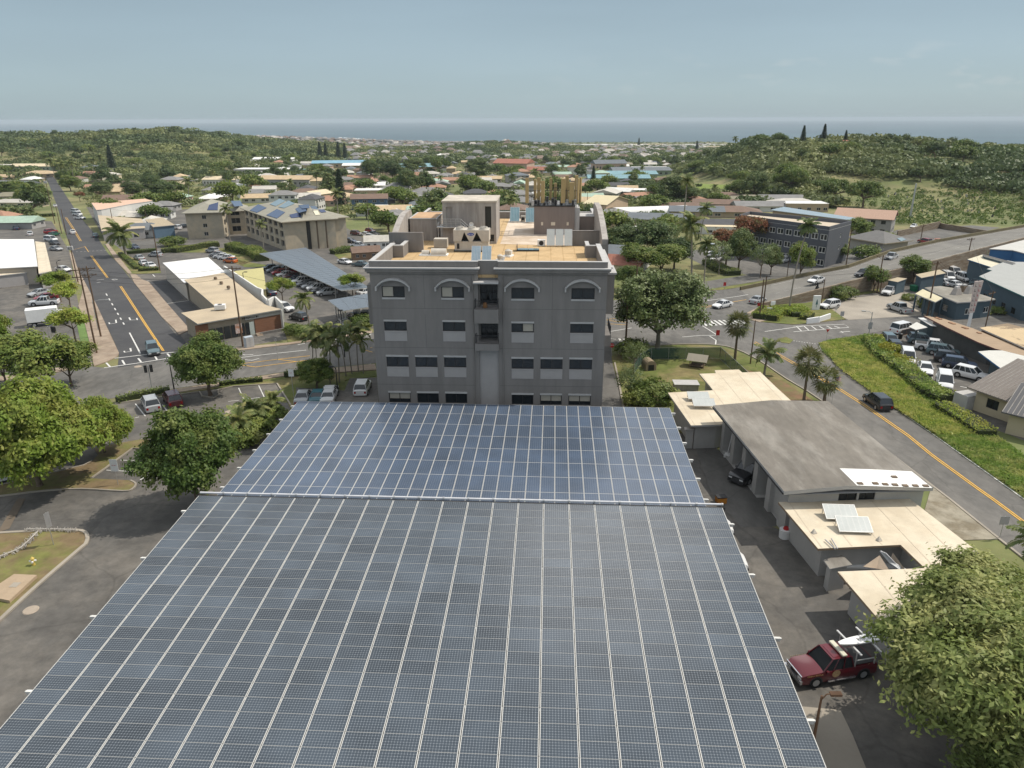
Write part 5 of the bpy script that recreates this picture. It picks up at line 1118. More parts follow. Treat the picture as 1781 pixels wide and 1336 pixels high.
mb.add([(q[0].x,q[0].y,e1),(q[3].x,q[3].y,e1),(q[3].x,q[3].y,e1-.35),(q[0].x,q[0].y,e1-.35)],[(0,1,2,3)],1);mb.add([(q[1].x,q[1].y,e1-.05),(q[2].x,q[2].y,e1-.05),(q[2].x,q[2].y,e1-.4),(q[1].x,q[1].y,e1-.4)],[(3,2,1,0)],1);mb.add([(q[3].x,q[3].y,e1),(ridB.x,ridB.y,e1+.35),(q[2].x,q[2].y,e1-.05),(q[2].x,q[2].y,e1-.4),(q[3].x,q[3].y,e1-.35)],[(0,4,3,2,1)],1)
mb.add([(q[0].x,q[0].y,e1-.35),(q[1].x,q[1].y,e1-.4),(q[2].x,q[2].y,e1-.4),(q[3].x,q[3].y,e1-.35)],[(3,2,1,0)],1)
mb.build('roof',[M_greyroof,M_stw],ap)
mb=MB();
def onroof(k,x,y,dz=.05):p=G(k,x,y,h2+.18)-O_;return (p.x,p.y,h2+.16+dz)
wp=[onroof('c4',*p) for p in [(888,548),(1060,545),(1240,546),(1340,626),(1100,630),(972,632),(930,590)]]
i2=ridF-q[1]
def rz_(x,y):
    t=((Vector((x,y,0))-q[0]).dot((q[1]-q[0]).normalized()))/(q[1]-q[0]).length;return h2+.35-(t-.42)/.58*.4 if t > .42 else h2+.35*t/.42
mb.add([(p[0],p[1],rz_(p[0],p[1])+.03) for p in wp],[tuple(range(len(wp)))][:1]);
mb.build('roof_patch',mat('white_roof_patch',(.74,.73,.70),.8,.08,1.5,col2=(.5,.48,.45),scale2=1.6,thr=(.62,.66)),ap)
for (x,y) in ((1060,618),(1108,620),(1155,620),(1205,622),(1255,620),(1305,618),(1152,580),(985,622)):
    p=onroof('c4',x,y);mb=MB();z=rz_(p[0],p[1])+.032;mb.box(p[0]-.2,p[1]-.18,z,p[0]+.25,p[1]+.15,z+.08);mb.build('roof_weight',M_bark,ap)
ws=inset([Vector((v.x,v.y)) for v in q],.9);_e=(ws[1]-ws[0]).normalized()*.75;ws[1]=ws[1]+_e;ws[2]=ws[2]+_e;mb=MB();Lw=(ws[3]-ws[0]).length
# left side: open bays
ops=[(.8+i*(Lw-1.2)/5,.8+(i+1)*(Lw-1.2)/5-.9,0.02,3.6) for i in range(5)]
o_,d_=ws[3],ws[0]-ws[3]
facade(mb,o_,d_,Lw,-.5,h2-.36,ops,4.0)
fw_=(ws[1]-ws[0]).length;fo=[(fw_*.37,fw_*.505,3.05,3.85),(fw_*.52,fw_*.64,3.05,3.85)]
facade(mb,ws[0],ws[1]-ws[0],fw_,-.5,h2-.38,fo,.15);facade(mb,ws[1],ws[2]-ws[1],(ws[2]-ws[1]).length,-.5,h2-.38,[],.2);facade(mb,ws[2],ws[3]-ws[2],(ws[3]-ws[2]).length,-.5,h2-.38,[],.2)
mb.build('wall',M_stw,ap)
for a in fo:window(ap,ws[0],ws[1]-ws[0],*a,mull=1)
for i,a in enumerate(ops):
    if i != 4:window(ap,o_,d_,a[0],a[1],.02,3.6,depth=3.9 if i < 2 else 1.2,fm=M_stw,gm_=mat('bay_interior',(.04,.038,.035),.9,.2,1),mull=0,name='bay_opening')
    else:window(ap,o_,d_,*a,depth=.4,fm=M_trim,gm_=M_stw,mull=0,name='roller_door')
mb=MB()
for t in (0,1):a=Vector((q[3].x,q[3].y,h2-.25));b=Vector((q[0].x,q[0].y,h2-.25))
mb.path([a+Vector((-.06,0,0)),b+Vector((-.06,0,0))],.07,6);mb.build('gutter',M_dark,ap)
p3=[G('c4',592,713,2.9),G('c4',1225,696,2.9),G('',1676,945,2.9),G('',1760,1010,2.9),G('',1700,1130,2.9),G('',1600,1166,2.9),G('c5',1040,577,2.9),G('c5',712,192,2.9),G('c5',1210,172,2.9),G('c5',1072,38,2.9),G('c5',600,60,2.9)]
fs3,c3_,z3_,zt3=block('station_dormitory','cream flat roof with square courtyard notch and two solar collectors',p3,2.9,M_stw,M_cream2,over=.8,edge=mat('roof_edge_brown',(.3,.22,.15),.8,.1,2))
def seams(root,zt,x0,x1,y0,y1,step,m,poly):
    x=x0
    while x < x1:
        ys=sorted(a[1]+(b[1]-a[1])*(x-a[0])/(b[0]-a[0]) for a,b in zip(poly,poly[1:]+poly[:1]) if (a[0]-x)*(b[0]-x) < 0)
        for a,b in zip(ys[::2],ys[1::2]):
            if b-a > .6:MB().box(x-.05,a+.12,zt,x+.05,b-.12,zt+.012).build('roof_seam',m,root)
        x+= step
m_seam=mat('roof_seam_tape',(.56,.48,.37),.8,.1,2)
for rt_,P_,h_ in ((fs1,[G('f8',218,120,3.2),G('f8',455,112,3.2),G('f8',1100,93,3.2),G('f8',1605,532,3.2),G('f8',1500,600,3.2),G('f8',520,815,3.2),G('f8',100,825,3.2),G('b4',580,1170,3.2),G('f8',420,345,3.2)],zt1),(fs3,p3,zt3)):
    L2_=[((p-rt_.location).x,(p-rt_.location).y) for p in P_];seams(rt_,h_+.203,min(p[0] for p in L2_)+.9,max(p[0] for p in L2_),0,0,2.4,m_seam,L2_)
def wallitem(k,x,y,w_,h_,d_,m,label,cat,rz=0.0,name='cabinet',hb=0,p=None):
    pp=G(k,x,y) if p is None else p;r=E(name,pp,rz,label,cat);mb=MB();mb.box(-w_/2,-d_/2,hb,w_/2,d_/2,hb+h_);mb.build('carcass',m,r,bev=.02);mb=MB();mb.box(-w_/2+.08,-d_/2-.02,hb+.15,w_/2-.08,-d_/2-.001,hb+h_-.15);mb.build('door',M_trim,r);mb=MB();mb.box(w_/2-.2,-d_/2-.04,hb+h_*.5,w_/2-.14,-d_/2-.021,hb+h_*.58);mb.build('handle',M_dark,r);return r
def stcollector(k,x,y,h,w_,l_,tilt,label,rz):
    p=G(k,x,y,h);return collector(0,0,w_,l_,tilt,label,M_collp,rz=rz,M=(p.x,p.y,T(p.x,p.y)+h+.21),group='solar collectors on the station roofs')
stcollector('c4',822,806,2.9,2.6,1.5,RD(24),'rear collector of the pair on the courtyard roof',RD(-4));stcollector('c4',885,868,2.9,2.6,1.5,RD(24),'front collector of the pair on the courtyard roof',RD(-4))
stcollector('c4',158,222,3.2,2.5,1.4,RD(18),'rear collector on the wing roof beside the grass yard',RD(-3));stcollector('c4',183,256,3.2,2.5,1.4,RD(18),'front collector on the wing roof beside the grass yard',RD(-3))
mb=MB();pa=[G('c4',x,y,3.25) for x,y in [(820,885),(868,930)]];mb.path(pa,.05,6);pa=[G('c4',x,y,3.25) for x,y in [(850,880),(880,930)]];mb.path(pa,.05,6);mb.path([G('c4',868,930,3.25),G('c4',868,930,.6)],.05,6);tag(mb.build('pipe_run',M_steel),'two steel pipes crossing the courtyard roof edge','pipes')
for (x,y,l_) in ((766,852,'small vent hood left on the courtyard roof'),(1080,888,'small vent hood right on the courtyard roof')):
    p=G('c4',x,y,3.13);r=E('roof_vent',p,.3,l_,'vent');mb=MB();mb.add([(-.2,-.15,0),(.2,-.15,0),(.2,.15,0),(-.2,.15,0),(0,.05,.35)],[(0,1,4),(1,2,4),(2,3,4),(3,0,4)]);mb.build('hood',M_cream,r)
sh,*_=block('lean_to_shed','small grey shed with tilted roof by the courtyard gap',[G('c5',632,118,2.2),G('c5',738,88,2.2),G('c5',797,145,2.2),G('c5',668,170,2.2)],2.2,M_stw,M_greyroof,over=.25,th=.1)
block('lean_to_shed','small grey lean-to beside the white cabinet doors',[G('f8',0,870,2.3),G('f8',150,870,2.3),G('f8',170,905,2.3),G('f8',5,905,2.3)],2.3,M_stw,M_pen,over=.2,th=.1)
wc_=wallitem('f8',310,1105,3.3,2.6,.8,M_wh,'tall white double storage cabinet under the wing eave','cabinet',RD(-3))
# shade sails in the courtyard
for i,(pts,lab) in enumerate((([(860,150,2.6),(955,85,2.8),(1010,172,2.4)],'pale triangular shade sail at the left of courtyard'),([(1030,70,2.8),(1105,172,2.4),(1010,120,2.2)],'tan shade sail draped in the right courtyard corner'))):
    mb=MB();P=[G('c5',x,y,h) for x,y,h in pts];c=(P[0]+P[1]+P[2])/3-Vector((0,0,.4));n_=5
    V_=[P[0],P[1],P[2],c];mb.add(V_,[(0,1,3),(1,2,3),(2,0,3)]);tag(mb.build('shade_sail',mat('sailcloth_tan',(.42,.34,.26),.9,.1,1)),lab,'shade sail')
for i in range(4):
    a,b=G('c5',958+i*9,60+i*4,3.0),G('c5',1075+i*12,172,2.2);mb=MB();mb.path([a,a.lerp(b,.5)-Vector((0,0,.2)),b],.07,6);tag(mb.build('metal_pole',M_steel),'long metal pole stored across the station courtyard','pole','metal poles stored in the courtyard')
wallitem('c5',850,180,4.5,.9,1.3,M_wh,'long white covered chest lying in the courtyard','chest',RD(-3),'chest')
# ---------------------------------------------------------------- strip mall on the left
M_tanroof=mat('tan_gravel_roof',(.50,.41,.29),.95,.12,.5,col2=(.40,.33,.24),scale2=.25);M_brick=mat('brown_brick',(.23,.115,.07),.9,.2,2.5,stretch=(.3,.3,4));M_whitewall=mat('white_parapet',(.66,.65,.62),.85,.06,1)
strip=[G('b2',*p,3.8) for p in [(205,672),(905,562),(782,533),(692,478),(640,438),(430,290),(102,342),(360,547),(70,590)]]
stp,cS,zS,ztS=block('strip_mall','tan flat-roofed shop block with brown brick corner and white parapet',strip,3.8,mat('shop_wall',(.36,.31,.24),.9,.08,1),M_tanroof,over=.5,edge=mat('grey_fascia',(.30,.30,.29),.8,.05,1))
mb=MB()
pl=[local(stp,'b2',x,y,3.8) for x,y in [(432,262),(700,425),(745,440),(740,478),(790,525),(850,495),(905,545)]]
for a,b in zip(pl[:-1],pl[1:]):
    d=(b-a);d.z=0;n_=Vector((-d.y,d.x,0)).normalized()*.3;zb_=ztS+.201
    mb.prism([(a.x,a.y),(b.x,b.y),(b.x+n_.x,b.y+n_.y),(a.x+n_.x,a.y+n_.y)],zb_-2.8,zb_+.7)
mb.build('parapet',M_whitewall,stp)
# shop front
fa=local(stp,'b2',205,672,3.8);fb=local(stp,'b2',905,562,3.8);fd=(fb-fa);fd.z=0;fl_=fd.length;fd.normalize();fn=Vector((fd.y,-fd.x,0));zg=ztS-3.8
FM=Matrix(((fd.x,-fn.x,0),(fd.y,-fn.y,0),(0,0,1))).to_4x4();FM.translation=Vector((fa.x,fa.y,zg))
def fbox(u0,u1,y0,y1,z0,z1,m,name,par=stp):mb=MB();mb.box(u0*fl_,y0,z0,u1*fl_,y1,z1,0,FM);return mb.build(name,m,par)
fbox(.66,.985,.34,.46,.2,3.0,M_brick,'brick_panel');fbox(.55,.985,.28,.45,3.05,3.75,mat('sign_band',(.45,.44,.42),.8,.05,1),'sign_band')
for i in range(6):fbox(.12+i*.085,.19+i*.085,.30,.40,.5,2.6,M_glassd,'shop_window')
fbox(.42,.5,.24,.29,1.0,2.7,mat('poster_white',(.6,.55,.55),.5,.2,.8,col2=(.45,.2,.1),scale2=.7),'window_poster');fbox(.59,.645,.24,.33,.3,2.6,mat('pale_door',(.45,.5,.47),.5,.1,1),'shop_door')
fbox(-.02,.12,.40,.6,0,3.6,M_brick,'brick_pier');fbox(.99,1.0,-.3,.4,-.2,3.9,M_whitewall,'end_wall')
strokes('shop_lettering',10,.42,M_blk,FM @ Matrix.Translation((.62*fl_,.26,3.4)) @ UP,stp,.01)
fbox(.68,1.03,-.9,-.55,0,.7,mat('stone_planter',(.16,.15,.14),.9,.2,1.5),'planter_wall')
for i in range(4):fbox(.63,.70,-1.9+i*.35,-1.55+i*.35,0,.17*(i+1),M_walk,'step')
r=E('utility_cabinet',G('b2',640,880),math.atan2(fd.y,fd.x),'pale blue utility cabinet beside the shop steps','cabinet');mb=MB();mb.box(-.7,-.4,0,.7,.4,1.9);mb.build('carcass',mat('pale_blue_enamel',(.42,.47,.52),.5,.05,1),r,bev=.03);mb=MB();mb.box(-.6,-.43,.2,-.03,-.401,1.75);mb.box(.03,-.43,.2,.6,-.401,1.75);mb.build('doors',M_trim,r)
for i,(x,y) in enumerate(((360,320),(408,358),(468,395))):
    r=E('roof_vent',G('b2',x,y+12,4.0),.4,['back','middle','front'][i]+' dark turbine vent on the tan shop roof','vent');mb=MB();mb.tube((0,0,0),(0,0,.5),.25,n=8);mb.build('curb',M_pen,r);mb=MB();mb.tube((0,0,.5),(0,0,.95),.38,.3,10);mb.build('turbine',M_bark,r)
r=E('condenser_unit',G('b2',398,560,4.0),.2,'white air unit at the front of the tan shop roof','condenser');mb=MB();mb.box(-.9,-.6,0,.9,.6,.8);mb.build('cabinet',M_wh,r);mb=MB();mb.tube((0,0,.8),(0,0,.84),.4,n=14);mb.build('fan_grille',M_dark,r)
M_whiteroof=mat('white_roof_sheet',(.74,.73,.71),.6,.05,.6,stretch=(1,6,1))
block('roofed_annex','white sheet-roofed annex joined behind the tan shop roof',[G('b2',-80,190,4.0),G('b2',300,150,4.0),G('b2',445,262,4.0),G('b2',100,340,4.0)],4.0,M_cream,M_whiteroof,over=.3)
block('flat_roofed_building','low olive-roofed store behind the white parapet',[G('b2',505,262,3.2),G('b2',755,235,3.2),G('b2',778,392,3.2),G('b2',690,400,3.2)],3.2,mat('olive_wall',(.40,.36,.20),.9,.05,1),mat('olive_roof',(.46,.42,.20),.9,.06,.4),over=.1)
# ---------------------------------------------------------------- far-left white-roofed hall and its neighbour
block('gabled_hall','white-roofed hall at the left edge behind the hedge',[G('a1',-420,1135,4.6),G('a1',255,1105,4.6),G('a1',235,945,4.6),G('a1',-300,945,4.6)],4.6,mat('beige_wall',(.42,.37,.31),.9,.08,.6),M_whiteroof,over=.4,auto=1,sp=6)
block('flat_roofed_building','narrow tan-roofed strip building along the white hall',[G('a1',262,1150,4.0),G('a1',352,1135,4.0),G('a1',310,968,4.0),G('a1',245,960,4.0)],4.0,M_pan,M_cream2,over=.2)
block('flat_roofed_building','low beige porch in front of the white-roofed hall',[G('b1',-200,225,2.8),G('b1',245,180,2.8),G('b1',240,170,2.8),G('b1',-200,150,2.8)],2.8,M_pan,M_cream2,over=.2)
# ---------------------------------------------------------------- shops further up the street
block('flat_roofed_building','tan brick shop with grey roof behind the coconut palm',[G('e2',500,625,3.8),G('e2',1180,585,3.8),G('e2',1130,470,3.8),G('e2',450,425,3.8)],3.8,M_pan,M_tanroof,over=.3,auto=1)
pk,*_=block('tall_hall','pale block with peach roof and blank white side walls',[G('e2',500,295,6.5),G('e2',970,225,6.5),G('e2',1300,190,6.5),G('e2',1180,165,6.5),G('e2',350,215,6.5),G('e2',420,300,6.5)],6.5,mat('white_stucco',(.60,.59,.56),.9,.05,.5),mat('peach_roof',(.62,.42,.31),.9,.08,.5),over=.15)
block('blue_walled_shop','shop with blue end wall and brown roof beside parked cars',[G('e2',1300,570,4.2),G('e2',1640,545,4.2),G('e2',1450,450,4.2),G('e2',1180,480,4.2)],4.2,mat('slate_blue_wall',(.13,.2,.27),.85,.05,1),mat('brown_tan_roof',(.40,.33,.23),.9,.1,1),over=.3)
# ---------------------------------------------------------------- carports with dark modules
M_parray=mat('dark_module_deck',(.13,.15,.175),.3,.06,.5,spec=.6,stretch=(1,1,1))
def carport(label,px_,h,k='b2'):
    P=[G(k,x,y,h) for x,y in px_];c=sum(P,Vector())/len(P);r=E('solar_carport',(c.x,c.y,T(c.x,c.y)),0,label,'solar carport','solar carports behind the shops');z=h
    nI,nJ=10,24
    a,b,d,e_=[Vector((p.x-c.x,p.y-c.y,0)) for p in P]
    def Q(u,v):return a.lerp(b,u).lerp(e_.lerp(d,u),v)
    mb=MB();mb.prism([(p.x-c.x,p.y-c.y) for p in P],h-.12,h-.03,0);mb.build('deck',M_frame,r)
    cnt=0;sp=[(i,j) for i in range(nJ) for j in range(4)]
    for i,j in sp:
        g0,g1=.012,.004;u0,u1,v0,v1=(i+g1*8)/nJ,(i+1-g1*8)/nJ,(j+.012)/4,(j+1-.012)/4
        mb=MB();mb.prism([tuple(Q(u0,v0))[:2],tuple(Q(u1,v0))[:2],tuple(Q(u1,v1))[:2],tuple(Q(u0,v1))[:2]],h-.027,h+.015);mb.build('module_row',M_parray,r)
    for i in range(5):
        for v in (.12,.5,.88):
            p=Q((i+.5)/5,v);mb=MB();mb.tube((p.x,p.y,-.6),(p.x,p.y,h-.12),.12,n=8);mb.build('post',M_steel,r)
    return r
carport('large dark solar carport over the rows of parked cars',[(722,115),(1400,383),(1632,362),(1110,72)],3.3)
carport('small dark solar carport beside the grey building',[(1290,490),(1405,570),(1700,530),(1680,430)],3.3)
# ---------------------------------------------------------------- three-storey apartment block
M_apw=mat('apartment_beige',(.46,.39,.29),.9,.07,.5,col2=(.38,.34,.27),scale2=.3);M_apr=mat('apartment_shingle',(.30,.285,.235),.95,.12,.6)
apt=E('apartment_block',G('e3',1100,780),0,'three-storey beige apartment block with hip roofs covered in solar panels','apartment building');AO=apt.location
def hipbox(parent,A,B,D,h,rise,zb,wm,rm,ov=1.0,ops=None,hipk=.9):
    "A,B front corners (2d), D depth; long side may be either"
    A=Vector(A[:2]);B=Vector(B[:2]);ex=(B-A).normalized();ey=Vector((-ex.y,ex.x));Wd=(B-A).length
    C_=[A,B,B+ey*D,A+ey*D];mb=MB();O2=Vector(parent.location[:2]);zz=zb-parent.location.z
    wins_=[]
    for i in range(4):
        a,b=C_[i]-O2,C_[(i+1) % 4]-O2;l_=(b-a).length;o=[]
        if ops and i in ops:
            k=int(l_//ops[i][0]);
            for s_ in range(3):
                for q_ in range(k):u=(q_+.5)*l_/k;o.append((u-ops[i][1]/2,u+ops[i][1]/2,zz+1.0+s_*2.85,zz+1.0+s_*2.85+ops[i][2]))
        facade(mb,a,b-a,l_,zz-1.2,zz+h,o,.5 if ops and i in ops and ops[i][1] > 2 else .15);wins_.append((a,b,o))
    mb.build('wall',wm,parent)
    for a,b,o in wins_:
        for q_ in o:window(parent,a,b-a,*q_,depth=.45 if q_[1]-q_[0] > 2 else .12,mull=1,fm=M_trim)
    R=[C_[0]-ex*ov-ey*ov,C_[1]+ex*ov-ey*ov,C_[2]+ex*ov+ey*ov,C_[3]-ex*ov+ey*ov];R=[p-O2 for p in R]
    mid0,mid1=(R[0]+R[3])/2,(R[1]+R[2])/2;hd=(D+2*ov)/2*hipk;n0=mid0+ex*min(hd,Wd*.48);n1=mid1-ex*min(hd,Wd*.48)
    if D > Wd:m0,m1=(R[0]+R[1])/2,(R[2]+R[3])/2;hd=(Wd+2*ov)/2*hipk;n0=m0+ey*hd;n1=m1-ey*hd
    ze,zr=zz+h-.05,zz+h+rise
    vs=[(p.x,p.y,ze) for p in R]+[(n0.x,n0.y,zr),(n1.x,n1.y,zr)]
    fs_=[(0,1,5,4),(1,2,5),(2,3,4,5),(3,0,4)] if D <= Wd else [(0,1,4),(1,2,5,4),(2,3,5),(3,0,4,5)]
    mb=MB();mb.add(vs,fs_);mb.add([(p.x,p.y,ze) for p in R]+[(p.x,p.y,ze-.25) for p in R],[(0,4,5,1),(1,5,6,2),(2,6,7,3),(3,7,4,0),(7,6,5,4)],1);ro=mb.build('roof',[rm,M_apw],parent)
    return R,ze,zr,(n0,n1),O2
a1_,b1_=G('e3',190,358,9.0),G('e3',760,345,9.0)
zA=T(a1_.x,a1_.y)
hipbox(apt,a1_,b1_,24,9.0,2.6,zA,M_apw,M_apr,ops={0:(7,1.4,1.3),1:(6,3.2,2.0),3:(6,3,2)})
l0,l1=G('e3',800,330,8.4),G('e3',1120,320,8.4);hipbox(apt,l0,l1,14,8.4,2.2,T(l0.x,l0.y),M_apw,M_apr,ops={0:(4.2,3.0,1.9)})
c0,c1=G('e3',1110,325,9.0),G('e3',1715,492,9.0);
hipbox(apt,c0,c1,20,9.0,2.7,T(c1.x,c1.y),M_apw,M_apr,ops={0:(5.0,3.4,2.0),3:(6,3,2)})
d0,d1=G('e4',440,1008,9.0),G('e4',1150,975,9.0)
hipbox(apt,d0,d1,26,9.0,2.75,T(d0.x,d0.y)+.02,M_apw,M_apr,ops={1:(6,3,2)})
ex_=(d1-d0).normalized()
mb=MB()
for t in (.62,.8):p=d0.lerp(d1,t)-AO;mb.box(p.x-.35,p.y-.05,T(d0.x,d0.y)-AO.z-.5,p.x+.35,p.y+.06,T(d0.x,d0.y)-AO.z+8.4)
mb.build('stair_slot',M_bark,apt)
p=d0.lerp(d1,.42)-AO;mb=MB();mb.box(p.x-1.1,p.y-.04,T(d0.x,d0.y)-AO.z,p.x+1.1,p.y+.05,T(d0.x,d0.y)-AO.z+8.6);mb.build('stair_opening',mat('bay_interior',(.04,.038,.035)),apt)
M_pv=mat('blue_pv',(.035,.055,.13),.2,.1,1.2,spec=.6);M_pvt=mat('pale_pv',(.20,.27,.30),.15,.1,1.2,spec=.6)
from mathutils.bvhtree import BVHTree
def roofbvh(parent):
    vs,fs=[],[]
    for c in parent.children:
        if c.name.startswith('roof'):
            o=len(vs);vs+= [parent.location+(Matrix.Rotation(parent.rotation_euler.z,3,'Z') @ v.co) for v in c.data.vertices];fs+= [tuple(o+i for i in p.vertices) for p in c.data.polygons]
    return BVHTree.FromPolygons(vs,fs)
def roofpanel(parent,k,quad,h,m,nm='roof_module'):
    "flat panel lying on the roof plane seen at the middle of the pixel quad"
    bv=roofbvh(parent);C=Vector((0,0,CAMZ));cx=sum(q[0] for q in quad)/4;cy=sum(q[1] for q in quad)/4
    hit,nrm,_,_=bv.ray_cast(C,ray(k,cx,cy).normalized())
    if hit is None:return
    if nrm.z < 0:nrm=-nrm
    P=[]
    for x,y in quad:
        d=ray(k,x,y).normalized();t=(hit-C).dot(nrm)/d.dot(nrm);P.append(C+d*t-parent.location)
    Rz=Matrix.Rotation(-parent.rotation_euler.z,3,'Z');P=[Rz @ p for p in P];up=(Rz @ nrm)*.1
    mb=MB();mb.add([p+up*1.6 for p in P]+[p+up*.5 for p in P],[(0,1,2,3),(7,6,5,4),(0,4,5,1),(1,5,6,2),(2,6,7,3),(3,7,4,0)]);mb.build(nm,m,parent)
for q_,hh,m in (([(785,110),(1010,105),(1100,185),(830,195)],(11.3,11.3,10.6,10.6),M_pvt),([(1065,90),(1220,85),(1240,155),(1120,165)],(11.6,11.6,10.9,10.9),M_pv),([(900,180),(1050,175),(1090,255),(960,265)],(10.7,10.7,10.0,10.0),M_pv),([(570,240),(710,200),(700,320),(540,320)],(10.2,10.5,9.5,9.5),M_pv),([(1250,170),(1400,75),(1470,120),(1340,190)],(10.6,11.8,11.6,10.5),M_pvt),([(1380,190),(1530,120),(1610,150),(1470,225)],(10.6,11.6,11.5,10.5),M_pvt),([(1510,230),(1660,145),(1750,180),(1600,260)],(10.5,11.6,11.5,10.4),M_pvt),([(1200,325),(1330,230),(1460,285),(1310,360)],(9.7,10.6,10.6,9.6),M_pv),([(1455,400),(1620,305),(1745,355),(1620,450)],(9.6,10.6,10.6,9.5),M_pv)):roofpanel(apt,'e3',q_,[v+.35 for v in hh],m)
for q_,hh,m in (([(360,815),(500,725),(590,765),(440,830)],(10.4,11.5,11.5,10.4),M_pvt),([(510,925),(660,890),(680,955),(540,970)],(10.0,10.6,10.0,9.8),M_pv),([(590,840),(720,790),(760,870),(650,900)],(10.6,11.2,10.8,10.4),M_pv),([(640,790),(790,780),(800,830),(690,840)],(11.2,11.5,11.2,11.0),M_pv),([(800,800),(890,805),(920,855),(840,860)],(11.3,11.2,10.8,10.8),M_pv),([(920,850),(1000,850),(1030,885),(960,895)],(10.9,10.8,10.5,10.5),M_pv),([(845,870),(910,865),(945,925),(880,930)],(10.7,10.7,10.0,10.0),mat('cream_skylight',(.7,.66,.5),.4))):roofpanel(apt,'e4',q_,[v+.35 for v in hh],m)
# ---------------------------------------------------------------- dark three-storey hotel on the right
M_hot=mat('charcoal_siding',(.10,.105,.12),.85,.06,1);
hA,hB,hC,hD=G('e7',845,640,10.5),G('e8',432,385,10.5),G('e8',690,326,10.5),G('e7',1000,600,10.5)
wl_=(hB-hA).length;wn_=[]
for s_ in range(3):
    for i in range(11):
        u=wl_*(i+.5)/11+(.3 if i== 0 else 0);wn_.append((u-1.05,u+1.05,.9+s_*3.3,2.5+s_*3.3))
P=ccw([Vector(p[:2]) for p in (hA,hB,hC,hD)])
wins_={}
for i in range(4):
    a,b=P[i],P[(i+1) % 4];l_=(b-a).length
    if abs(l_-wl_) < 3 and (a+b).y/2 < (hC.y+hD.y)/2-4:wins_[i]=[w_ for w_ in wn_ if w_[1] < l_]
    elif (a+b).x/2 > hC.x-14:wins_[i]=[(l_*.55,l_*.55+.8,4.2,5.3),(l_*.55,l_*.55+.8,7.4,8.5)]
M_wfr=mat('white_window_frame',(.62,.61,.58),.6)
hot,*_=block('hotel_block','charcoal three-storey block with rows of white-framed windows',[hA,hB,hC,hD],10.2,M_hot,mat('pale_hotel_roof',(.52,.44,.34),.9,.08,.4),over=.0,th=.1,par=.9,wins=wins_,fm=M_wfr,parm=M_hot,fw=.17)
block('long_building','long low building with bluish roof behind charcoal block',[G('e7',1290,545,6.5),G('e8',690,285,6.5),G('e8',740,262,6.5),G('e7',1480,510,6.5)],6.5,mat('peach_wall',(.48,.36,.26),.9),mat('blue_grey_roof',(.24,.31,.36),.7,.08,.6),over=.8,auto=1,storeys=2)
# gabled long roof behind
def gable(name,label,A,B,D,h,rise,wm,rm,ov=.7,auto=1,cat='building',group=None,storeys=1,th=.15,ribs=0):
    A=Vector(A[:2]);B=Vector(B[:2]);ex=(B-A).normalized();ey=Vector((-ex.y,ex.x));w_=(B-A).length;m_=(A+B)/2+ey*D/2;zb=T(m_.x,m_.y)
    r=E(name,(m_.x,m_.y,zb),math.atan2(ex.y,ex.x),label,cat,group);mb=MB();wlist=[]
    C_=[(-w_/2,-D/2),(w_/2,-D/2),(w_/2,D/2),(-w_/2,D/2)]
    for i in range(4):
        a,b=C_[i],C_[(i+1) % 4];l_=math.dist(a,b);ops=[]
        if auto:
            k=max(1,int((l_-1)//3.4));g=(l_-k*1.5)/(k+1)
            for s_ in range(storeys):
                for q_ in range(k):ops.append((g+q_*(1.5+g),g+q_*(1.5+g)+1.5,1.0+3*s_,2.2+3*s_))
        facade(mb,a,(b[0]-a[0],b[1]-a[1]),l_,-1.5,h,ops,.12);wlist.append((a,b,ops))
    mb.add([(-w_/2,-D/2,h),(-w_/2,D/2,h),(-w_/2,0,h+rise)],[(0,2,1)]);mb.add([(w_/2,-D/2,h),(w_/2,D/2,h),(w_/2,0,h+rise)],[(0,1,2)]);mb.build('wall',wm,r)
    for a,b,ops in wlist:
        for q_ in ops:window(r,a,(b[0]-a[0],b[1]-a[1]),*q_,depth=.1,mull=1)
    s_=rise/(D/2);X=w_/2+ov;Y=D/2+ov;ze=h-s_*ov;mb=MB()
    mb.add([(-X,-Y,ze),(X,-Y,ze),(X,0,h+rise+.02),(-X,0,h+rise+.02),(-X,Y,ze),(X,Y,ze),(-X,-Y,ze-th),(X,-Y,ze-th),(X,0,h+rise-th),(-X,0,h+rise-th),(-X,Y,ze-th),(X,Y,ze-th)],[(0,1,2,3),(3,2,5,4),(7,6,9,8),(8,9,10,11),(6,7,1,0),(4,5,11,10),(6,0,3,9),(9,3,4,10),(1,7,8,2),(2,8,11,5)]);mb.build('roof',rm,r)
    if ribs:
        rb_=MB();x=-X+.05
        while x < X:
            for s2 in (-1,1):
                a_,b_=(x,s2*Y,ze+.06),(x,0,h+rise+.08);rb_.add([(a_[0]-.05,a_[1],ze+.005),(a_[0],a_[1],ze+.09),(a_[0]+.05,a_[1],ze+.005),(b_[0]-.05,0,h+rise+.025),(b_[0],0,h+rise+.11),(b_[0]+.05,0,h+rise+.025)],[(0,1,4,3),(1,2,5,4)])
            x+= ribs
        rb_.build('roof_ribs',M_pen,r)
    return r
gable('long_building','long two-storey block with pinkish brown gabled roof',G('e8',500,240,6),G('e8',1180,272,6),14,6.0,2.2,mat('grey_block_wall',(.32,.31,.29),.9),mat('pinkish_brown_roof',(.42,.28,.21),.9,.08,.8,stretch=(5,1,1)),storeys=2)
hip_=E('hip_roofed_shop',G('e8',1100,620),0,'grey hip-roofed shop with four solar panels by the raised road','building')
ha,hb=G('e8',1080,562,3.2),G('e8',1370,535,3.2);hipbox(hip_,ha,hb,12,3.2,2.4,T(ha.x,ha.y),M_pan,mat('dark_grey_shingle',(.17,.165,.16),.9,.1,1),ops=None)
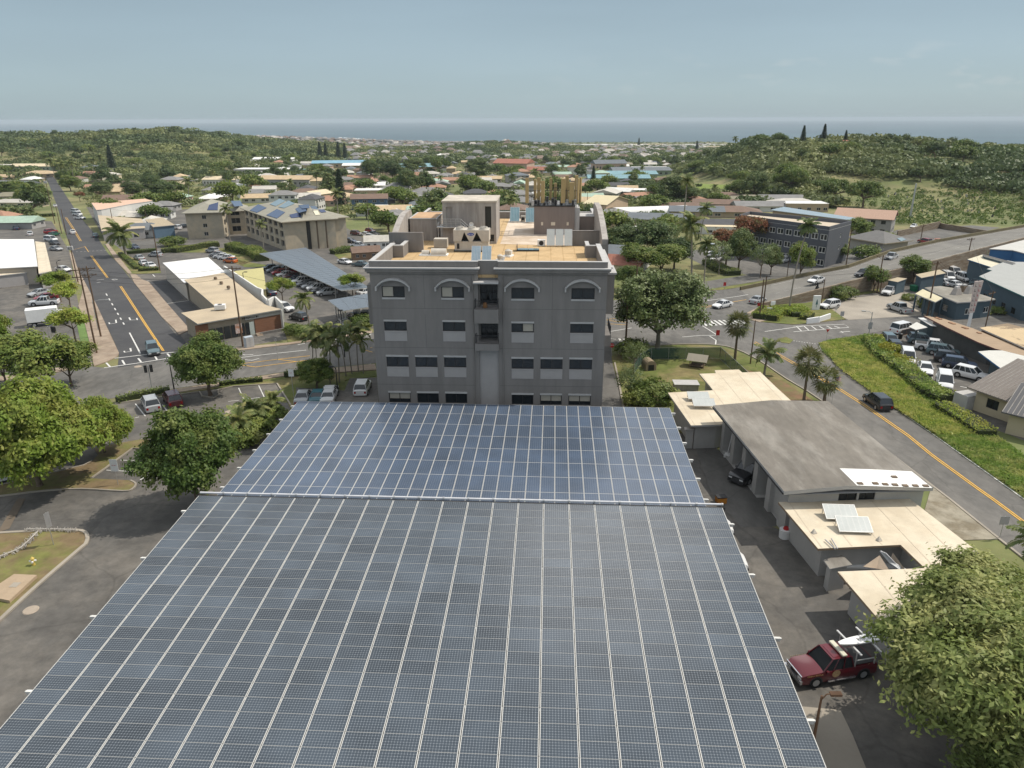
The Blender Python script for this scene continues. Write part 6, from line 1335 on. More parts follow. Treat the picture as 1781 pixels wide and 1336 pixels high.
for q_ in ([(1175,430),(1230,420),(1290,485),(1230,490)],[(1235,420),(1290,415),(1330,480),(1290,485)],[(1230,515),(1290,505),(1340,530),(1280,550)]):roofpanel(hip_,'e8',q_,(5.3,5.3,4.4,4.4),M_pvt)
# ---------------------------------------------------------------- right side: workshops, restaurant, diner
M_bluew=mat('bright_blue_wall',(.045,.14,.30),.7,.05,.6);M_slate=mat('slate_blue_siding',(.075,.11,.135),.85,.06,1)
blu,*_=block('blue_warehouse','bright blue warehouse with lettering below the raised road',[G('f4',1010,430,5.5),G('f4',1530,455,5.5),G('f4',1781,510,5.5),G('f4',2300,560,5.5),G('f4',2300,330,5.5),G('f4',1781,260,5.5)],5.5,M_bluew,mat('pale_grey_roof',(.50,.49,.46),.8,.06,.3),over=.2)
pa,pb=G('f4',1080,500,4.3),G('f4',1330,520,4.3);dd=(pb-pa);ang=math.atan2(dd.y,dd.x);mm_=Matrix.Translation(pa.lerp(pb,.5)+Vector((math.sin(ang)*.25,-math.cos(ang)*.25,0))) @ Matrix.Rotation(ang,4,'Z') @ UP
tt=strokes('warehouse_lettering',5,1.3,mat('yellowish_lettering',(.5,.5,.3),.6),mm_,None,.03);tt.parent=blu;tt.matrix_parent_inverse=Matrix.Translation(-blu.location)
block('workshop','long grey-roofed workshop with teal fascia by parked vans',[G('f4',790,1030,5),G('f4',1781,1420,5),G('f4',2600,1500,5),G('f4',2300,760,5),G('f4',1560,750,5),G('f4',1400,722,5),G('f4',955,890,5),G('f4',1075,920,5)],5.0,M_slate,mat('grey_metal_roof',(.36,.365,.35),.7,.05,.4),over=.5,edge=mat('teal_fascia',(.06,.19,.2),.6),auto=1,sp=4)
block('workshop','small cream-roofed workshop with blue fascia under road wall',[G('f4',530,668,5),G('f4',1100,828,5),G('f4',1400,720,5),G('f4',850,580,5)],5.0,M_slate,mat('cream_metal_roof',(.60,.55,.42),.7,.05,.4),over=.4,edge=M_bluew)
block('workshop','dark narrow roof strip between cream roof and blue warehouse',[G('f4',860,560,5.6),G('f4',1600,735,5.6),G('f4',1540,752,5.6),G('f4',900,600,5.6)],5.6,M_slate,mat('dark_roof_strip',(.10,.095,.09),.8),over=.1)
block('storage_shed','slate-blue metal shed with tan roof beside the pickup',[G('f5',390,425,2.9),G('f5',545,452,2.9),G('f5',690,405,2.9),G('f5',540,388,2.9)],2.9,M_slate,mat('rusted_tan_roof',(.42,.35,.24),.8,.12,.8),over=.15,th=.1)
block('storage_shed','long slate-blue shed with tan roof below the road wall',[G('f5',825,340,3.4),G('f5',915,385,3.4),G('f5',1290,320,3.4),G('f5',1190,272,3.4)],3.4,M_slate,MATS['rusted_tan_roof'],over=.15,th=.1)
rest,cR,zR,ztR=block('restaurant','slate-blue restaurant with brown flat roof and white-framed windows',[G('f5',1120,640,3.4),G('f5',1470,770,3.4),G('f5',1900,745,3.4),G('f5',2060,720,3.4),G('f5',1640,600,3.4),G('f5',1200,540,3.4),G('f5',960,560,3.4)],3.4,M_slate,mat('brown_bitumen_roof',(.22,.205,.175),.9,.12,.4,col2=(.28,.26,.22),scale2=.2),over=.3,auto=1,fm=M_wfr,sp=3.6,fw=.14)
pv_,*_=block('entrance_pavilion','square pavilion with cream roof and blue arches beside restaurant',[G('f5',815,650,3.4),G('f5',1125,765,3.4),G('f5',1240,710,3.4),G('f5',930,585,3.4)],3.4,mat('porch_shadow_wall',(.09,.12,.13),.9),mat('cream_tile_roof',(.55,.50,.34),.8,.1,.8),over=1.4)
Pc=[G('f5',x,y,3.4) for x,y in [(830,655),(1120,760),(1230,715),(930,595),(980,700)]]
for p in Pc:mb=MB();q_=p-pv_.location;mb.box(q_.x-.12,q_.y-.12,-.5,q_.x+.12,q_.y+.12,T(p.x,p.y)+3.4-pv_.location.z);mb.build('post',M_slate,pv_)
for x,y,l_ in ((1450,640,'white rooftop hood at the front of the restaurant roof'),(1560,600,'brown rooftop air unit behind the restaurant hood'),(1650,625,'round vent at the back of the restaurant roof')):
    r=E('rooftop_unit',G('f5',x,y,3.6),.4,l_,'rooftop unit');mb=MB();mb.add([(-.9,-.6,0),(.9,-.6,0),(.9,.6,0),(-.9,.6,0),(-.5,-.4,1.2),(.5,-.4,1.2),(.5,.4,1.2),(-.5,.4,1.2)],[(0,1,5,4),(1,2,6,5),(2,3,7,6),(3,0,4,7),(4,5,6,7)]);mb.build('casing',M_pen if 'brown' not in l_ else M_bark,r);mb=MB();mb.box(-.4,-.3,1.2,.4,.3,1.5);mb.build('cowl',M_trim,r)
M_brt=mat('diner_brown_roof',(.34,.25,.17),.9,.08,.4,stretch=(1,3,1));M_timb=mat('diner_timber',(.30,.17,.10),.85,.15,1)
dh=3.3
diner,cD,zD,ztD=block('diner','long brown-roofed diner with timber piers and round medallion sign',[G('f6',585,35,dh),G('f6',930,195,dh),G('f6',1430,410,dh),G('f6',1700,505,dh),G('f6',2300,640,dh),G('f6',2300,430,dh),G('f6',1781,380,dh),G('f6',1350,215,dh),G('f6',900,80,dh)],dh,mat('diner_dark_wall',(.10,.10,.095),.8,.15,.8),M_brt,over=2.6,edge=mat('maroon_fascia',(.16,.07,.07),.7))
block('diner_back_roof','lower tan and brown roofs behind the long diner roof',[G('f1',700,820,3.6),G('f1',1240,740,3.6),G('f1',2200,960,3.6),G('f1',2200,1300,3.6),G('f1',1570,1170,3.6)],3.6,M_timb,mat('two_tone_roof',(.52,.40,.25),.9,.06,.3,col2=(.24,.18,.12),scale2=.06,thr=(.49,.52)),over=.3)
dA,dB=G('f6',700,330),G('f6',1560,640);dv=(dB-dA);dl=dv.length;dv.normalize();dn=Vector((dv.y,-dv.x,0))
DM=Matrix(((dv.x,-dn.x,0),(dv.y,-dn.y,0),(0,0,1))).to_4x4();DM.translation=dA-diner.location
for t in (.10,.16,.36,.41,.60,.64,.86):mb=MB();mb.box(t*dl-.28,-.9,-.3,t*dl+.28,-.4,3.9,0,DM);mb.build('timber_pier',M_timb,diner)
for t in (.2,.46,.7,.92):mb=MB();mb.box(t*dl-.9,.3,.7,t*dl+.9,.42,2.6,0,DM);mb.build('shop_window',M_glassd,diner)
mb=MB();mb.box(.475*dl-.9,-.55,.6,.475*dl+1.0,-.45,3.3,0,DM);mb.build('teal_panel',mat('teal_panel',(.03,.12,.14),.6),diner)
n_=24;mb=MB();mb.add([DM @ Vector((.48*dl+.95*math.cos(2*math.pi*i/n_),-.6,2.0+.95*math.sin(2*math.pi*i/n_))) for i in range(n_)]+[DM @ Vector((.48*dl+.95*math.cos(2*math.pi*i/n_),-.53,2.0+.95*math.sin(2*math.pi*i/n_))) for i in range(n_)],[tuple(range(n_))]+[(i,(i+1)%n_,n_+(i+1)%n_,n_+i) for i in range(n_)]);md=mb.build('medallion',mat('medallion_cream',(.62,.56,.42),.6,.1,2),diner)
mb=MB();mb.add([DM @ Vector((.48*dl+x,-.62,2.0+z)) for x,z in [(-.3,-.4),(.25,-.45),(.35,.1),(.1,.5),(-.25,.3)]],[(0,1,2,3,4)]);mb.build('emblem',M_bark,md)
# glass canopy over outdoor tables, the white awning on the right
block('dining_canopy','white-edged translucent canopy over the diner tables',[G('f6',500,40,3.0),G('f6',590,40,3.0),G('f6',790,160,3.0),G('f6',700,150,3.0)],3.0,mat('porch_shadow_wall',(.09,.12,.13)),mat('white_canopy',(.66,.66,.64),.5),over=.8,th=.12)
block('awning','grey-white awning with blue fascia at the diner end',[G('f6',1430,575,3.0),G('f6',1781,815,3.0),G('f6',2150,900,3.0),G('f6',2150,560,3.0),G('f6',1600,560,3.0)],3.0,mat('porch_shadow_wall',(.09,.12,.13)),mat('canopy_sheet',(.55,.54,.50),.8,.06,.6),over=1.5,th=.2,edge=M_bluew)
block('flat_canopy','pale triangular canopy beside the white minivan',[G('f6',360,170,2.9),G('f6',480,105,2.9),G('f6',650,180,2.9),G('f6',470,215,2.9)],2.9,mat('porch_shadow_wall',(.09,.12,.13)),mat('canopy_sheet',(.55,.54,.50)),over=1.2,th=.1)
# tapering sign tower
r=E('sign_tower',G('f1',485,790),RD(15),'tall white twin-blade pylon sign with column of small letters','sign');mb=MB();mb.add([(-.3,-.1,-.3),(.3,-.1,-.3),(.3,.1,-.3),(-.3,.1,-.3),(-.3,-.1,3),(.3,-.1,3),(.3,.1,3),(-.3,.1,3)],[(0,1,5,4),(1,2,6,5),(2,3,7,6),(3,0,4,7)]);mb.build('pylon_leg',M_wh,r)
for s_,w0,w1 in ((-1,-.55,-.95),(1,.45,.75)):
    mb=MB();z0_,z1_=2.9,8.6;a0,a1=(-.5,.02) if s_ < 0 else (.05,.5);b0,b1=(-.75,.0) if s_ < 0 else (.15,1.0)
    mb.add([(a0,-.12,z0_),(a1,-.12,z0_),(b1,-.12,z1_),(b0,-.12,z1_),(a0,.12,z0_),(a1,.12,z0_),(b1,.12,z1_),(b0,.12,z1_)],[(0,1,2,3),(5,4,7,6),(1,5,6,2),(4,0,3,7),(3,2,6,7),(0,4,5,1)]);bl=mb.build('sign_blade',mat('pinkish_white',(.62,.52,.48),.6,.1,2),r)
    for i in range(6):
        t=(i+.7)/6.6;x=(a0+(b0-a0)*t+a1+(b1-a1)*t)/2;strokes('sign_letter',1,.6,M_blk if s_ < 0 else M_red,Matrix.Translation((x,-.135,z0_+(z1_-z0_)*t)) @ UP,bl,.005)
# beige house bottom right of the lot with ribbed roof
gable('ribbed_roof_house','beige house with ribbed grey-brown roof and stone base',G('b5',1300,1140),G('b5',1556,1230),15,3.2,2.4,mat('cream_house_wall',(.50,.43,.30),.9,.06,.7),mat('ribbed_metal_roof',(.20,.175,.155),.6,.1,3,stretch=(3,.05,.05)),ov=.8,ribs=.5)
gable('ribbed_roof_house','second beige wing with darker ribbed roof at the frame edge',G('b5',1535,1310),G('b5',1900,1400),10,3.0,1.9,MATS['cream_house_wall'],mat('ribbed_dark_roof',(.10,.10,.105),.6,.1,3,stretch=(3,.05,.05)),ov=.7,ribs=.5)
wallitem('b5',1245,1120,2.2,1.9,2.0,M_stw,'small grey box shed between hedge and ribbed-roof house','shed',.3,'box_shed')
# ---------------------------------------------------------------- raised road and its wall
near=[(1318,533,.03),(1352,525,.6),(1380,518,1.1),(1430,505,1.9),(1476,493,2.6),(1530,479,3.0),(1586,466,3.4),(1684,441,4.2),(1781,416,4.8),(1900,385,5.2)]
farp=[(1288,505,.03),(1340,494,.5),(1380,485,.9),(1430,475,1.5),(1476,466,2.2),(1512,453,2.7),(1548,440,3.1),(1633,421,3.9),(1742,402,4.6),(1880,378,5.0)]
N_=[G('',x,y,h) for x,y,h in near];Fp=[G('',x,y,h) for x,y,h in farp]
mb=MB()
for i in range(len(N_)-1):mb.add([N_[i],N_[i+1],Fp[i+1],Fp[i]],[(0,1,2,3)])
tag(mb.build('raised_road',mat('raised_road_surface',(.20,.19,.17),.9,.1,.25,col2=(.16,.152,.14),scale2=.06)),kind='structure')
mb=MB()
for i in range(len(N_)-1):
    a,b=N_[i],N_[i+1];d=(b-a);d.z=0;n_=Vector((d.y,-d.x,0)).normalized()*.4
    z0_,z1_=T(a.x,a.y)-.6,T(b.x,b.y)-.6
    mb.add([a+n_+Vector((0,0,.6)),b+n_+Vector((0,0,.6)),b+Vector((0,0,.6)),a+Vector((0,0,.6)),Vector((a.x+n_.x*1.3,a.y+n_.y*1.3,z0_)),Vector((b.x+n_.x*1.3,b.y+n_.y*1.3,z1_)),a-Vector((0,0,.02)),b-Vector((0,0,.02))],[(0,1,2,3),(4,5,1,0),(3,2,7,6)])
tag(mb.build('retaining_wall',mat('brown_block_wall',(.19,.145,.10),.95,.22,1.2,stretch=(.6,.6,5),col2=(.27,.23,.18),scale2=.5)),'long brown stone retaining wall holding up the raised road','retaining wall')
mb=MB()
for i in range(len(Fp)-1):
    a,b=Fp[i],Fp[i+1];d=(b-a);d.z=0;n_=Vector((-d.y,d.x,0)).normalized()*.3
    mb.add([a+Vector((0,0,.8)),b+Vector((0,0,.8)),b+n_+Vector((0,0,.8)),a+n_+Vector((0,0,.8)),a-Vector((0,0,.02)),b-Vector((0,0,.02)),Vector((a.x+n_.x,a.y+n_.y,T(a.x,a.y)-.5)),Vector((b.x+n_.x,b.y+n_.y,T(b.x,b.y)-.5))],[(0,1,2,3),(4,5,1,0),(3,2,7,6)])
tag(mb.build('boundary_wall',mat('mossy_wall',(.17,.145,.085),.95,.2,1)),'low mossy wall along the far side of the raised road','wall')
mb=MB()
def lerpN(t):i=min(len(N_)-2,int(t));f=t-i;return N_[i].lerp(N_[i+1],f),Fp[i].lerp(Fp[i+1],f)
for (s_,w_) in ((.12,.1),(.42,.1),(.9,.12),(.09,.1)):
    for i in range(4,(len(N_)-1)*4):
        if s_== .9 or s_== .12 or (i % 2== 0):
            a,b=lerpN(i/4);c,d=lerpN((i+1)/4);p=a.lerp(b,s_);q_=c.lerp(d,s_);v=(b-a).normalized()*w_
            mb.add([p+Vector((0,0,.03)),q_+Vector((0,0,.03)),q_+v+Vector((0,0,.03)),p+v+Vector((0,0,.03))],[(0,1,2,3)])
tag(mb.build('road_marking',M_white),kind='structure')
# terrace wall above the car yard
yw=GL('',[(1560,412),(1633,397),(1650,400),(1735,412)]);mb=MB()
for p,q in zip(yw[:-1],yw[1:]):d=(q-p).normalized();n_=Vector((-d.y,d.x,0))*.2;mb.prism([(p+n_)[:2],(p-n_)[:2],(q-n_)[:2],(q+n_)[:2]],p.z-.5,p.z+2.0)
tag(mb.build('yard_wall',MATS['brown_block_wall']),'brown boundary wall above the sloping side street','wall')
# ---------------------------------------------------------------- grass yard: fence, huts
def fence(k,pts,h,m,label,pm=None,sp=2.6,name='fence',cat='fence',top=True,rails=2):
    P=[G(k,x,y) for x,y in pts];root=E(name,P[0],0,label,cat)
    mb=MB()
    for a,b in zip(P[:-1],P[1:]):
        d=b-a;n=max(1,round(d.length/sp));mb.add([a-P[0]+Vector((0,0,.05)),b-P[0]+Vector((0,0,.05)),b-P[0]+Vector((0,0,h-.05)),a-P[0]+Vector((0,0,h-.05))],[(0,1,2,3)])
        for i in range(n+1):
            q_=a.lerp(b,i/n)-P[0];pb_=MB();pb_.tube(q_-Vector((0,0,.2)),q_+Vector((0,0,h+.03)),.035,n=6)
            if i < n or b is P[-1]:pb_.build('fence_post',pm or M_steel,root)
        rb_=MB()
        for z in ([.06,h] if rails== 2 else [h]):rb_.tube(a-P[0]+Vector((0,0,z)),b-P[0]+Vector((0,0,z)),.025,n=5)
        rb_.build('fence_rail',pm or M_steel,root)
    mb.build('fence_mesh',m,root);return root
M_mesh=bpy.data.materials.new('green_screen_mesh');M_mesh.use_nodes=True;nn=M_mesh.node_tree;bb=nn.nodes['Principled BSDF'];bb.inputs['Base Color'].default_value=(.02,.065,.05,1);bb.inputs['Roughness'].default_value=.9
tp=nn.nodes.new('ShaderNodeBsdfTransparent');ms=nn.nodes.new('ShaderNodeMixShader');ms.inputs[0].default_value=.72;nn.links.new(tp.outputs[0],ms.inputs[1]);nn.links.new(bb.outputs[0],ms.inputs[2]);nn.links.new(ms.outputs[0],nn.nodes['Material Output'].inputs[0])
fence('b4',[(300,1000),(350,935),(440,885),(1010,878)],1.9,M_mesh,'green screened fence along the back of the grass yard')
fence('b4',[(1010,878),(1240,1100)],1.9,M_mesh,'green screened fence running towards the station roof')
r=E('dog_house',G('b4',825,945),RD(-25),'open timber shelter with gabled roof in the grass yard','shelter');mb=MB()
for x in (-1,1):
    for y in (-.8,.8):mb.tube((x,y,-.1),(x,y,1.3),.07,n=6)
mb.box(-1,-.8,.3,1,.8,.4);mb.build('timber_frame',M_bark,r);mb=MB();mb.add([(-1.5,-1.2,1.2),(-1.5,0,2.0),(-1.5,1.2,1.2),(1.5,-1.2,1.2),(1.5,0,2.0),(1.5,1.2,1.2)],[(0,3,4,1),(1,4,5,2)]);mb.build('roof',mat('grey_ply_roof',(.33,.30,.24),.9,.1,1),r,rz=RD(0))
r=E('dog_house',G('b4',420,965),RD(10),'rounded tan kennel against the left end of the yard fence','kennel');mb=MB();n_=10;P=[(-.8,0),(-.8,.9)]+[(-.8*math.cos(math.pi*i/n_),.9+.7*math.sin(math.pi*i/n_)) for i in range(1,n_)]+[(.8,.9),(.8,0)];vs=[(a,-1,b) for a,b in P]+[(a,1,b) for a,b in P];m_=len(P);mb.add(vs,[(i,(i+1)%m_,m_+(i+1)%m_,m_+i) for i in range(m_)]+[tuple(range(m_)),tuple(reversed(range(m_,2*m_)))]);mb.build('shell',mat('kennel_tan',(.28,.22,.15),.9,.1,1),r);mb=MB();mb.box(-.45,-1.02,0,.45,-1.003,1.0);mb.build('doorway',M_blk,r)
r=E('concrete_slab',G('b4',725,1130),RD(-3),'low grey equipment slab by the wing roof','slab');mb=MB();mb.box(-1.6,-.9,0,1.6,.9,.9);mb.build('slab_body',M_pen,r,bev=.04);mb=MB();mb.box(-1.7,-1,.9,1.7,1,1.0);mb.build('slab_cover',M_trim,r)
def ordn_(n):return {1:"first",2:"second",3:"third",4:"fourth",5:"fifth",6:"sixth",7:"seventh",8:"eighth",9:"ninth"}.get(n,str(n)+"th")
# ================================================================ things placed by where they stand
def PHT(k,x,y,k2,x2,y2):
    "height of an upright thing with foot and top at these pixels"
    p=G(k,x,y);s,ox,oy=ZM[k2];ty=oy+y2/s;lo,hi=0,60
    for _ in range(30):
        m=(lo+hi)/2;q=proj(p+Vector((0,0,m)))
        if q[1] > ty:lo=m
        else:hi=m
    return lo
V_,Q_,C_=crown(21,6.2,4.3,900,100,.34,.15,.42,lump=.3,flat=.8,hollow=.6)
tree_proto('big','spreading_tree',V_,Q_,C_,L_olive,3.6,.4,lift=6.6,forks=16);PROTO['big']['_proto']=1;TREES['big']=tree_of(PROTO['big'])
for key,k,x,y,sc,zs,lab,grp in [
 ('yel','',70,846,1.02,1.28,'large yellow-green tree on the parking island',None),('yel','c1',555,390,.5,.75,'smaller tree behind the large yellow-green island tree',None),
 ('dense','',344,880,1.08,1.32,'dense round tree at the left edge of the grey solar canopy',None),('dense','',366,688,1.08,1.12,'round tree on the kerb between car park and main road',None),
 ('med','',62,684,1.35,1.15,'olive-green tree crowding the street corner by the traffic signal',None),('med','',125,672,.95,1.0,'smaller olive tree next to the street corner pavement',None),('med','',12,672,.9,1.0,'olive tree at the left frame edge above the main road',None),
 ('small','b1',545,440,1.35,1.2,'rounded bright tree nearest the white hall',None),('small','b1',650,560,1.45,1.25,'rounded bright tree above the white box truck',None),('small','b1',688,835,1.45,1.2,'rounded bright tree below the white box truck',None),('small','b1',62,1062,.95,1.6,'thin young tree by the left road verge',None),
 ('gloss','b4',492,800,1.05,1.0,'broad tree with glossy leaves behind the grass yard',None),
 ('darkt','',1078,452,1.05,1.0,'dark mango tree right beside the grey building roof',None),('darkt','',1128,452,1.35,1.15,'largest dark mango tree right of the grey building',None),('med','',1105,478,1.3,1.1,'mid-green tree in front of the dark mangoes','trees right of the grey building'),('med','',1150,480,1.5,1.1,'mid-green tree in front of the dark mangoes','trees right of the grey building'),('darkt','',1172,470,.9,.9,'dark tree between mangoes and tall palms',None),('med','',1090,505,.8,.8,'small green tree behind the corner power pole',None),
 ('red','',1262,463,1.0,1.1,'orange-red flame tree in the hotel car park',None),('red','',1297,448,1.0,1.3,'taller flame tree nearest the charcoal block',None),('darkt','',1284,470,.75,1.1,'dark tree between the two flame trees',None),('bare','',1322,483,1.0,1.2,'sparse tree left of the tall pole by the median',None),('med','',1390,487,.85,1.25,'olive round tree before the charcoal block',None),('bare','',1250,478,1.0,1.2,'sparse small tree over the hotel car park bank',None),
 ('darkt','',1340,478,.5,.8,'small dark tree by the hotel drive',None),
 ('med','e8',520,790,.8,.7,'low tree at the right corner of charcoal block',None),('bush','e8',880,755,2.6,2.2,'large grey-green shrub by the raised road wall',None),('med','e8',760,560,1.1,1.1,'bushy tree between charcoal block and hip-roofed shop',None),('bush','e8',1060,590,2.4,2.4,'round shrub in front of the hip-roofed shop',None),('darkt','e8',960,400,.8,.8,'dark tree in front of pinkish roof',None),
 ('bush','f7',1600,790,1.9,1.6,'round olive shrub under the retaining wall',None),('med','f5',170,600,.8,.8,'scraggy shrub at two poles below the retaining wall',None),('med','f5',780,470,.95,.9,'green tree between the two metal sheds',None),('bush','f5',980,850,1.2,1.3,'round bush at the pavilion corner',None),('bush','f5',700,730,1.0,.8,'dry shrub left of the pavilion',None),('bush','f1',400,530,1.0,.7,'low shrub under the restaurant window, left',None),('bush','f1',1030,510,1.1,.8,'low shrub at the restaurant right corner',None),('bush','f1',790,520,.9,.6,'low shrub behind the twin-blade sign',None),
 ('ybush','f6',60,600,1.8,1.5,'golden shrub above the dark cars by the bank',None),('ybush','f6',270,730,1.5,1.2,'golden shrub beside the white van roof',None),('ybush','b5',600,660,1.3,1.2,'golden shrub at the top of the bank',None),
 ('bare','b4',295,1010,.62,.7,'sparse grey-trunked shrub beside the driveway kerb','shrubs along the driveway'),('bare','b4',250,1230,.6,.7,'sparse grey-trunked shrub beside the driveway kerb','shrubs along the driveway'),('bush','b4',300,860,1.8,1.6,'leafy bush at the driveway mouth',None),('bush','b4',440,1240,2.0,1.7,'yellow-green bush against the blue canopy corner',None),('bush','b4',330,1260,1.3,1.3,'green bush left of the canopy corner bush',None),
 ('small','b2',920,540,1.15,1.1,'fresh green tree between tan shops and parked cars',None),('small','b2',1500,480,1.15,1.0,'fresh green tree between the two dark carports',None),('bush','b2',1590,700,1.6,1.2,'pale green bush by the small carport',None),('bush','b2',1010,770,1.2,1.0,'low shrub on the verge beside the brick corner',None),('bush','b2',1130,800,1.4,1.3,'dark shrub under the curved palm',None),
 ('dense','b2',1200,1225,.62,.6,'low leafy tree under the clump palms',None),
 ('bush','a1',1180,975,2.6,1.8,'rounded yellow-green bush beside the apartment drive',None),('darkt','e2',1000,120,1.1,1.0,'dark tree behind the pale peach-roofed block',None),('darkt','e2',1450,250,1.3,1.3,'wide dark tree right of the peach-roofed block',None),('darkt','e2',1330,90,1.4,1.3,'tallest dark tree behind the peach-roofed block',None),('gloss','e2',560,130,.8,.8,'glossy tree at the left of the peach-roofed block',None),('far2','e2',1640,270,1.1,1.1,'green tree beside the apartment block left wing',None),
 ('dense','e1',1000,590,1.5,1.4,'wide green tree over the upper street','trees along the upper street'),('dense','e1',900,480,1.3,1.3,'wide green tree over the upper street','trees along the upper street'),('red','e1',1130,740,.6,.6,'small brownish tree beside the upper street',None),('dense','e1',560,740,1.5,1.2,'leafy tree left of the upper street','trees left of the upper street'),('dense','e1',200,680,1.7,1.2,'leafy tree left of the upper street','trees left of the upper street'),('dense','e1',350,760,1.2,1.0,'leafy tree left of the upper street','trees left of the upper street'),('dense','e1',80,640,1.3,1.1,'leafy tree left of the upper street','trees left of the upper street'),('dense','e1',440,640,1.2,1.1,'leafy tree left of the upper street','trees left of the upper street'),
 ('umb','e7',1560,300,1.0,1.2,'very wide umbrella tree at the foot of the dune hill',None),('umb','e7',850,190,.75,.8,'umbrella tree on the playing field edge',None),('darkt','e7',1060,400,1.5,1.6,'dark round tree above the grey roofs',None),('umb','e7',800,370,.75,.9,'brownish umbrella tree left of the dark round tree',None),('umb','',1452,352,.9,1.0,'umbrella tree behind the long bluish roof',None),('umb','',1500,362,.9,1.1,'umbrella tree behind the pinkish gabled roof',None),('umb','',1210,302,.9,.9,'umbrella tree beyond the playing field',None),
 ('darkt','e5',470,400,1.75,1.6,'dark domed tree in front of the long teal roof',None),('darkt','e5',740,340,1.9,1.6,'dark domed tree right of the long teal roof',None),('umb','e5',1080,335,1.0,1.4,'widest dark domed tree in the middle distance',None),('darkt','e5',1560,390,1.9,1.8,'dark tree behind the penthouse roof',None),('darkt','e5',200,400,1.5,1.7,'dark tree left of the long teal roof',None),('darkt','e5',660,590,1.3,1.6,'dark upright tree in front of pale green roof',None),('far2','e5',1500,580,1.7,1.6,'green tree beyond the penthouse left corner',None),('far2','e5',1640,600,1.3,1.2,'green tree just above the penthouse roof',None),('far2','e5',430,700,1.4,1.2,'bright shrubby tree by the blue-walled house',None),('far2','e5',600,740,1.6,1.3,'bright shrubby tree behind the arched end wall',None),('far2','e5',130,900,.9,.9,'tree in the car park beyond the carport',None),
 ('red','e5',1460,560,.6,.6,'rust-coloured small tree above the penthouse',None),('far2','e4',100,560,1.2,1.0,'bright tree behind the apartment roofs',None),('red','e4',40,600,.8,.5,'rusty low tree behind the apartment roofs',None),('umb','e4',930,400,.7,1.0,'dark wide tree beyond the tan motel roof',None),('far2','e6',1180,960,1.2,1.1,'grey-green tree in front of the arched white hall',None),('darkt','e6',1420,880,1.7,1.6,'dark tree mass beyond the arched white hall',None),('darkt','e6',1560,860,1.4,1.2,'dark tree behind the tall palm',None),('far2','e6',960,580,1.9,1.2,'umbrella-shaped tree by the teal school roofs',None),
 ('bush','c1',1280,345,1.5,1.3,'dark shrub beside the blue canopy left edge','shrubs beside the canopy'),('bush','c1',1350,290,1.6,1.5,'dark shrub beside the blue canopy left edge','shrubs beside the canopy'),('bush','c1',1430,240,1.5,1.5,'dark shrub beside the blue canopy left edge','shrubs beside the canopy')]:
    cat_='shrub' if key in ('bush','ybush') else 'tree';plant(key,G(k,x,y),lab,cat_,grp,sc,None,zs)
for x,y,z,s_,zz,l_ in ((26.2,29.6,-.6,1.05,.95,'huge spreading tree over the maroon pickup'),(30.5,36.0,-.4,.9,.85,'spreading tree shading the courtyard roof corner'),(25.6,20.2,-1.6,.72,.8,'smaller spreading tree in the lowest corner by the pad'),(27.4,26.2,-1.0,.85,.85,'spreading tree just below the huge one')):plant('big',(x,y,z),l_,'tree',None,s_,None,zz*s_)
for key,k,x,y,sc,rz,lab,grp in [
 ('fan','b4',1135,892,.98,None,'tall fan palm by the road outside the yard fence',None),('fan','b5',72,1092,.95,None,'fan palm behind the grey bay roof',None),('fan_s','b5',222,1092,1.05,None,'shorter shaggy fan palm beside the flag',None),('coco_s','b4',1378,1022,.95,0,'low coconut palm behind the cream wing roof',None),('coco_s','',1800,1000,.85,2.5,'coconut palm reaching in at the right frame edge',None),
 ('coco_s','a1',862,1045,1.9,3,'stout coconut palm beside the left street',None),('royal','e3',900,855,.95,0,'tall palm in front of the apartment block',None),('royal','e3',1425,1010,.75,0,'second shorter palm in front of the apartment block',None),('coco','b2',1150,790,.72,3.4,'curved palm beside the tan shops',None),('royal','e4',1215,1120,1.1,0,'palm at the right end of the apartment block',None),
 ('thin','f7',712,1022,1.12,0,'very tall thin palm leaning over the raised road',None),('royal','e7',60,850,1.5,0,'tallest palm right of the dark mangoes',None),('coco','e7',310,960,1.1,0,'coconut palm with brown husk nearest the red trees',None),('coco','b4',775,260,1.45,2,'shaggy tall palm above the frontage road',None),('coco','b4',880,275,1.0,1,'coconut palm beside the frontage road bank',None),
 ('coco','e4',900,640,1.35,0,'palm before the tan motel, left','palms in the middle town'),('coco','e4',1075,650,1.2,2,'palm before the tan motel, right','palms in the middle town'),('coco_s','e6',905,1010,.9,0,'small dark palm before the arched white hall',None),('coco','e8',590,330,.9,0,'palm behind the charcoal block','palms around the charcoal block'),('coco_s','e8',780,500,1.0,0,'palm between charcoal block and shop','palms around the charcoal block'),
 ('coco_s','c1',1270,330,.75,1,'dark palm beside the blue canopy left edge','palms beside the canopy'),('coco_s','c1',1360,270,.8,3,'dark palm beside the blue canopy left edge','palms beside the canopy'),('coco_s','c1',1450,215,.7,5,'dark palm beside the blue canopy left edge','palms beside the canopy'),('coco','e1',1330,385,1.5,0,'tall palm row at the head of the street','tall palms at the head of the street'),('coco','e1',1450,350,1.6,2,'tall palm row at the head of the street','tall palms at the head of the street'),('coco','e1',1490,330,1.5,4,'tall palm row at the head of the street','tall palms at the head of the street')]:
    plant(key,G(k,x,y),lab,'palm tree',grp,sc,rz)
for x,y in ((790,440),(900,450),(960,430),(1040,445),(1110,420),(850,400),(1000,410)):plant('coco',G('e1',x,y),'dark coconut palm crowded in the grove over the street','palm tree','palm grove at the head of the street',_trng.uniform(1.1,1.6))
for i,x in enumerate((0,100,230,340,430)):plant('coco_s',G('e1',x+10,985-i*2),'young palm in the row beside the upper left lot','palm tree','row of young palms',.95)
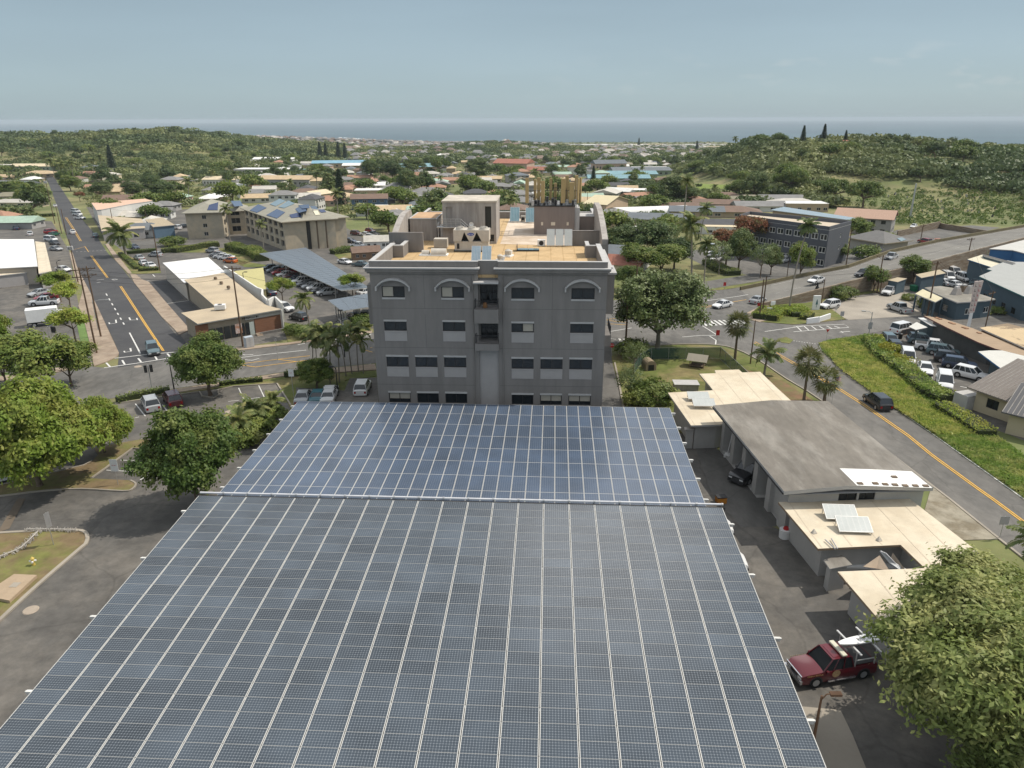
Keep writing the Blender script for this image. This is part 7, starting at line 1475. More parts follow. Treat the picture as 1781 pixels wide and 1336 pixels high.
for i,(x,y,s_) in enumerate(((1170,1105,1.5),(1215,1135,1.3),(1270,1120,1.55),(1330,1140,1.5),(1385,1175,1.6),(1440,1120,1.35),(1490,1100,1.45),(1545,1085,1.4),(1585,1100,1.2),(1310,1190,1.2))):plant('areca',G('b2',x,y),'slender clump palm by the grey building drive','palm tree','clump palms left of the grey building',s_*.84)
for k,x,y,sc,l_ in (('e4',1245,850,1.15,'pointed conifer among the houses behind apartments'),('e1',1590,330,1.5,'dark pointed conifer at the palm grove'),('a4',735,292,1.25,'twin conifer left on the dune crest'),('a4',765,302,1.0,'twin conifer right on the dune crest'),('a4',880,303,.6,'conifer mid-way along the dune crest'),('a4',905,298,1.05,'broad conifer along the dune crest'),('a4',1055,296,.75,'lone conifer right of the dune crest'),('e6',970,128,1.6,'solitary conifer standing before the sea'),('e6',1715,200,1.4,'dark conifer by the far white warehouses'),('a2',620,400,1.5,'far conifer row left of the blue roof'),('a2',660,400,1.4,'second far conifer by the blue roof'),('a2',745,395,1.5,'third far conifer beyond the blue roof'),('a2',790,395,1.4,'fourth far conifer beyond the blue roof'),('a1',500,205,.8,'conifer on the left ridge crest'),('a3',910,555,.8,'upright conifer by the teal roofs')):plant('pine',G(k,x,y),l_,'conifer','conifers',sc)
# hedges and verges
def hedge(k,pts,w_,h,label,m=None,seed=0,dens=34,name='hedge',ln=.26):
    r=np.random.default_rng(seed+1);P=[];pp=[G(k,x,y) for x,y in pts];core=MB()
    for a,b in zip(pp[:-1],pp[1:]):
        d=b-a;L_=d.length;n_=Vector((-d.y,d.x,0)).normalized();k_=int(L_*dens*w_*(1+h));t=r.uniform(0,1,k_);s_=r.uniform(-1,1,k_);u=r.uniform(0,1,k_)**.5
        q=np.array([tuple(a.lerp(b,float(tt))+n_*float(ss)*w_/2*(1.05-.25*float(uu))+Vector((0,0,h*float(uu)))) for tt,ss,uu in zip(t,s_,u)]);q[:,2]+= .18*h*lumps(q[:,:3]/3.0,seed,1.5);P.append(q)
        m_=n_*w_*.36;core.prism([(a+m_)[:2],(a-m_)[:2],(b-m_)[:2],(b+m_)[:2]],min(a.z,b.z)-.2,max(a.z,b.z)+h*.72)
    P=np.concatenate(P);N=rnd_dirs(r,len(P))*.7+np.array([0,0,.6]);N /= np.linalg.norm(N,axis=1)[:,None];V,Q=leafquads(r,P,N,ln,ln*.55)
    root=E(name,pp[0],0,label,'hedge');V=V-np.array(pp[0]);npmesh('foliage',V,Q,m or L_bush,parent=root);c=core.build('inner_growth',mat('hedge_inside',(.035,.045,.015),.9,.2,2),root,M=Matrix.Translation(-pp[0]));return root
hedge('b1',[(-100,285),(300,262)],1.4,1.3,'clipped hedge in front of the white-roofed hall',seed=1)
hedge('e2',[(800,1020),(930,1120),(1070,1240)],1.6,1.0,'low hedge along the left street pavement',seed=2);hedge('e2',[(1080,1265),(1390,1250)],1.6,1.0,'low hedge at the front of the small car park',seed=3);hedge('e2',[(880,1000),(1360,960)],1.8,1.1,'clipped hedge behind the two silver cars',seed=4);hedge('e2',[(1440,980),(1781,950)],2.2,1.5,'tall hedge beneath the apartments, left stretch',seed=5)
hedge('e3',[(30,980),(500,900),(720,880)],2.6,1.8,'long hedge between apartments and car park',seed=6);hedge('e3',[(900,930),(1250,1010),(1400,1110)],5,2.4,'thick shrubbery bank below the apartments',seed=7,dens=22,ln=.34)
hedge('b2',[(390,1200),(560,1180),(750,1165)],1.0,.8,'loose hedge between main road and bays',seed=8);hedge('b2',[(930,1130),(1080,1110)],1.2,1.1,'shrub clump at the end of the loose hedge',seed=9);hedge('c1',[(620,125),(700,105),(830,80),(900,70)],1.3,1.0,'shrubs behind the two parked cars',seed=10)
hedge('b4',[(1380,560),(1450,500),(1600,500),(1718,500)],6,1.5,'bright rampant growth on the corner island',m=L_yel,seed=11,dens=26,ln=.34);hedge('b5',[(0,420),(60,470),(130,480)],5,1.2,'bright growth at the right end of the corner island',m=L_yel,seed=12,dens=22)
hedge('b4',[(920,95),(1010,150),(1130,190)],5,1.6,'green bank above the frontage road',seed=13,dens=20);hedge('b5',[(560,640),(640,760),(780,850),(900,950),(1000,1050),(1110,1090)],3.4,1.3,'loose bright hedge between diner car park and grass bank',m=leafmat('hedge_bright',(.20,.29,.06),(.33,.36,.10),.4),seed=14,dens=24,ln=.38)
hedge('b5',[(1060,1130),(1250,1240),(1400,1340)],3,1.1,'leafy creepers along the lower bank',m=L_yel,seed=15,dens=24);hedge('a1',[(0,790),(380,770)],2.5,1.4,'scrubby hedge behind the upper left lot',seed=16,dens=14,ln=.4);hedge('e6',[(660,640),(1180,640)],5,4,'long dark hedge below the teal school',m=L_dark,seed=17,dens=4,ln=1.0);hedge('e6',[(1180,650),(1781,660)],5,3,'long hedge along the playing field',m=L_dark,seed=18,dens=4,ln=1.0);hedge('e7',[(1240,310),(1500,330),(1781,380)],7,4,'wide hedge at the dune foot above the grey roofs',m=L_mid,seed=19,dens=4,ln=1.0)
hedge('a2',[(700,1030),(860,1010)],4,1.6,'hedge beside the small pink-roofed shed',seed=20,dens=14,ln=.4)
# grass tufts of the bank
def tufts(poly,n,hgt,m,name,seed):
    r=np.random.default_rng(seed);P=np.array([(p[0],p[1]) for p in poly]);lo,hi=P.min(0),P.max(0);pts=[]
    while len(pts) < n:
        q=r.uniform(lo,hi);c=False;j=len(P)-1
        for i in range(len(P)):
            if (P[i,1] > q[1]) != (P[j,1] > q[1]) and q[0] < (P[j,0]-P[i,0])*(q[1]-P[i,1])/(P[j,1]-P[i,1])+P[i,0]:c=not c
            j=i
        if c:pts.append((q[0],q[1],T(q[0],q[1])+.1+hgt*.4))
    P3=np.array(pts);N=rnd_dirs(r,n)*np.array([1,1,.5])+np.array([0,0,.35]);N /= np.linalg.norm(N,axis=1)[:,None];V,Q=leafquads(r,P3,N,hgt,hgt*.35);o=npmesh(name,V,Q,m);return tag(o,kind='stuff')
tufts(P2('',bank),26000,.5,leafmat('bright_grass_blades',(.19,.29,.06),(.33,.35,.12),.42),'bank_grass',1)
tufts(P2('b5',[(190,670),(350,640),(540,720),(800,950),(1000,1130),(1400,1336),(1050,1336),(700,1120),(330,850)]),9000,.6,leafmat('yellow_grass_blades',(.36,.42,.09),(.45,.44,.14)),'bank_grass',2)
# ---------------------------------------------------------------- vehicles
HS={}
def cars(rows,group=None,h=.05):
    for (key,col,k,x,y,x2,y2,where) in rows:park(key,col,k,x,y,heading(k,x,y,x2,y2),where,group,h)
cars([('suv','slate','b1',1370,895,1395,960,'stopped at the crossing with headlights facing us'),('suv','silver','c1',800,150,760,70,'parked tail-out in the bay behind the hedge shrubs'),('suv','maroon','c1',915,125,870,60,'parked next to the silver car in the bays'),('van','white','c1',-8,505,-60,380,'poking in at the left frame edge'),
 ('sedan','silver','b1',355,380,245,400,'in the left lot above the red car'),('sedan','red','b1',415,420,330,430,'half hidden by the bright tree'),('pickup','white','b1',400,465,310,470,'parked right above the white box truck'),('sedan','white','b1',570,165,660,175,'behind the bright tree near the hall'),
 ('suv','black','b5',605,1110,520,1050,'driving away on the right road'),('sedan','white','b4',1030,452,965,465,'crossing the junction towards us'),('sedan','silver','b4',1325,412,1400,390,'driving up onto the raised road'),('suv','white','b5',260,400,200,410,'parked on the concrete by the monument sign'),('pickup','silver','b5',765,425,690,400,'driving across the concrete lot'),('pickup','white','b5',695,300,660,315,'parked beside the metal shed'),('van','white','b5',790,575,870,560,'beside the pale triangular canopy'),
 ('suv','slate','f6',560,420,700,430,'first in the diner row nearest the tables'),('pickup','white','f6',740,530,1000,560,'second in the diner row'),('suv','slate','f6',880,600,1020,620,'third in the diner row, roof rack'),('suv','black','f6',1000,710,1180,730,'fourth in the diner row, surf rack'),('suv','navy','f6',1130,800,1290,820,'fifth in the diner row'),('suv','white','f6',1310,960,1540,1010,'last and nearest in the diner row'),
 ('suv','slate','f6',60,440,180,540,'facing the golden shrub, upper one'),('suv','black','f6',150,560,220,640,'facing the golden shrub, lower one'),('van','white','f6',330,700,350,760,'nearest the upper golden shrub'),('sedan','white','f6',605,870,640,960,'in the middle of the lower diner bays'),('van','white','f6',900,1080,930,1200,'lowest in the diner bays'),
 ('pickup','black','c4',455,580,420,600,'nosing out of the engine bay')])
cars([('sedan','silver','e2',1090,1085,950,1040,'behind the low street hedge'),('hatch','silver','e2',1340,1035,1230,1030,'next to the tall hedge stretch'),('sedan','white','e2',1160,1170,1070,1130,'upper of two at the street hedge'),('sedan','white','e2',1260,1205,1150,1170,'lower of two at the street hedge'),('sedan','navy','e2',1010,915,1100,930,'under the coconut palm fronds'),('suv','white','e2',1500,640,1390,650,'upper one beside the blue-walled shop'),('suv','white','e2',1480,720,1360,720,'lower one beside the blue-walled shop'),('suv','white','e2',1680,610,1620,600,'behind the pair at the blue-walled shop'),('sedan','black','e2',1770,590,1700,600,'by the apartment block corner'),
 ('suv','silver','e3',620,975,490,960,'first of five beside the shrubbery bank'),('sedan','silver','e3',700,1030,570,1030,'second of five beside the shrubbery bank'),('sedan','white','e3',760,1060,630,1060,'third of five beside the shrubbery bank'),('sedan','white','e3',840,1080,680,1080,'fourth of five beside the shrubbery bank'),('hatch','orange','e3',900,1130,760,1120,'fifth of five beside the shrubbery bank'),
 ('sedan','white','e1',1030,1185,1010,1140,'driving down the upper street'),('sedan','white','e1',780,810,775,790,'far up the street behind the poles'),('sedan','slate','e1',1350,1235,1330,1200,'parked in shade by the tan brick shop'),('van','white','e1',1070,890,1150,895,'first of three facing the upper shops'),('van','white','e1',1095,930,1180,935,'second of three facing the upper shops'),('pickup','white','e1',1130,985,1210,990,'third of three facing the upper shops'),('sedan','navy','e1',230,1130,170,1090,'in the upper left lot'),('hatch','white','e1',430,1210,440,1160,'in the upper left lot by the kerb'),('suv','red','e1',720,1180,800,1170,'beside the green covered car'),('hatch','green','e1',770,1215,860,1200,'low green covered car by the poles'),('van','white','e1',720,1290,860,1300,'long one at the white hall corner'),('sedan','black','a1',375,965,440,975,'below the white minivan'),('sedan','silver','a1',385,1005,440,1010,'third of the hall corner cars'),
 ('sedan','navy','b2',805,440,700,400,'behind the white shop parapet'),('suv','white','b2',930,575,1000,590,'half behind the curved palm'),('hatch','black','b2',1050,650,950,630,'dark car on the drive below the small carport')])
rowc=[('sedan','black'),('sedan','grey'),('sedan','red'),('sedan','white'),('hatch','maroon'),('sedan','navy'),('suv','white'),('sedan','grey'),('sedan','silver'),('suv','white'),('sedan','black'),('suv','silver')]
for i,(t_,c_) in enumerate(rowc):
    u=i/11;x,y=815+u*470,235+u*210;park(t_,c_,'b2',x,y,heading('b2',x,y,x-100,y+8),f'{ordn_(i+1)} in the row under the dark carport','cars under the dark carport',.03)
for i,c_ in enumerate(('white','red','grey','silver','navy','white','maroon')):
    u=i/6;x,y=960+u*420,240+u*140;park(('sedan','suv')[i % 2],c_,'b2',x,y,heading('b2',x,y,x+100,y-8),f'{ordn_(i+1)} in the back row under the dark carport','cars under the dark carport',.03)
cars([('sedan','grey','b2',1420,700,1360,650,'below the small carport, left'),('sedan','black','b2',1520,650,1460,620,'under the small carport, right'),('suv','navy','b2',1610,640,1640,600,'at the grey building side of the small carport'),('sedan','white','b2',1430,185,1500,195,'in the lane behind the large carport'),('sedan','slate','b2',1560,205,1480,200,'dark one behind the large carport'),('sedan','white','b2',1600,440,1640,430,'beside the young tree at the carport gap')])
for i,(x,y,t_,c_) in enumerate(((820,950,'sedan','navy'),(880,985,'pickup','white'),(930,905,'sedan','white'),(960,920,'sedan','silver'),(1000,935,'suv','white'),(1040,940,'suv','blue'),(865,900,'suv','maroon'),(960,880,'hatch','red'),(1080,815,'sedan','blue'),(980,900,'sedan','grey'))):park(t_,c_,'a2',x,y,heading('a2',x,y,x+70,y+5),'in the small lot beyond the carport','cars in the lot behind the carport',.05)
for (key,col,k,x,y,x2,y2,where,hh) in (('sedan','white','f7',1180,510,1080,530,'coming down the raised road past the rider',1.9),('suv','black','e8',830,965,740,980,'driving on the raised road by the two poles',2.7),('pickup','silver','e8',1160,765,1090,790,'coming down the raised road, highest up',2.9)):
    park(key,col,k,x,y,heading(k,x,y,x2,y2),where,None,hh)
hc=[('silver',455,1085),('black',470,1190),('white',520,1250),('white',450,1150),('grey',560,1235),('white',1120,1100),('silver',1070,1120),('white',1370,1150),('black',1440,1150),('black',1510,1140),('grey',1560,1180),('navy',1620,1150),('teal',1410,1240),('white',1480,1265),('maroon',760,1160),('grey',640,1160)]
for c_,x,y in hc:park(_trng.choice(['sedan','suv','suv']),c_,'e7',x,y,heading('e7',x,y,x-80,y+22),'in the hotel car park','cars in the hotel car park',.05)
cars([('van','navy','e8',745,690,740,660,'by the large grey-green shrub'),('sedan','tan','e8',970,655,900,640,'beside the hip-roofed shop'),('sedan','white','e8',1430,385,1390,400,'up on the sloping side street'),('suv','red','e8',1560,570,1500,560,'deep red one behind the raised road wall'),('hatch','orange','e8',1685,570,1640,570,'orange-red one at the kerb end'),('sedan','navy','e8',740,610,700,620,'shaded one behind the shrub')])
cars([('sedan','white','f5',1240,490,1160,470,'upper one behind the restaurant'),('sedan','white','f5',1400,520,1320,500,'lower one behind the restaurant'),('van','white','f4',450,1110,640,1170,'long van with four side windows'),('van','white','f4',230,980,350,1020,'lilac-striped van left of the long van'),('van','white','f4',100,1080,240,1140,'lilac-striped van nearest the restaurant'),('pickup','maroon','f4',230,890,150,900,'at the foot of the retaining wall'),('sedan','tan','f4',780,920,880,940,'under the workshop eave'),('suv','slate','f4',830,1250,920,1262,'in front of the grey workshop')])
for i,(x,y) in enumerate(((1338,1135),(1366,1200),(1268,925),(1288,985))):
    p=G('',x,y,0);park('pickup' if i < 2 else 'van','white','',x-(74 if i < 2 else 46),y,RD(-4),'nosing out from under the grey canopy','vehicles under the grey canopy',.03)
p=G('d6',1420,610);park('suv','white','d6',1420,600,RD(92),'in the drive left of the grey building',None,.05)
for i,(x,y,c_) in enumerate(((660,700,'silver'),(850,690,'teal'),(990,690,'white'),(1000,640,'white'))):park('sedan',c_,'d6',x,y+20,RD(95),'under the low tree behind blue canopy','cars behind the blue canopy',.05)
# white box truck
def boxtruck():
    p=G('b1',450,640,.03);rz=heading('b1',450,640,640,620);r=E('box_truck',p,rz,'white box truck parked in the left lot between trees','truck')
    mb=MB();mb.box(-3.4,-1.15,.95,1.6,1.15,3.3);mb.build('cargo_box',M_wh,r,bev=.03);mb=MB();mb.add([(1.7,-1,.6),(3.4,-1,.6),(3.4,1,.6),(1.7,1,.6),(1.7,-1,2.4),(2.9,-1,2.4),(2.9,1,2.4),(1.7,1,2.4),(3.4,-1,1.45),(3.4,1,1.45)],[(0,1,8,5,4),(3,7,6,9,2),(5,8,9,6),(1,2,9,8),(4,5,6,7),(0,4,7,3),(0,3,2,1)]);mb.build('cab',M_wh,r);mb=MB();mb.add([(3.37,-.85,1.52),(3.37,.85,1.52),(2.95,.85,2.3),(2.95,-.85,2.3)],[(0,1,2,3)]);mb.box(1.95,-1.012,1.45,2.75,1.012,2.2);mb.build('windows',M_cglass,r);mb.v=[(a+.02,b,c) for a,b,c in mb.v]
    mb=MB();mb.box(-3.4,-.4,.6,3,.4,.95);mb.build('chassis',M_dark,r)
    for x in (-2.4,2.5):
        for s in (-1,1):w_=wheel_mb(.42,.28).build('wheel',[M_tyre,M_rim],r);w_.location=(x,s*.95,.42)
    mb=MB();mb.box(-3.5,-1.1,.5,-3.4,1.1,.75);mb.build('bumper',M_dark,r)
boxtruck()
# maroon rescue pickup
root=park('pickup','maroon','f3',815,900,heading('f3',815,900,650,930),'with rescue board and roof rack',None,.04);root.name='rescue_pickup';root.scale=(.98,.98,.98);root['label']='maroon pickup truck with white light bar, gold crest and silver bumper'
for c in root.children:
    if c.name.startswith('body'):c.color=(.115,.006,.014,1)
mb=MB();mb.box(2.74,-.93,.42,2.9,.93,.66);mb.box(2.76,-.85,.95,2.83,.85,1.0);mb.build('bumper',mat('chrome',(.6,.6,.62),.2,.03,1,metal=.8),root)
mb=MB();mb.box(-.45,-.75,1.9,-.1,.75,2.05);mb.build('light_bar',mat('light_bar_cream',(.62,.6,.48),.4),root,bev=.03)
for s in (-1,1):
    mb=MB();n_=18;mb.add([(.35+.3*math.cos(2*math.pi*i/n_),s*.972,.88+.28*math.sin(2*math.pi*i/n_)) for i in range(n_)],[tuple(range(n_))]);mb.build('crest',mat('crest_gold',(.62,.42,.22),.5,.25,6),root)
    X=Matrix.Translation((1.9,-.978,1.0)) @ UP if s < 0 else Matrix.Translation((1.9,.978,1.0)) @ Matrix.Rotation(RD(180),4,'Z') @ UP
    textmesh('gold_lettering','OCEAN RESCUE',.16,mat('gold_lettering',(.7,.5,.2),.5),X,root,.002);mb=MB();mb.box(-1.1,s*1.0-.06,.36,.9,s*1.0+.06,.42);mb.build('side_step',MATS['chrome'],root)
    mb=MB();mb.box(1.62,s*.6-.02,.1,1.66,s*.6+.02,.12)
mb=MB()
for x in (-1.05,-2.5):
    for s in (-1,1):mb.tube((x,s*.85,1.0),(x,s*.85,2.25),.045,n=6)
    mb.box(x-.06,-1.25,2.25,x+.06,1.25,2.33)
for s in (-1,1):mb.box(-2.6,s*.85-.03,1.5,-1.0,s*.85+.03,1.56)
mb.build('ladder_rack',M_alu,root)
bpos=root.matrix_basis @ Vector((-1.0,.1,2.44));r=E('rescue_board',bpos,root.rotation_euler.z,'white rescue paddleboard lying on the pickup rack','rescue board');mb=MB();n_=16;L_=3.6
outl=[]
for i in range(n_+1):t=i/n_;outl.append((.8-t*L_,.36*math.sin(math.pi*min(1,.04+t*.93))**.55))
vs=[];
for x,w_ in outl:vs+= [(x,-w_,0),(x,-w_,.08),(x,w_,.08),(x,w_,0)]
fs_=[]
for i in range(n_):o=i*4;fs_+= [(o,o+4,o+5,o+1),(o+1,o+5,o+6,o+2),(o+2,o+6,o+7,o+3),(o+3,o+7,o+4,o)]
fs_+= [(0,1,2,3),(4*n_+3,4*n_+2,4*n_+1,4*n_)];mb.add(vs,fs_);mb.build('hull',M_wh,r);textmesh('lettering','RESCUE',.34,M_blk,Matrix.Translation((-1.1,0,.085)) @ Matrix.Rotation(RD(180),4,'Z'),r,.003)
# motorcyclist on the raised road
p=G('f7',1190,650,1.8);rz=heading('f7',1190,650,1130,670);r=E('motorcycle',p,rz,'dark motorcycle ridden down the raised road','motorcycle')
for x in (-.7,.7):w_=wheel_mb(.32,.12).build('wheel',[M_tyre,M_rim],r);w_.location=(x,0,.32)
mb=MB();mb.box(-.6,-.15,.45,.45,.15,.8);mb.tube((.7,0,.32),(.45,0,1.05),.05,n=6);mb.box(.4,-.38,1.02,.46,.38,1.07);mb.build('frame',M_blk,r,bev=.03)
def skinfig(name,joints,edges,rad,m,parent):
    me=bpy.data.meshes.new(name);me.from_pydata(joints,edges,[]);o=bpy.data.objects.new(name,me);COL.objects.link(o);o.modifiers.new('s','SKIN');
    for v,rr_ in zip(me.skin_vertices[0].data,rad):v.radius=(rr_,rr_)
    me.skin_vertices[0].data[0].use_root=True;o.modifiers.new('d','SUBSURF').levels=1;dg=bpy.context.evaluated_depsgraph_get();m2=bpy.data.meshes.new_from_object(o.evaluated_get(dg));bpy.data.objects.remove(o);m2.name=name;m2.materials.clear();m2.materials.append(m);o=bpy.data.objects.new(name,m2);COL.objects.link(o);o.parent=parent;return o
r=E('person',p,rz,'motorcycle rider in dark jacket and helmet leaning slightly forward','person')
J=[(-.25,0,.85),(-.12,0,1.15),(0,0,1.38),(.05,0,1.5),(.08,0,1.66),(.02,.2,1.36),(.2,.3,1.12),(.42,.3,1.06),(.02,-.2,1.36),(.2,-.3,1.12),(.42,-.3,1.06),(-.22,.12,.85),(.15,.2,.75),(.05,.2,.4),(-.22,-.12,.85),(.15,-.2,.75),(.05,-.2,.4)]
skinfig('body',J,[(0,1),(1,2),(2,3),(3,4),(2,5),(5,6),(6,7),(2,8),(8,9),(9,10),(0,11),(11,12),(12,13),(0,14),(14,15),(15,16)],[.16,.16,.17,.07,.1,.08,.06,.045,.08,.06,.045,.11,.09,.06,.11,.09,.06],mat('dark_riding_suit',(.03,.035,.04),.7),r)
mb=MB()
for i in range(6):
    for j in range(10):
        a0,a1=-1.57+3.14*i/6,-1.57+3.14*(i+1)/6;b0,b1=.628*j,.628*(j+1);f_=lambda a,b:(.1+.15*math.cos(a)*math.cos(b),.15*math.cos(a)*math.sin(b),1.66+.17*math.sin(a));mb.add([f_(a0,b0),f_(a0,b1),f_(a1,b1),f_(a1,b0)],[(0,1,2,3)])
mb.build('helmet',M_blk,r)
# ---------------------------------------------------------------- poles and wires
tops={}
for nm,k,x,y,k2,x2,y2,arms,tr,rz,lab in [
 ('A','b1',866,900,'b1',770,130,2,0,.2,'tall wooden pole nearest the crossing on left pavement'),('B','b1',903,752,'b1',815,118,2,0,.2,'second wooden pole just behind the crossing pole'),('C','b1',700,275,'a1',490,925,0,3,.2,'wooden pole with three round transformers by the street'),('D','a1',375,822,'a1',265,500,1,3,.2,'wooden pole with transformers, upper left pavement'),('E','a1',422,890,'a1',400,700,0,0,.2,'short dark pole beside the street, first of pair'),('F','a1',455,900,'a1',430,720,0,0,.2,'short dark pole beside the street, second of pair'),('Gp','b2',585,872,'b2',488,205,1,0,.1,'wooden pole in front of the tan shops'),('H','a1',1094,1145,'a1',1045,845,0,0,.2,'dark pole at the hedge corner by the white annex'),('I','e2',700,620,'e2',620,290,0,0,0,'dark pole before the tan brick shop'),('J','e2',1212,545,'e2',1150,275,0,0,0,'dark pole at the tan brick shop corner'),
 ('K','b4',225,822,'b4',243,440,0,0,0,'dark pole at the stop sign beside grey building'),('L','b4',1264,922,'b4',1308,560,0,0,0,'brown pole on the verge by the tall fan palm'),('M','f7',200,1140,'f7',265,450,0,0,0,'left of two poles on the corner island'),('N','f7',252,1065,'f7',325,400,0,0,0,'right of two poles on the corner island'),('O','f7',1260,950,'f7',1325,430,0,0,0,'brown pole beside the monument sign'),('P','b5',605,292,'b5',655,15,1,0,0,'pole beneath the retaining wall, taller of pair'),('Q','b5',626,296,'b5',678,118,0,0,0,'leaning pole beneath the retaining wall, shorter of pair'),('R','b5',968,460,'b5',1095,60,1,0,.5,'wooden pole at the diner corner by concrete lot'),('S','f4',500,802,'f4',625,170,1,0,.3,'dark pole by the cream-roofed workshop'),('Tp','f1',815,786,'f1',990,70,1,0,.6,'wooden pole behind the twin-blade sign'),('U','d4',440,1320,'d4',455,780,0,0,0,'thin dark pole before the large glossy tree'),('V','d4',585,680,'d4',625,120,1,0,0,'wooden pole behind the large glossy tree'),('W','a4',660,1205,'a4',675,1070,0,0,0,'dark pole on the verge below charcoal block'),('X','e8',625,840,'e8',700,380,0,0,0,'brown pole at the corner of charcoal block'),('Y','e8',1495,635,'e8',1545,345,1,0,.4,'dark pole by the red car behind road wall'),('Z','a4',480,1195,'a4',490,1040,0,0,0,'thin pole on the frontage verge'),('a','e5',160,930,'e5',135,650,0,0,0,'dark pole by the blue-walled house'),('b','e6',305,920,'e6',300,700,0,0,0,'metal pole before the cream gabled hall'),('c','c5',2400,500,'c5',2400,300,0,0,0,'')]:
    if not lab:continue
    h=PHT(k,x,y,k2,x2,y2);_,tops[nm]=pole(k,x,y,h,lab,arms,rz,tr,r=.14 if h > 7 else .1,group='poles and power lines')
h=PHT('e8',1385,280,'a5',437,545);pole('e8',1385,285,h,'tall pale steel transmission pole at the cemetery foot',0,0,0,r=.4,name='steel_pole',wood=M_steel)
o3=((-1,0),(0,.1),(1,0))
for a,b,sg,lb,of in (('A','C',1.2,'wires from the crossing pole to the transformer pole',o3),('C','D',2,'wires running up the left pavement',o3),('A','Gp',1.0,'wires crossing the left street to the shop pole',((0,0),(0,-.8),(0,-1.6))),('B','Gp',1.0,'lower wires across the left street',((0,-1),)),('Gp','K',2.2,'long wires from shop pole towards grey building',((0,-1),)),('V','R',3,'long wire across the junction to the diner',((0,0),)),('N','W',1,'short wire over the raised road',((0,0),)),('P','S',1.5,'wire along the retaining wall',((0,0),)),('R','Tp',1.0,'wires above the diner roof',((0,0),(.6,0))),('Tp','S',1.0,'wires behind the restaurant',((0,0),)),('I','J',.8,'wire between the two shop poles',((0,0),)),('J','H',1,'wire to the hedge corner pole',((0,0),))):wire(tops[a],tops[b],sg,lb,.02,of)
wire(tops['D'],tops['D']+Vector((-160,60,6)),2,'wire leaving the picture over the palm row',.04);wire(tops['D'],G('e4',1700,380,9),5,'long pale wire strung across the far left town',.05)
# lamps, signals, signs
lamp('b1',1560,1240,PHT('b1',1560,1240,'b1',1525,970),'dark lamp post beside the round kerb tree',0,0,M_dark);lamp('b1',900,750,5.5,'lamp arm over the left street',2.4,0,M_steel,p=G('b1',880,690));lamp('b1',540,240,4.5,'twin lamp by the white hall',.8,1.5,M_dark)
lamp('c5',575,1150,PHT('c5',575,1150,'c5',625,890),'brown lamp post beside the concrete pad',.5,0,MATS['diner_timber']);lamp('b2',1430,960,PHT('b2',1430,960,'b2',1408,575),'tall dark post with white lamp before small carport',0,0,M_dark);lamp('d6',1100,650,PHT('d6',1100,650,'d6',1045,295),'black twin-headed lamp among the clump palms',.3,3,M_dark);lamp('b5',545,600,4.2,'curved pale street lamp before the minivan',1.2,3.0,M_steel);lamp('a2',948,850,7,'lamp post in the lot beyond the carport',.6,0,M_steel);lamp('b2',615,325,1.6,'short hooked vent lamp on the olive store roof',.4,0,M_dark,p=G('b2',590,318,3.4))
def signal(k,x,y,h,heads,label,rz=0.0,arm=None):
    p=G(k,x,y);r=E('traffic_light',p,rz,label,'traffic light');mb=MB();mb.tube((0,0,-.1),(0,0,h),.07,n=8)
    if arm:mb.tube((0,0,h-.2),(arm,0,h+.5),.05,n=6)
    mb.build('pole_shaft',M_steel,r)
    for hx in heads:
        mb=MB();mb.box(hx-.18,-.15,h-1.0,hx+.18,.15,h);hd=mb.build('signal_head',M_blk,r,bev=.02);mb=MB()
        for j,zz in enumerate((.2,.5,.8)):mb.tube((hx,-.17,h-zz),(hx,-.145,h-zz),.1,n=12)
        mb.build('signal_lenses',M_plast,hd)
signal('b1',1365,1245,3.9,(-.35,.35),'traffic light with two heads facing across the crossing',.4);signal('b1',480,900,4.6,(.9,1.3),'traffic light on a short arm among corner trees',-.3,1.4)
STOP=(M_wh)
post_sign('b4',110,880,2.6,.75,0,M_red,'red stop sign on a curved post at the driveway',shape='oct',text=('STOP',.24,M_wh));post_sign('b4',985,765,2.6,.6,.9,M_red,'narrow red and white road sign near the junction kerb');post_sign('b4',880,610,1.6,.7,.7,M_red,'small red sign behind the glossy tree',shape='tri');post_sign('b5',238,635,2.2,.8,0,M_red,'yield sign at the tip of grass bank',shape='tri');post_sign('b5',345,500,2.0,.7,.9,M_steel,'grey sign back beside the concrete lot');post_sign('b5',305,440,1.4,.5,.6,M_steel,'small sign back near the monument sign');post_sign('b5',543,610,2.6,.7,1.2,M_steel,'tall sign back at the top of the bank')
post_sign('c1',625,560,2.9,.75,1.3,M_wh,'white parking notice on the island tip',text=(5,.12,M_red));post_sign('c1',285,878,3.2,.5,1.4,M_steel,'double sign post seen edge-on on the lower lawn',rz=1.3);post_sign('b2',875,985,3.5,.3,.4,M_steel,'thin sign post on the main road median');post_sign('d6',530,700,4.2,.7,1.0,M_wh,'pale notice beside the clump palms',text=(5,.1,M_red));post_sign('c4',1662,880,2.2,.8,.8,M_steel,'sign back at the road edge by station',shape='rect');post_sign('a4',232,1295,2.4,.6,.8,M_red,'sign on the frontage verge');post_sign('f7',175,1050,2.2,.5,.6,M_red,'small red sign at the island pavement')
r=E('monument_sign',G('f7',1170,985),RD(5),'tall white monument sign with dark tree emblem','sign');mb=MB();mb.box(-.75,-.15,0,.75,.15,3.0);mb.build('panel',M_wh,r,bev=.03);mb=MB();mb.add([(-.25,-.16,1.2),(.25,-.16,1.2),(.05,-.16,2.2),(-.05,-.16,2.2)],[(0,1,2,3)]);mb.add([(-.04,-.161,.6),(.04,-.161,.6),(.04,-.161,1.2),(-.04,-.161,1.2)],[(0,1,2,3)]);mb.build('emblem',MATS['teal_panel'],r)
pp=[G('b5',x,y) for x,y in [(95,515),(180,505),(262,480)]];mb=MB()
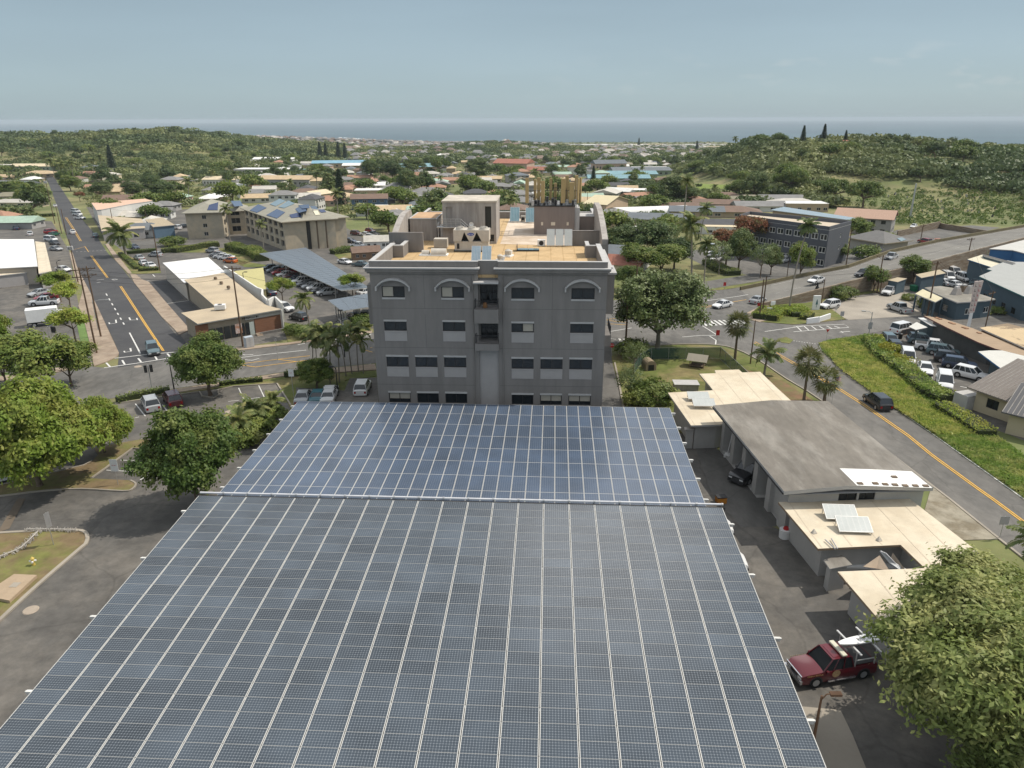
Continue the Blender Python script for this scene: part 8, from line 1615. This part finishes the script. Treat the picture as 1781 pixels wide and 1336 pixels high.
for a,b in zip(pp[:-1],pp[1:]):d=(b-a).normalized();n_=Vector((-d.y,d.x,0))*.15;mb.add([a-n_,b-n_,b-n_+Vector((0,0,1.1)),a-n_+Vector((0,0,1.0)),a+n_,b+n_,b+n_+Vector((0,0,1.1)),a+n_+Vector((0,0,1.0))],[(0,1,2,3),(5,4,7,6),(3,2,6,7),(0,3,7,4),(1,5,6,2)])
tag(mb.build('entrance_wall',M_wh),'low curved white entrance wall on the corner island','wall')
for i,(x,y) in enumerate(((370,1070),(430,970),(425,1000))):r=E('cut_out_sign',G('f7',x,y),.2*i,'white cut-out board standing in the island growth','sign','white boards on the corner island');mb=MB();mb.box(-.5,-.05,.5,.5,.05,1.5+.2*i);mb.box(-.05,-.04,0,.05,.04,.5);mb.build('board',M_wh,r);mb=MB();mb.box(-.3,-.06,.8,.3,-.051,1.2);mb.build('emblem',M_plast,r)
# flag by the bay roof
r=E('flagpole',G('c4',850,235,0),0,'flagpole with striped red and white flag behind the bay roof','flag',None,.62);mb=MB();mb.tube((0,0,0),(0,0,6.8),.05,.03,6);mb.build('pole_shaft',M_alu,r)
for j in range(7):mb=MB();vs=[];mb.add([(.05+.18*i,.12*math.sin(i*1.3),6.6-.14*j-.1*i) for i in range(7)]+[(.05+.18*i,.12*math.sin(i*1.3),6.46-.14*j-.1*i) for i in range(7)],[(i,i+1,8+i,7+i) for i in range(6)]);mb.build('flag_stripe',M_red if j % 2== 0 else M_wh,r)
mb=MB();mb.add([(.05,-.02,6.62),(.6,-.06,6.35),(.6,-.06,5.8),(.05,-.02,6.1)],[(0,1,2,3)]);mb.build('flag_canton',M_blue,r)
# station yard odds
r=E('basketball_hoop',G('f8',625,1290),RD(60),'portable basketball hoop with white backboard by the bays','basketball hoop');mb=MB();mb.box(-.4,-.3,0,.4,.3,.3);mb.tube((0,0,.3),(0,-.3,3.0),.06,n=6);mb.build('stand',M_wh,r);mb=MB();mb.box(-.9,-.45,2.4,.9,-.4,3.4);mb.build('backboard',M_wh,r);mb=MB()
for i in range(12):t0,t1=.5236*i,.5236*(i+1);mb.tube((.23*math.cos(t0),-.7+.23*math.sin(t0),2.6),(.23*math.cos(t1),-.7+.23*math.sin(t1),2.6),.015,n=4)
mb.build('rim',M_red,r)
for i,(x,y) in enumerate(((470,1000),(510,1010),(600,990),(640,1000),(560,1060))):r=E('hanging_gear',G('f8',x,y)+Vector((0,0,.2)),.1*i,'yellow and dark turnout gear hung inside the first bay','gear','turnout gear in the first bay');mb=MB();mb.add([(-.25,0,.2),(.25,0,.2),(.3,.1,1.3),(.12,.15,1.6),(-.12,.15,1.6),(-.3,.1,1.3)],[(0,1,2,3,4,5)]);mb.box(-.2,.02,.0,-.05,.12,.6);mb.box(.05,.02,0,.2,.12,.6);mb.build('coat',mat('gear_yellow',(.5,.4,.04),.8,.2,2) if i % 2 else M_dark,r)
r=E('hose_reel',G('f8',540,1120),0,'red hose reel cart under the bay edge','hose reel');mb=MB();mb.tube((-.3,0,.6),(.3,0,.6),.45,n=14);mb.build('drum',M_red,r);mb=MB();mb.box(-.45,-.3,0,.45,.3,.15);mb.build('frame',M_dark,r)
r=E('hazard_box',G('c4',315,705),.1,'orange box with dark band on the courtyard','box');mb=MB();mb.box(-.45,-.35,0,.45,.35,.6);mb.build('bin',mat('orange_plastic',(.55,.22,.03),.6),r,bev=.03);mb=MB();mb.box(-.47,-.37,.6,.47,.37,.68);mb.build('lid',M_dark,r)
r=E('planter',G('c4',622,875),.1,'white round planter with red top beside the dormitory','planter',None,.75);mb=MB();mb.tube((0,0,0),(0,0,1.1),.6,.65,16);mb.build('tub',M_wh,r);mb=MB();mb.tube((.1,0,1.1),(.1,0,1.35),.35,.3,10);mb.build('cover',M_red,r)
r=E('hanging_gear',G('c4',567,668),0,'hi-vis yellow suit hung at the bay corner','gear');mb=MB();mb.add([(-.3,0,.9),(.3,0,.9),(.35,.1,1.7),(.1,.1,2.1),(-.1,.1,2.1),(-.35,.1,1.7)],[(0,1,2,3,4,5)]);mb.box(-.25,-.05,.2,-.04,.1,.95);mb.box(.04,-.05,.2,.25,.1,.95);mb.build('suit',mat('hi_vis',(.35,.45,.04),.7),r)
# hydrant, slab and netting on the lower lawn
r=E('fire_hydrant',G('c1',180,985),.3,'cream and yellow fire hydrant on the lower lawn','fire hydrant');mb=MB();mb.tube((0,0,0),(0,0,.7),.14,.12,12);mb.tube((0,0,.7),(0,0,.85),.16,.04,12);mb.build('barrel',mat('hydrant_yellow',(.6,.45,.12),.5),r);mb=MB();mb.tube((-.25,0,.5),(.25,0,.5),.07,n=8);mb.tube((0,-.24,.45),(0,0,.45),.08,n=8);mb.build('outlet',M_wh,r)
r=E('concrete_slab',Vector(G('c1',85,1105)),0,'tan rectangular vault cover on the lower lawn','slab');P=[G('c1',x,y,.3)-r.location for x,y in [(0,1160),(50,1170),(195,1035),(75,1030),(-60,1120)]];mb=MB();mb.prism([(p.x,p.y) for p in P],-.3,.35);mb.build('slab_body',mat('tan_concrete',(.38,.29,.20),.9,.1,1.5),r);mb=MB();mb.box(-.3,-.3,.352,.3,.3,.37);mb.build('hatch',M_conc,r)
mb=MB();rr=random.Random(3)
for pts in ([(395,810),(300,805),(150,805)],[(205,815),(150,870),(100,910),(0,950),(-60,970)]):
    P=smooth_path([G('c1',x,y) for x,y in pts],10)
    for p in P:
        for j in range(5):q=Vector((p[0]+rr.uniform(-.3,.3),p[1]+rr.uniform(-.2,.2),.12));mb.tube(q,q+Vector((rr.uniform(-.15,.15),rr.uniform(-.15,.15),rr.uniform(.1,.3))),.025,n=4)
    mb.path([Vector((p[0],p[1],.3)) for p in P],.05,5)
tag(mb.build('barrier_netting',mat('pale_netting',(.45,.42,.38),.9)),'pale bundled wire netting lying on the lower lawn','netting')
r=E('skip',G('f5',845,590),.2,'green covered skip beside the tan-roofed shed','skip');mb=MB();mb.add([(-1.2,-.8,0),(1.2,-.8,0),(1.2,.8,0),(-1.2,.8,0),(-1.4,-.9,1.2),(1.4,-.9,1.2),(1.4,.9,1.2),(-1.4,.9,1.2)],[(0,1,5,4),(1,2,6,5),(2,3,7,6),(3,0,4,7),(4,5,6,7)]);mb.build('bin',mat('skip_green',(.02,.16,.08),.6),r);mb=MB();mb.box(-1.4,-.9,1.2,1.4,.9,1.3);mb.build('lid',MATS['skip_green'],r)
for i in range(7):
    t=i/6;r=E('cafe_table',G('f6',480+t*230,320-t*85),.4,'small pale table on the diner terrace','table','tables under the diner canopy');mb=MB();mb.tube((0,0,.7),(0,0,.75),.5,n=10);mb.build('table_top',M_wh,r);mb=MB();mb.tube((0,0,0),(0,0,.7),.05,n=6);mb.tube((0,0,0),(0,0,.04),.3,n=8);mb.build('leg',M_dark,r)
fence('f6',[(240,310),(600,215)],1.1,M_dark,'dark railing with timber cap around the diner terrace',pm=MATS['diner_timber'],sp=1.5)
r=E('bin',G('f6',225,350),0,'black bin at the end of the terrace railing','bin');mb=MB();mb.tube((0,0,0),(0,0,.9),.3,.35,10);mb.build('tub',M_blk,r);mb=MB();mb.tube((0,0,.9),(0,0,1.0),.37,.2,10);mb.build('lid',M_dark,r)
# ================================================================ the town beyond
def pip(px_,poly):
    x,y=px_;c=False;j=len(poly)-1
    for i in range(len(poly)):
        if (poly[i][1] > y) != (poly[j][1] > y) and x < (poly[j][0]-poly[i][0])*(y-poly[i][1])/(poly[j][1]-poly[i][1])+poly[i][0]:c=not c
        j=i
    return c
KEEP=[[(300,362),(440,356),(600,376),(665,405),(665,470),(280,470)],[(68,290),(95,290),(160,365),(270,420),(300,640),(60,640)],[(-50,400),(160,400),(160,700),(-50,700)],[(1130,300),(1290,312),(1365,335),(1340,345),(1130,342)],[(1190,400),(1290,365),(1580,360),(1781,385),(1781,700),(1050,700),(1190,500)],[(1295,308),(1360,330),(1345,342),(1290,325)],[(1420,300),(1781,340),(1781,400),(1480,380)]]
placed=[]
def near_(x,y,d):return any((x-a)**2+(y-b)**2 < max(d,c)**2 for a,b,c in placed)
def ph(key,rc,wc,k,x,y,rz,where,sx=1.0,sy=None,sz=1.0,h=0,small=False):
    p=G(k,x,y);placed.append((p.x,p.y,9*sx));return put_house(key,rc,wc,k,x,y,RD(rz),where,sx,sy,sz,small)
for a in [('long','skyblue','tan','a2',760,440,8,'at the edge of the far woods',1.9,2.2,1.5),('long','white','tan','a2',880,450,5,'joined to the sky-blue hall',1.0,2,1.2),('long','blue','pink','a2',1160,470,12,'with ridge climbing right, beyond dark domed trees',2.2,3.0,1.5),('long','tan','grey','e4',500,520,-6,'with dark modules, a two-level motel',1.15,1.3,1.4),('long','cream','white','a1',1530,560,-8,'with dark modules, left twin of the motel',.8,1.2,1.2),('long','white','white','a2',310,405,0,'with pale tower behind the motel',1.5,2,1.2),('flat','white','grey','e4',150,340,-4,'low and wide behind the motel',3,2,1.2),('flat','blue','grey','e4',560,350,-4,'low and bluish behind the motel',2,1.6,1.1),
 ('gabley','cream','cream','e4',900,690,-25,'with cream tiles below the two palms',1.3,1.2,1),('hip','terracotta','pink','e4',1100,790,0,'with terracotta hip roof behind the pointed conifer',1.0,1.1,1.1),('twog','brown','blue','e4',1650,840,8,'with blue upper wall and white windows',1.3,1.1,1),('flat','white','tan','e5',200,600,5,'with white flat roof by the yellow shrub',1.2,1.2,1),('hip','white','white','e5',350,510,0,'with white low roof',1.1,1,1),('gable','brown','white','e4',1460,560,0,'pale-walled before the dark domes',1.2,1,1),('gable','terracotta','tan','e4',1520,440,8,'orange-tiled behind the palms',1.5,1.2,1),('hip','grey','white','e4',1250,470,0,'wide and grey behind the palms',1.4,1.2,1),
 ('ell','grey','tan','e5',780,690,-8,'with pale porch beyond the arched end wall',1.2,1.2,1),('ell','slate','grey','e5',1060,720,5,'left of the penthouse wall',1.2,1.2,1),('hip','green','white','e5',990,460,0,'with mint green roof',1.5,1.4,1),('hip','grey','white','e5',920,590,0,'with bluish modules below the mint green roof',1.3,1.1,1),('gable','terracotta','pink','e5',1200,440,0,'peach-tiled right of the mint green roof',1.5,1.3,1),('gable','grey','white','e5',520,500,12,'steep grey gable left of the upright dark tree',1.4,1.5,1.1),('hip','green','tan','e5',690,400,0,'small and pale green beside the wide dark dome',1.2,1.2,1),('gable','tan','pink','e5',480,850,10,'with dark module roof by the blue car',1.2,1.1,1),('hip','white','white','e5',300,850,0,'pale and low behind the car park',1.4,1,1),('gable','tan','cream','e5',1720,420,0,'tan-tiled right of the penthouse',1.4,1.2,1),('hip','pale','white','e5',950,350,0,'with peach ridge beyond the mint roof',1.2,1.1,1),
 ('long','red','pink','a3',370,465,-20,'with sweeping red roof and spire',1.1,2.2,2.2),('gable','red','pink','a3',530,480,-10,'small red twin beside the sweeping roof',1.4,1.3,1.4),('two','slate','grey','a3',390,540,10,'dark hip roof behind the antenna cluster',1.4,1.2,1),('two','grey','white','a3',390,690,12,'with white upper floor left of the antennas',1.3,1.2,1),('ell','grey','grey','a3',290,590,0,'grey hip roof before the red hall',1.4,1.2,1),
 ('long','blue','green','e6',700,590,-2,'with teal hip roof, the school front wing',1.4,1.7,1.2),('long','blue','green','e6',800,530,0,'with teal roof, the school middle wing',1.5,2,1.2),('long','slate','green','e6',980,480,0,'with dark modules, the school back wing',1.6,2.6,1.3),('long','slate','pink','e6',580,430,10,'two-level with open corridors behind the school',1.0,1.4,2),('flat','white','white','e6',1200,430,0,'low white hall beyond the school',3,1.6,1),('hip','brown','tan','e6',1400,580,0,'with brown roof at the field corner',1.8,1.6,1),('flat','slate','white','e6',260,500,5,'dark and square left of the school',1.1,1,1.2),('gable','grey','cream','e6',340,620,10,'with blue modules before the school',1.3,1,1),('gabley','pale','grey','e6',560,760,-20,'with blue modules behind the cream gable',1.6,1.3,1),('gable','white','blue','e6',720,740,-30,'blue-walled with white skylight',1.2,1,1),('flat','white','white','e6',1160,740,-5,'long and white right of the blue walls',2,1.0,.9),('gable','terracotta','pink','e6',960,810,25,'pink gable above the arched hall',1.4,1,1),
 ('gable','brown','cream','e6',1420,960,-3,'with skylights right of the arched hall',1.6,1.3,1),('hip','grey','tan','e6',600,1060,20,'with ridged tan roof below the arched hall, upper',1.3,1.3,1),('hip','grey','tan','e6',600,1140,20,'with ridged tan roof below the arched hall, lower',1.2,1.1,1),('gable','slate','cream','e6',1250,1120,-15,'grey-roofed above the dark mangoes',1.8,1.4,1),
 ('gable','slate','tan','e7',240,620,-8,'low grey roof beyond the tall palm',1.7,1.2,1),('gable','brown','grey','e7',520,510,-15,'brown gable with white porch',1.6,1.2,1),('hip','brown','tan','e7',700,620,-10,'brown hip roofs behind charcoal block',1.8,1.4,1),('hip','brown','tan','e7',650,400,0,'dark brown hip roof near the round dark tree',1.3,1.1,1),('ell','olive','tan','e7',1050,440,0,'greenish hip roof beside the wide hedge',1.5,1.2,1),('gable','grey','white','e7',1120,540,-3,'pale grey roof left of the bluish roof',1.7,1.3,1),('gable','grey','cream','e7',1420,440,-4,'grey roof behind the bluish long roof',1.6,1.2,1),('hip','pale','cream','e7',1600,500,-5,'with crossing white gables behind charcoal block',1.6,1.4,1),('gable','dark','grey','e7',620,810,-8,'dark long roof left of charcoal block',1.8,1.0,.9),('flat','cream','white','e7',560,860,-8,'thin bright strip roof left of charcoal block',1.2,.4,.7),('hip','olive','tan','e7',820,460,0,'small olive roof before the dark round tree',1.1,1,1),
 ('flat','white','tan','e7',1750,540,-5,'white roof at the hotel back',1.2,1,1),('gable','red','cream','d4',300,330,-20,'with orange shingles beside the grey building',.9,.8,1.1),('hip','slate','white','d4',330,200,-20,'grey roof just behind the orange shingles',1.1,1.2,1.2),('gable','pale','white','a2',1010,990,10,'small with pink-white roof behind the carport',.6,.5,.9),('gable','brown','brown','a2',930,1060,20,'with rusty roof against the grey building',.6,.5,.8),
 ('hip','tan','tan','e1',600,390,0,'tan roof behind the street head',2.0,1.6,1.2),('long','cream','green','e1',520,300,-3,'cream roof with green gable behind the street head',1.3,1.6,1.2),('hip','slate','pink','e1',1370,290,0,'dark roof among the palm trunks',2.0,1.6,1),('gable','terracotta','pink','e1',1310,380,-3,'orange wall and roof below the palm trunks',1.8,1.0,1),('long','pale','green','e1',60,290,0,'pale flat hall at the left edge',1.0,1.5,1),('gable','tan','pink','e1',90,430,-4,'tan roof at the left edge',1.6,1.3,1),('gable','slate','green','e1',240,530,-12,'green-grey roof at the left edge',2.3,1.3,1),('hip','pale','cream','e1',250,800,-3,'long pale roof behind the young palms',2.2,.6,.8),('hip','tan','brown','e1',1700,600,-10,'grey shingle roof behind the peach block',1.1,1.0,1.1),('hip','olive','brown','e2',1190,110,0,'brownish roof right of the square turret',1.1,1,1),('two','green','green','e2',980,110,0,'narrow turret-like green top',.45,.45,1.2),('gable','grey','white','e2',1380,440,10,'grey gable behind the blue-walled shop',1.0,1.0,1)]:ph(*a)
# the arched white hall and the cream gabled hall
cg=gable('gabled_hall','cream-roofed gabled hall right of the antenna cluster',G('e6',230,990),G('e6',480,1010),24,5.5,2.6,MATS['peach_wall'],mat('cream_hall_roof',(.60,.52,.34),.8,.04,.3));cg.rotation_euler.z+= RD(10)
qa,qb=G('e6',500,1020),G('e6',780,1040);ex=(qb-qa).normalized();ey=Vector((-ex.y,ex.x,0));ey=Matrix.Rotation(RD(-38),3,'Z') @ ey;r=E('arched_hall',qa,0,'white arched-roof hall with tan end wall','building');mb=MB();n_=16;Wd=(qb-qa).length*.95;Hh=Wd*.36;arc=[(Wd/2-Wd/2*math.cos(math.pi*i/n_),Hh*math.sin(math.pi*i/n_)+.6) for i in range(n_+1)]
A_=[ex*x+Vector((0,0,z)) for x,z in arc];B_=[p+ey*34 for p in A_]
mb.add(A_+B_,[(i,i+1,n_+2+i,n_+1+i) for i in range(n_)]);mb.build('roof',M_whiteroof,r,smooth=True);mb=MB();mb.add([p+ey*.1 for p in A_]+[ex*Wd-Vector((0,0,2)),Vector((0,0,-2))],[tuple(range(n_+3))]);mb.add([p+ey*33.9 for p in A_]+[ex*Wd+ey*33.9-Vector((0,0,2)),ey*33.9-Vector((0,0,2))],[tuple(reversed(range(n_+3)))]);mb.build('wall',mat('tan_endwall',(.38,.31,.22),.9),r)
placed+= [(qa.x+12,qa.y+15,24),(cg.location.x,cg.location.y,18)]
# far white warehouses before the shore, tank on the ridge, house on the dune
wr=random.Random(9)
for i,(x,y,w_,d_,c_) in enumerate(((1025,259,4.2,3,'white'),(1068,262,3,2.4,'pale'),(1098,261,2.6,3,'white'),(1130,258,4.5,3,'cream'),(1170,262,2.6,2.4,'pale'),(1205,260,3,2.2,'white'),(1200,267,2.4,1.6,'green'),(1232,264,3,2.4,'white'),(1262,262,2.6,2,'pale'),(1250,270,2.4,1.6,'cream'),(1285,267,2,2,'white'),(1080,268,2.4,2,'pale'),(1150,266,2.2,1.4,'white'))):d=ray('',x,y);Dw=2250-(y-258)*38;o=put_house('flat',c_,'white','',0,0,wr.uniform(-.1,.1),'',w_*1.6,d_*1.5,2.0,True,p=(d.x/d.y*Dw,Dw));o['label']=f'{c_} flat warehouse in the far row by the shore'
p=G('',300,222);r=E('water_tank',p,0,'round cream water tank on the left ridge','tank');mb=MB();mb.tube((0,0,-6),(0,0,7),11,n=28);mb.build('tank_shell',MATS['vent_cream'],r);mb=MB();mb.tube((0,0,7),(0,0,8.2),11.2,1,28);mb.build('tank_roof',M_trim,r)
ph('two','brown','tan','a5',630,300,5,'on top of the dune hill',1.5,1.2,1.3);ph('two','red','tan','a4',1050,305,0,'tucked under the lone conifer',1.0,1,.8);ph('flat','cream','cream','a4',500,275,0,'at the left shoulder of the dune hill',1.1,1,1.6);ph('flat','white','white','a5',690,345,0,'pale terrace on the dune hill',1.1,.6,.7)
# streets of houses, then trees between them
hr=random.Random(4);nh=0;rcs=['grey','grey','brown','pale','slate','tan','white','olive','terracotta','grey','green','dark']
def zone(q):
    x,y=q
    d='near' if y > 330 else 'middle' if y > 300 else 'far'
    s='beyond the upper street' if x < 300 else 'behind the apartment block' if x < 620 else 'behind the rooftop penthouse' if x < 900 else 'behind the rooftop antennas' if x < 1010 else 'around the school' if x < 1180 else 'below the dune hill'
    return f'{d} houses {s}'
D=250.0
while D < 1150 and nh < 262:
    wdt=.95*D;X=-wdt
    while X < .42*D:
        x=X+hr.uniform(-4,4);y=D+hr.uniform(-5,5)+.12*X;X+= hr.uniform(17,24)*(1+D/1500)
        q=proj((x,y,T(x,y)))
        if q is None or not -20 < q[0] < 1330 or any(pip(q,k) for k in KEEP) or near_(x,y,13) or hills(x,y) > 4:continue
        if q[0] < 420 and hr.random() < .25 or y > 620 and hr.random() < .3:continue
        nh+= 1;key=hr.choice(['hip','gable','ell','gabley','two','hip']);rc=hr.choice(rcs);wc=hr.choice(['white','cream','grey','tan','white','pink'])
        placed.append((x,y,9));put_house(key,rc,wc,'',0,0,hr.choice([0,1.57])+hr.uniform(-.15,.25),f'in the {zone(q)}',hr.uniform(.9,1.25),None,1,y > 420,p=(x,y))
    D+= hr.uniform(21,28)*(1+D/1200)
nt_=0;N1=sum(o.name.startswith('broadleaf_tree') for o in bpy.data.objects)
while nt_ < 285-N1:
    D=235+900*hr.random()**1.35;x=hr.uniform(-.8,.62)*D;y=D
    q=proj((x,y,T(x,y)))
    if q is None or not -20 < q[0] < 1800 or any(pip(q,k) for k in KEEP) or near_(x,y,7.5):continue
    nt_+= 1;s_=hr.uniform(.75,1.55);plant('far' if hr.random() < .55 else 'far2',(x,y),f'{"dark" if hr.random() < .5 else "green"} tree among the {zone(q)}' if hills(x,y) < 3 else 'bushy tree on the dune and ridge slopes','tree','trees through the town',s_,None,s_*hr.uniform(.8,1.15));placed.append((x,y,3))
for i in range(26):
    D=hr.uniform(260,700);x=hr.uniform(-.5,.3)*D
    q=proj((x,D,T(x,D)))
    if any(pip(q,k) for k in KEEP) or near_(x,D,6):continue
    plant('coco',(x,D),'palm rising between the town houses','palm tree','palms through the town',hr.uniform(.8,1.3))
# woods too dense to count
def merged(name,pts,size,nq,leaf,m,seed,squash=.62):
    r=np.random.default_rng(seed);n=len(pts);d=rnd_dirs(r,n*nq);d[:,2]=np.abs(d[:,2])*1.0-.15;S=np.repeat(size,nq)[:,None]
    lm=1+.3*lumps(d,seed,2);P=np.repeat(pts,nq,0)+d*S*np.array([1,1,squash])*lm[:,None];P[:,2]+= (S*squash*.75)[:,0]
    N=d*.8+rnd_dirs(r,n*nq)*.5;N /= np.linalg.norm(N,axis=1)[:,None];L_=leaf*S[:,0];t=rnd_dirs(r,len(P));t -= (t*N).sum(1)[:,None]*N;t /= np.linalg.norm(t,axis=1)[:,None];b=np.cross(N,t);a=L_[:,None]*.5
    V=np.stack([P-t*a,P+b*a*.7,P+t*a,P-b*a*.7],1).reshape(-1,3);return tag(npmesh(name,V,np.arange(4*len(P)).reshape(-1,4),m),kind='stuff')
r=np.random.default_rng(3);pts,sz=[],[]
def addw(n,fx,keep=1.0,s0=3.0,s1=6.5):
    c=0;tries=0
    while c < n and tries < n*20:
        tries+= 1;x,y=fx()
        z=T(x,y)
        if z < SEAZ+2:continue
        q=proj((x,y,z))
        if q is None or not -120 < q[0] < 1900:continue
        if y < 1300 and near_(x,y,10):continue
        if any(pip(q,k) for k in KEEP):continue
        g_=math.sin(x*.018+2)*math.sin(y*.013+1)+math.sin(x*.05+y*.03)*.5
        if g_ > keep:continue
        pts.append((x,y,z));sz.append(r.uniform(s0,s1));c+= 1
def dr(a,b,l,h):D=a+(b-a)*r.random();return r.uniform(l,h)*D,D
addw(4000,lambda:dr(345,800,.17,.85),.58,2.0,5.6);addw(160,lambda:dr(420,640,.2,.8),1,5,8)      # dune hill
addw(4300,lambda:dr(620,2100,-.85,-.22),.42,2.5,7);addw(260,lambda:dr(900,1400,-.85,-.25),.9,7,12)       # left ridge
addw(3600,lambda:dr(950,2200,-.7,-.12),1.2,4,9);addw(4800,lambda:dr(950,2200,-.14,.30),1.0,4.5,8.5)         # wooded belt
addw(1300,lambda:dr(2300,3600,-.75,.28),.7,3.5,6)
addw(2300,lambda:dr(250,1000,-.85,.45),1.2,1.6,3.8)
for i in range(420):
    y=r.uniform(-20,420);x=(r.uniform(95,260)+.25*y) if r.random() < .6 else -(r.uniform(95,260)+.55*y)
    q=proj((x,y,T(x,y)))
    if q and -60 < q[0] < 1850 and q[1] < 1500:continue
    pts.append((x,y,T(x,y)));sz.append(r.uniform(2,4.5))
merged('woodland',np.array(pts),np.array(sz),66,.4,L_wood,5)
# pale roofs too many and small to count
r2=random.Random(6);mb=MB();cols=[mat('far_roof_'+n,c,.8,.1,.05) for n,c in (('grey',(.22,.215,.21)),('brown',(.21,.155,.125)),('pale',(.42,.39,.35)))]
for i in range(1800):
    if i < 1300:D=r2.uniform(1900,3500);x=D*r2.uniform(-.62,-.02)*(1 if D > 2300 else .8)
    else:D=r2.uniform(950,2300);x=D*r2.uniform(-.22,.27)
    z=T(x,D)
    if z < SEAZ+3:continue
    a=r2.uniform(0,3);c,s=math.cos(a),math.sin(a);w_,d_,h_=r2.uniform(5,11),r2.uniform(4.5,7),r2.uniform(4,7);X=Matrix(((c,-s,0,x),(s,c,0,D),(0,0,1,z),(0,0,0,1)))
    mb.add([X @ Vector(v) for v in ((-w_,-d_,-2),(w_,-d_,-2),(w_,d_,-2),(-w_,d_,-2),(-w_,-d_,h_),(w_,-d_,h_),(w_,d_,h_),(-w_,d_,h_),(-w_*.6,0,h_+3.5),(w_*.6,0,h_+3.5))],[(0,1,5,4),(1,2,6,5),(2,3,7,6),(3,0,4,7),(4,5,9,8),(5,6,9),(6,7,8,9),(7,4,8)],r2.choice([0,0,1,2]))
tag(mb.build('distant_houses',cols),kind='stuff')
# scrub and stones of the cemetery slope
pts=[];sz=[]
for i in range(900):
    x,y=G('',r2.uniform(1490,1781),r2.uniform(330,392))[:2];pts.append((x,y,T(x,y)));sz.append(r2.uniform(.4,1.5))
merged('slope_scrub',np.array(pts),np.array(sz),24,.6,L_mid,8,.8)
for i in range(70):
    g_=G('',r2.uniform(1540,1735),r2.uniform(338,380));o=MB().box(-.3,-.12,-.2,.3,.12,r2.uniform(.8,1.4)).build('gravestone',M_pan if i % 2 else M_plast,None,g_,r2.uniform(-.3,.3));tag(o,'small upright gravestone on the grassy dune slope','gravestone','gravestones on the slope')
# ================================================================ tidy up
def _rm(o):
    for c in list(o.children):_rm(c)
    bpy.data.objects.remove(o)
for o in [o for o in bpy.data.objects if o.get('_proto') and o.location.z < -400]:_rm(o)
for o in bpy.data.objects:
    if '_proto' in o:del o['_proto']
bpy.context.view_layer.update()
def ordn(n):return {1:'first',2:'second',3:'third',4:'fourth',5:'fifth',6:'sixth',7:'seventh',8:'eighth',9:'ninth'}.get(n,str(n)+('th' if 10 < n % 100 < 14 else {1:'st',2:'nd',3:'rd'}.get(n % 10,'th')))
by={}
for o in bpy.data.objects:
    if o.parent is None and o.get('label'):by.setdefault(o['label'],[]).append(o)
for lb,os_ in by.items():
    if len(os_) < 2:continue
    def kx(o):
        q=proj(o.matrix_world.translation if o.type== 'EMPTY' or o.location.length > .1 else (o.matrix_world @ Vector(o.bound_box[0])));return q[0] if q else 0
    os_.sort(key=kx);n=len(os_)
    for i,o in enumerate(os_):
        if n== 2:s=('leftmost','rightmost')[i] +' of two'
        elif i== 0:s=f'leftmost of {n}'
        elif i== n-1:s=f'rightmost of {n}'
        else:s=f'{ordn(i+1)} from left of {n}'
        o['label']=' '.join((lb+', '+s).replace('behind the rooftop penthouse','past the penthouse').split()[:16])
        if 'group' not in o:o['group']=lb[:50]
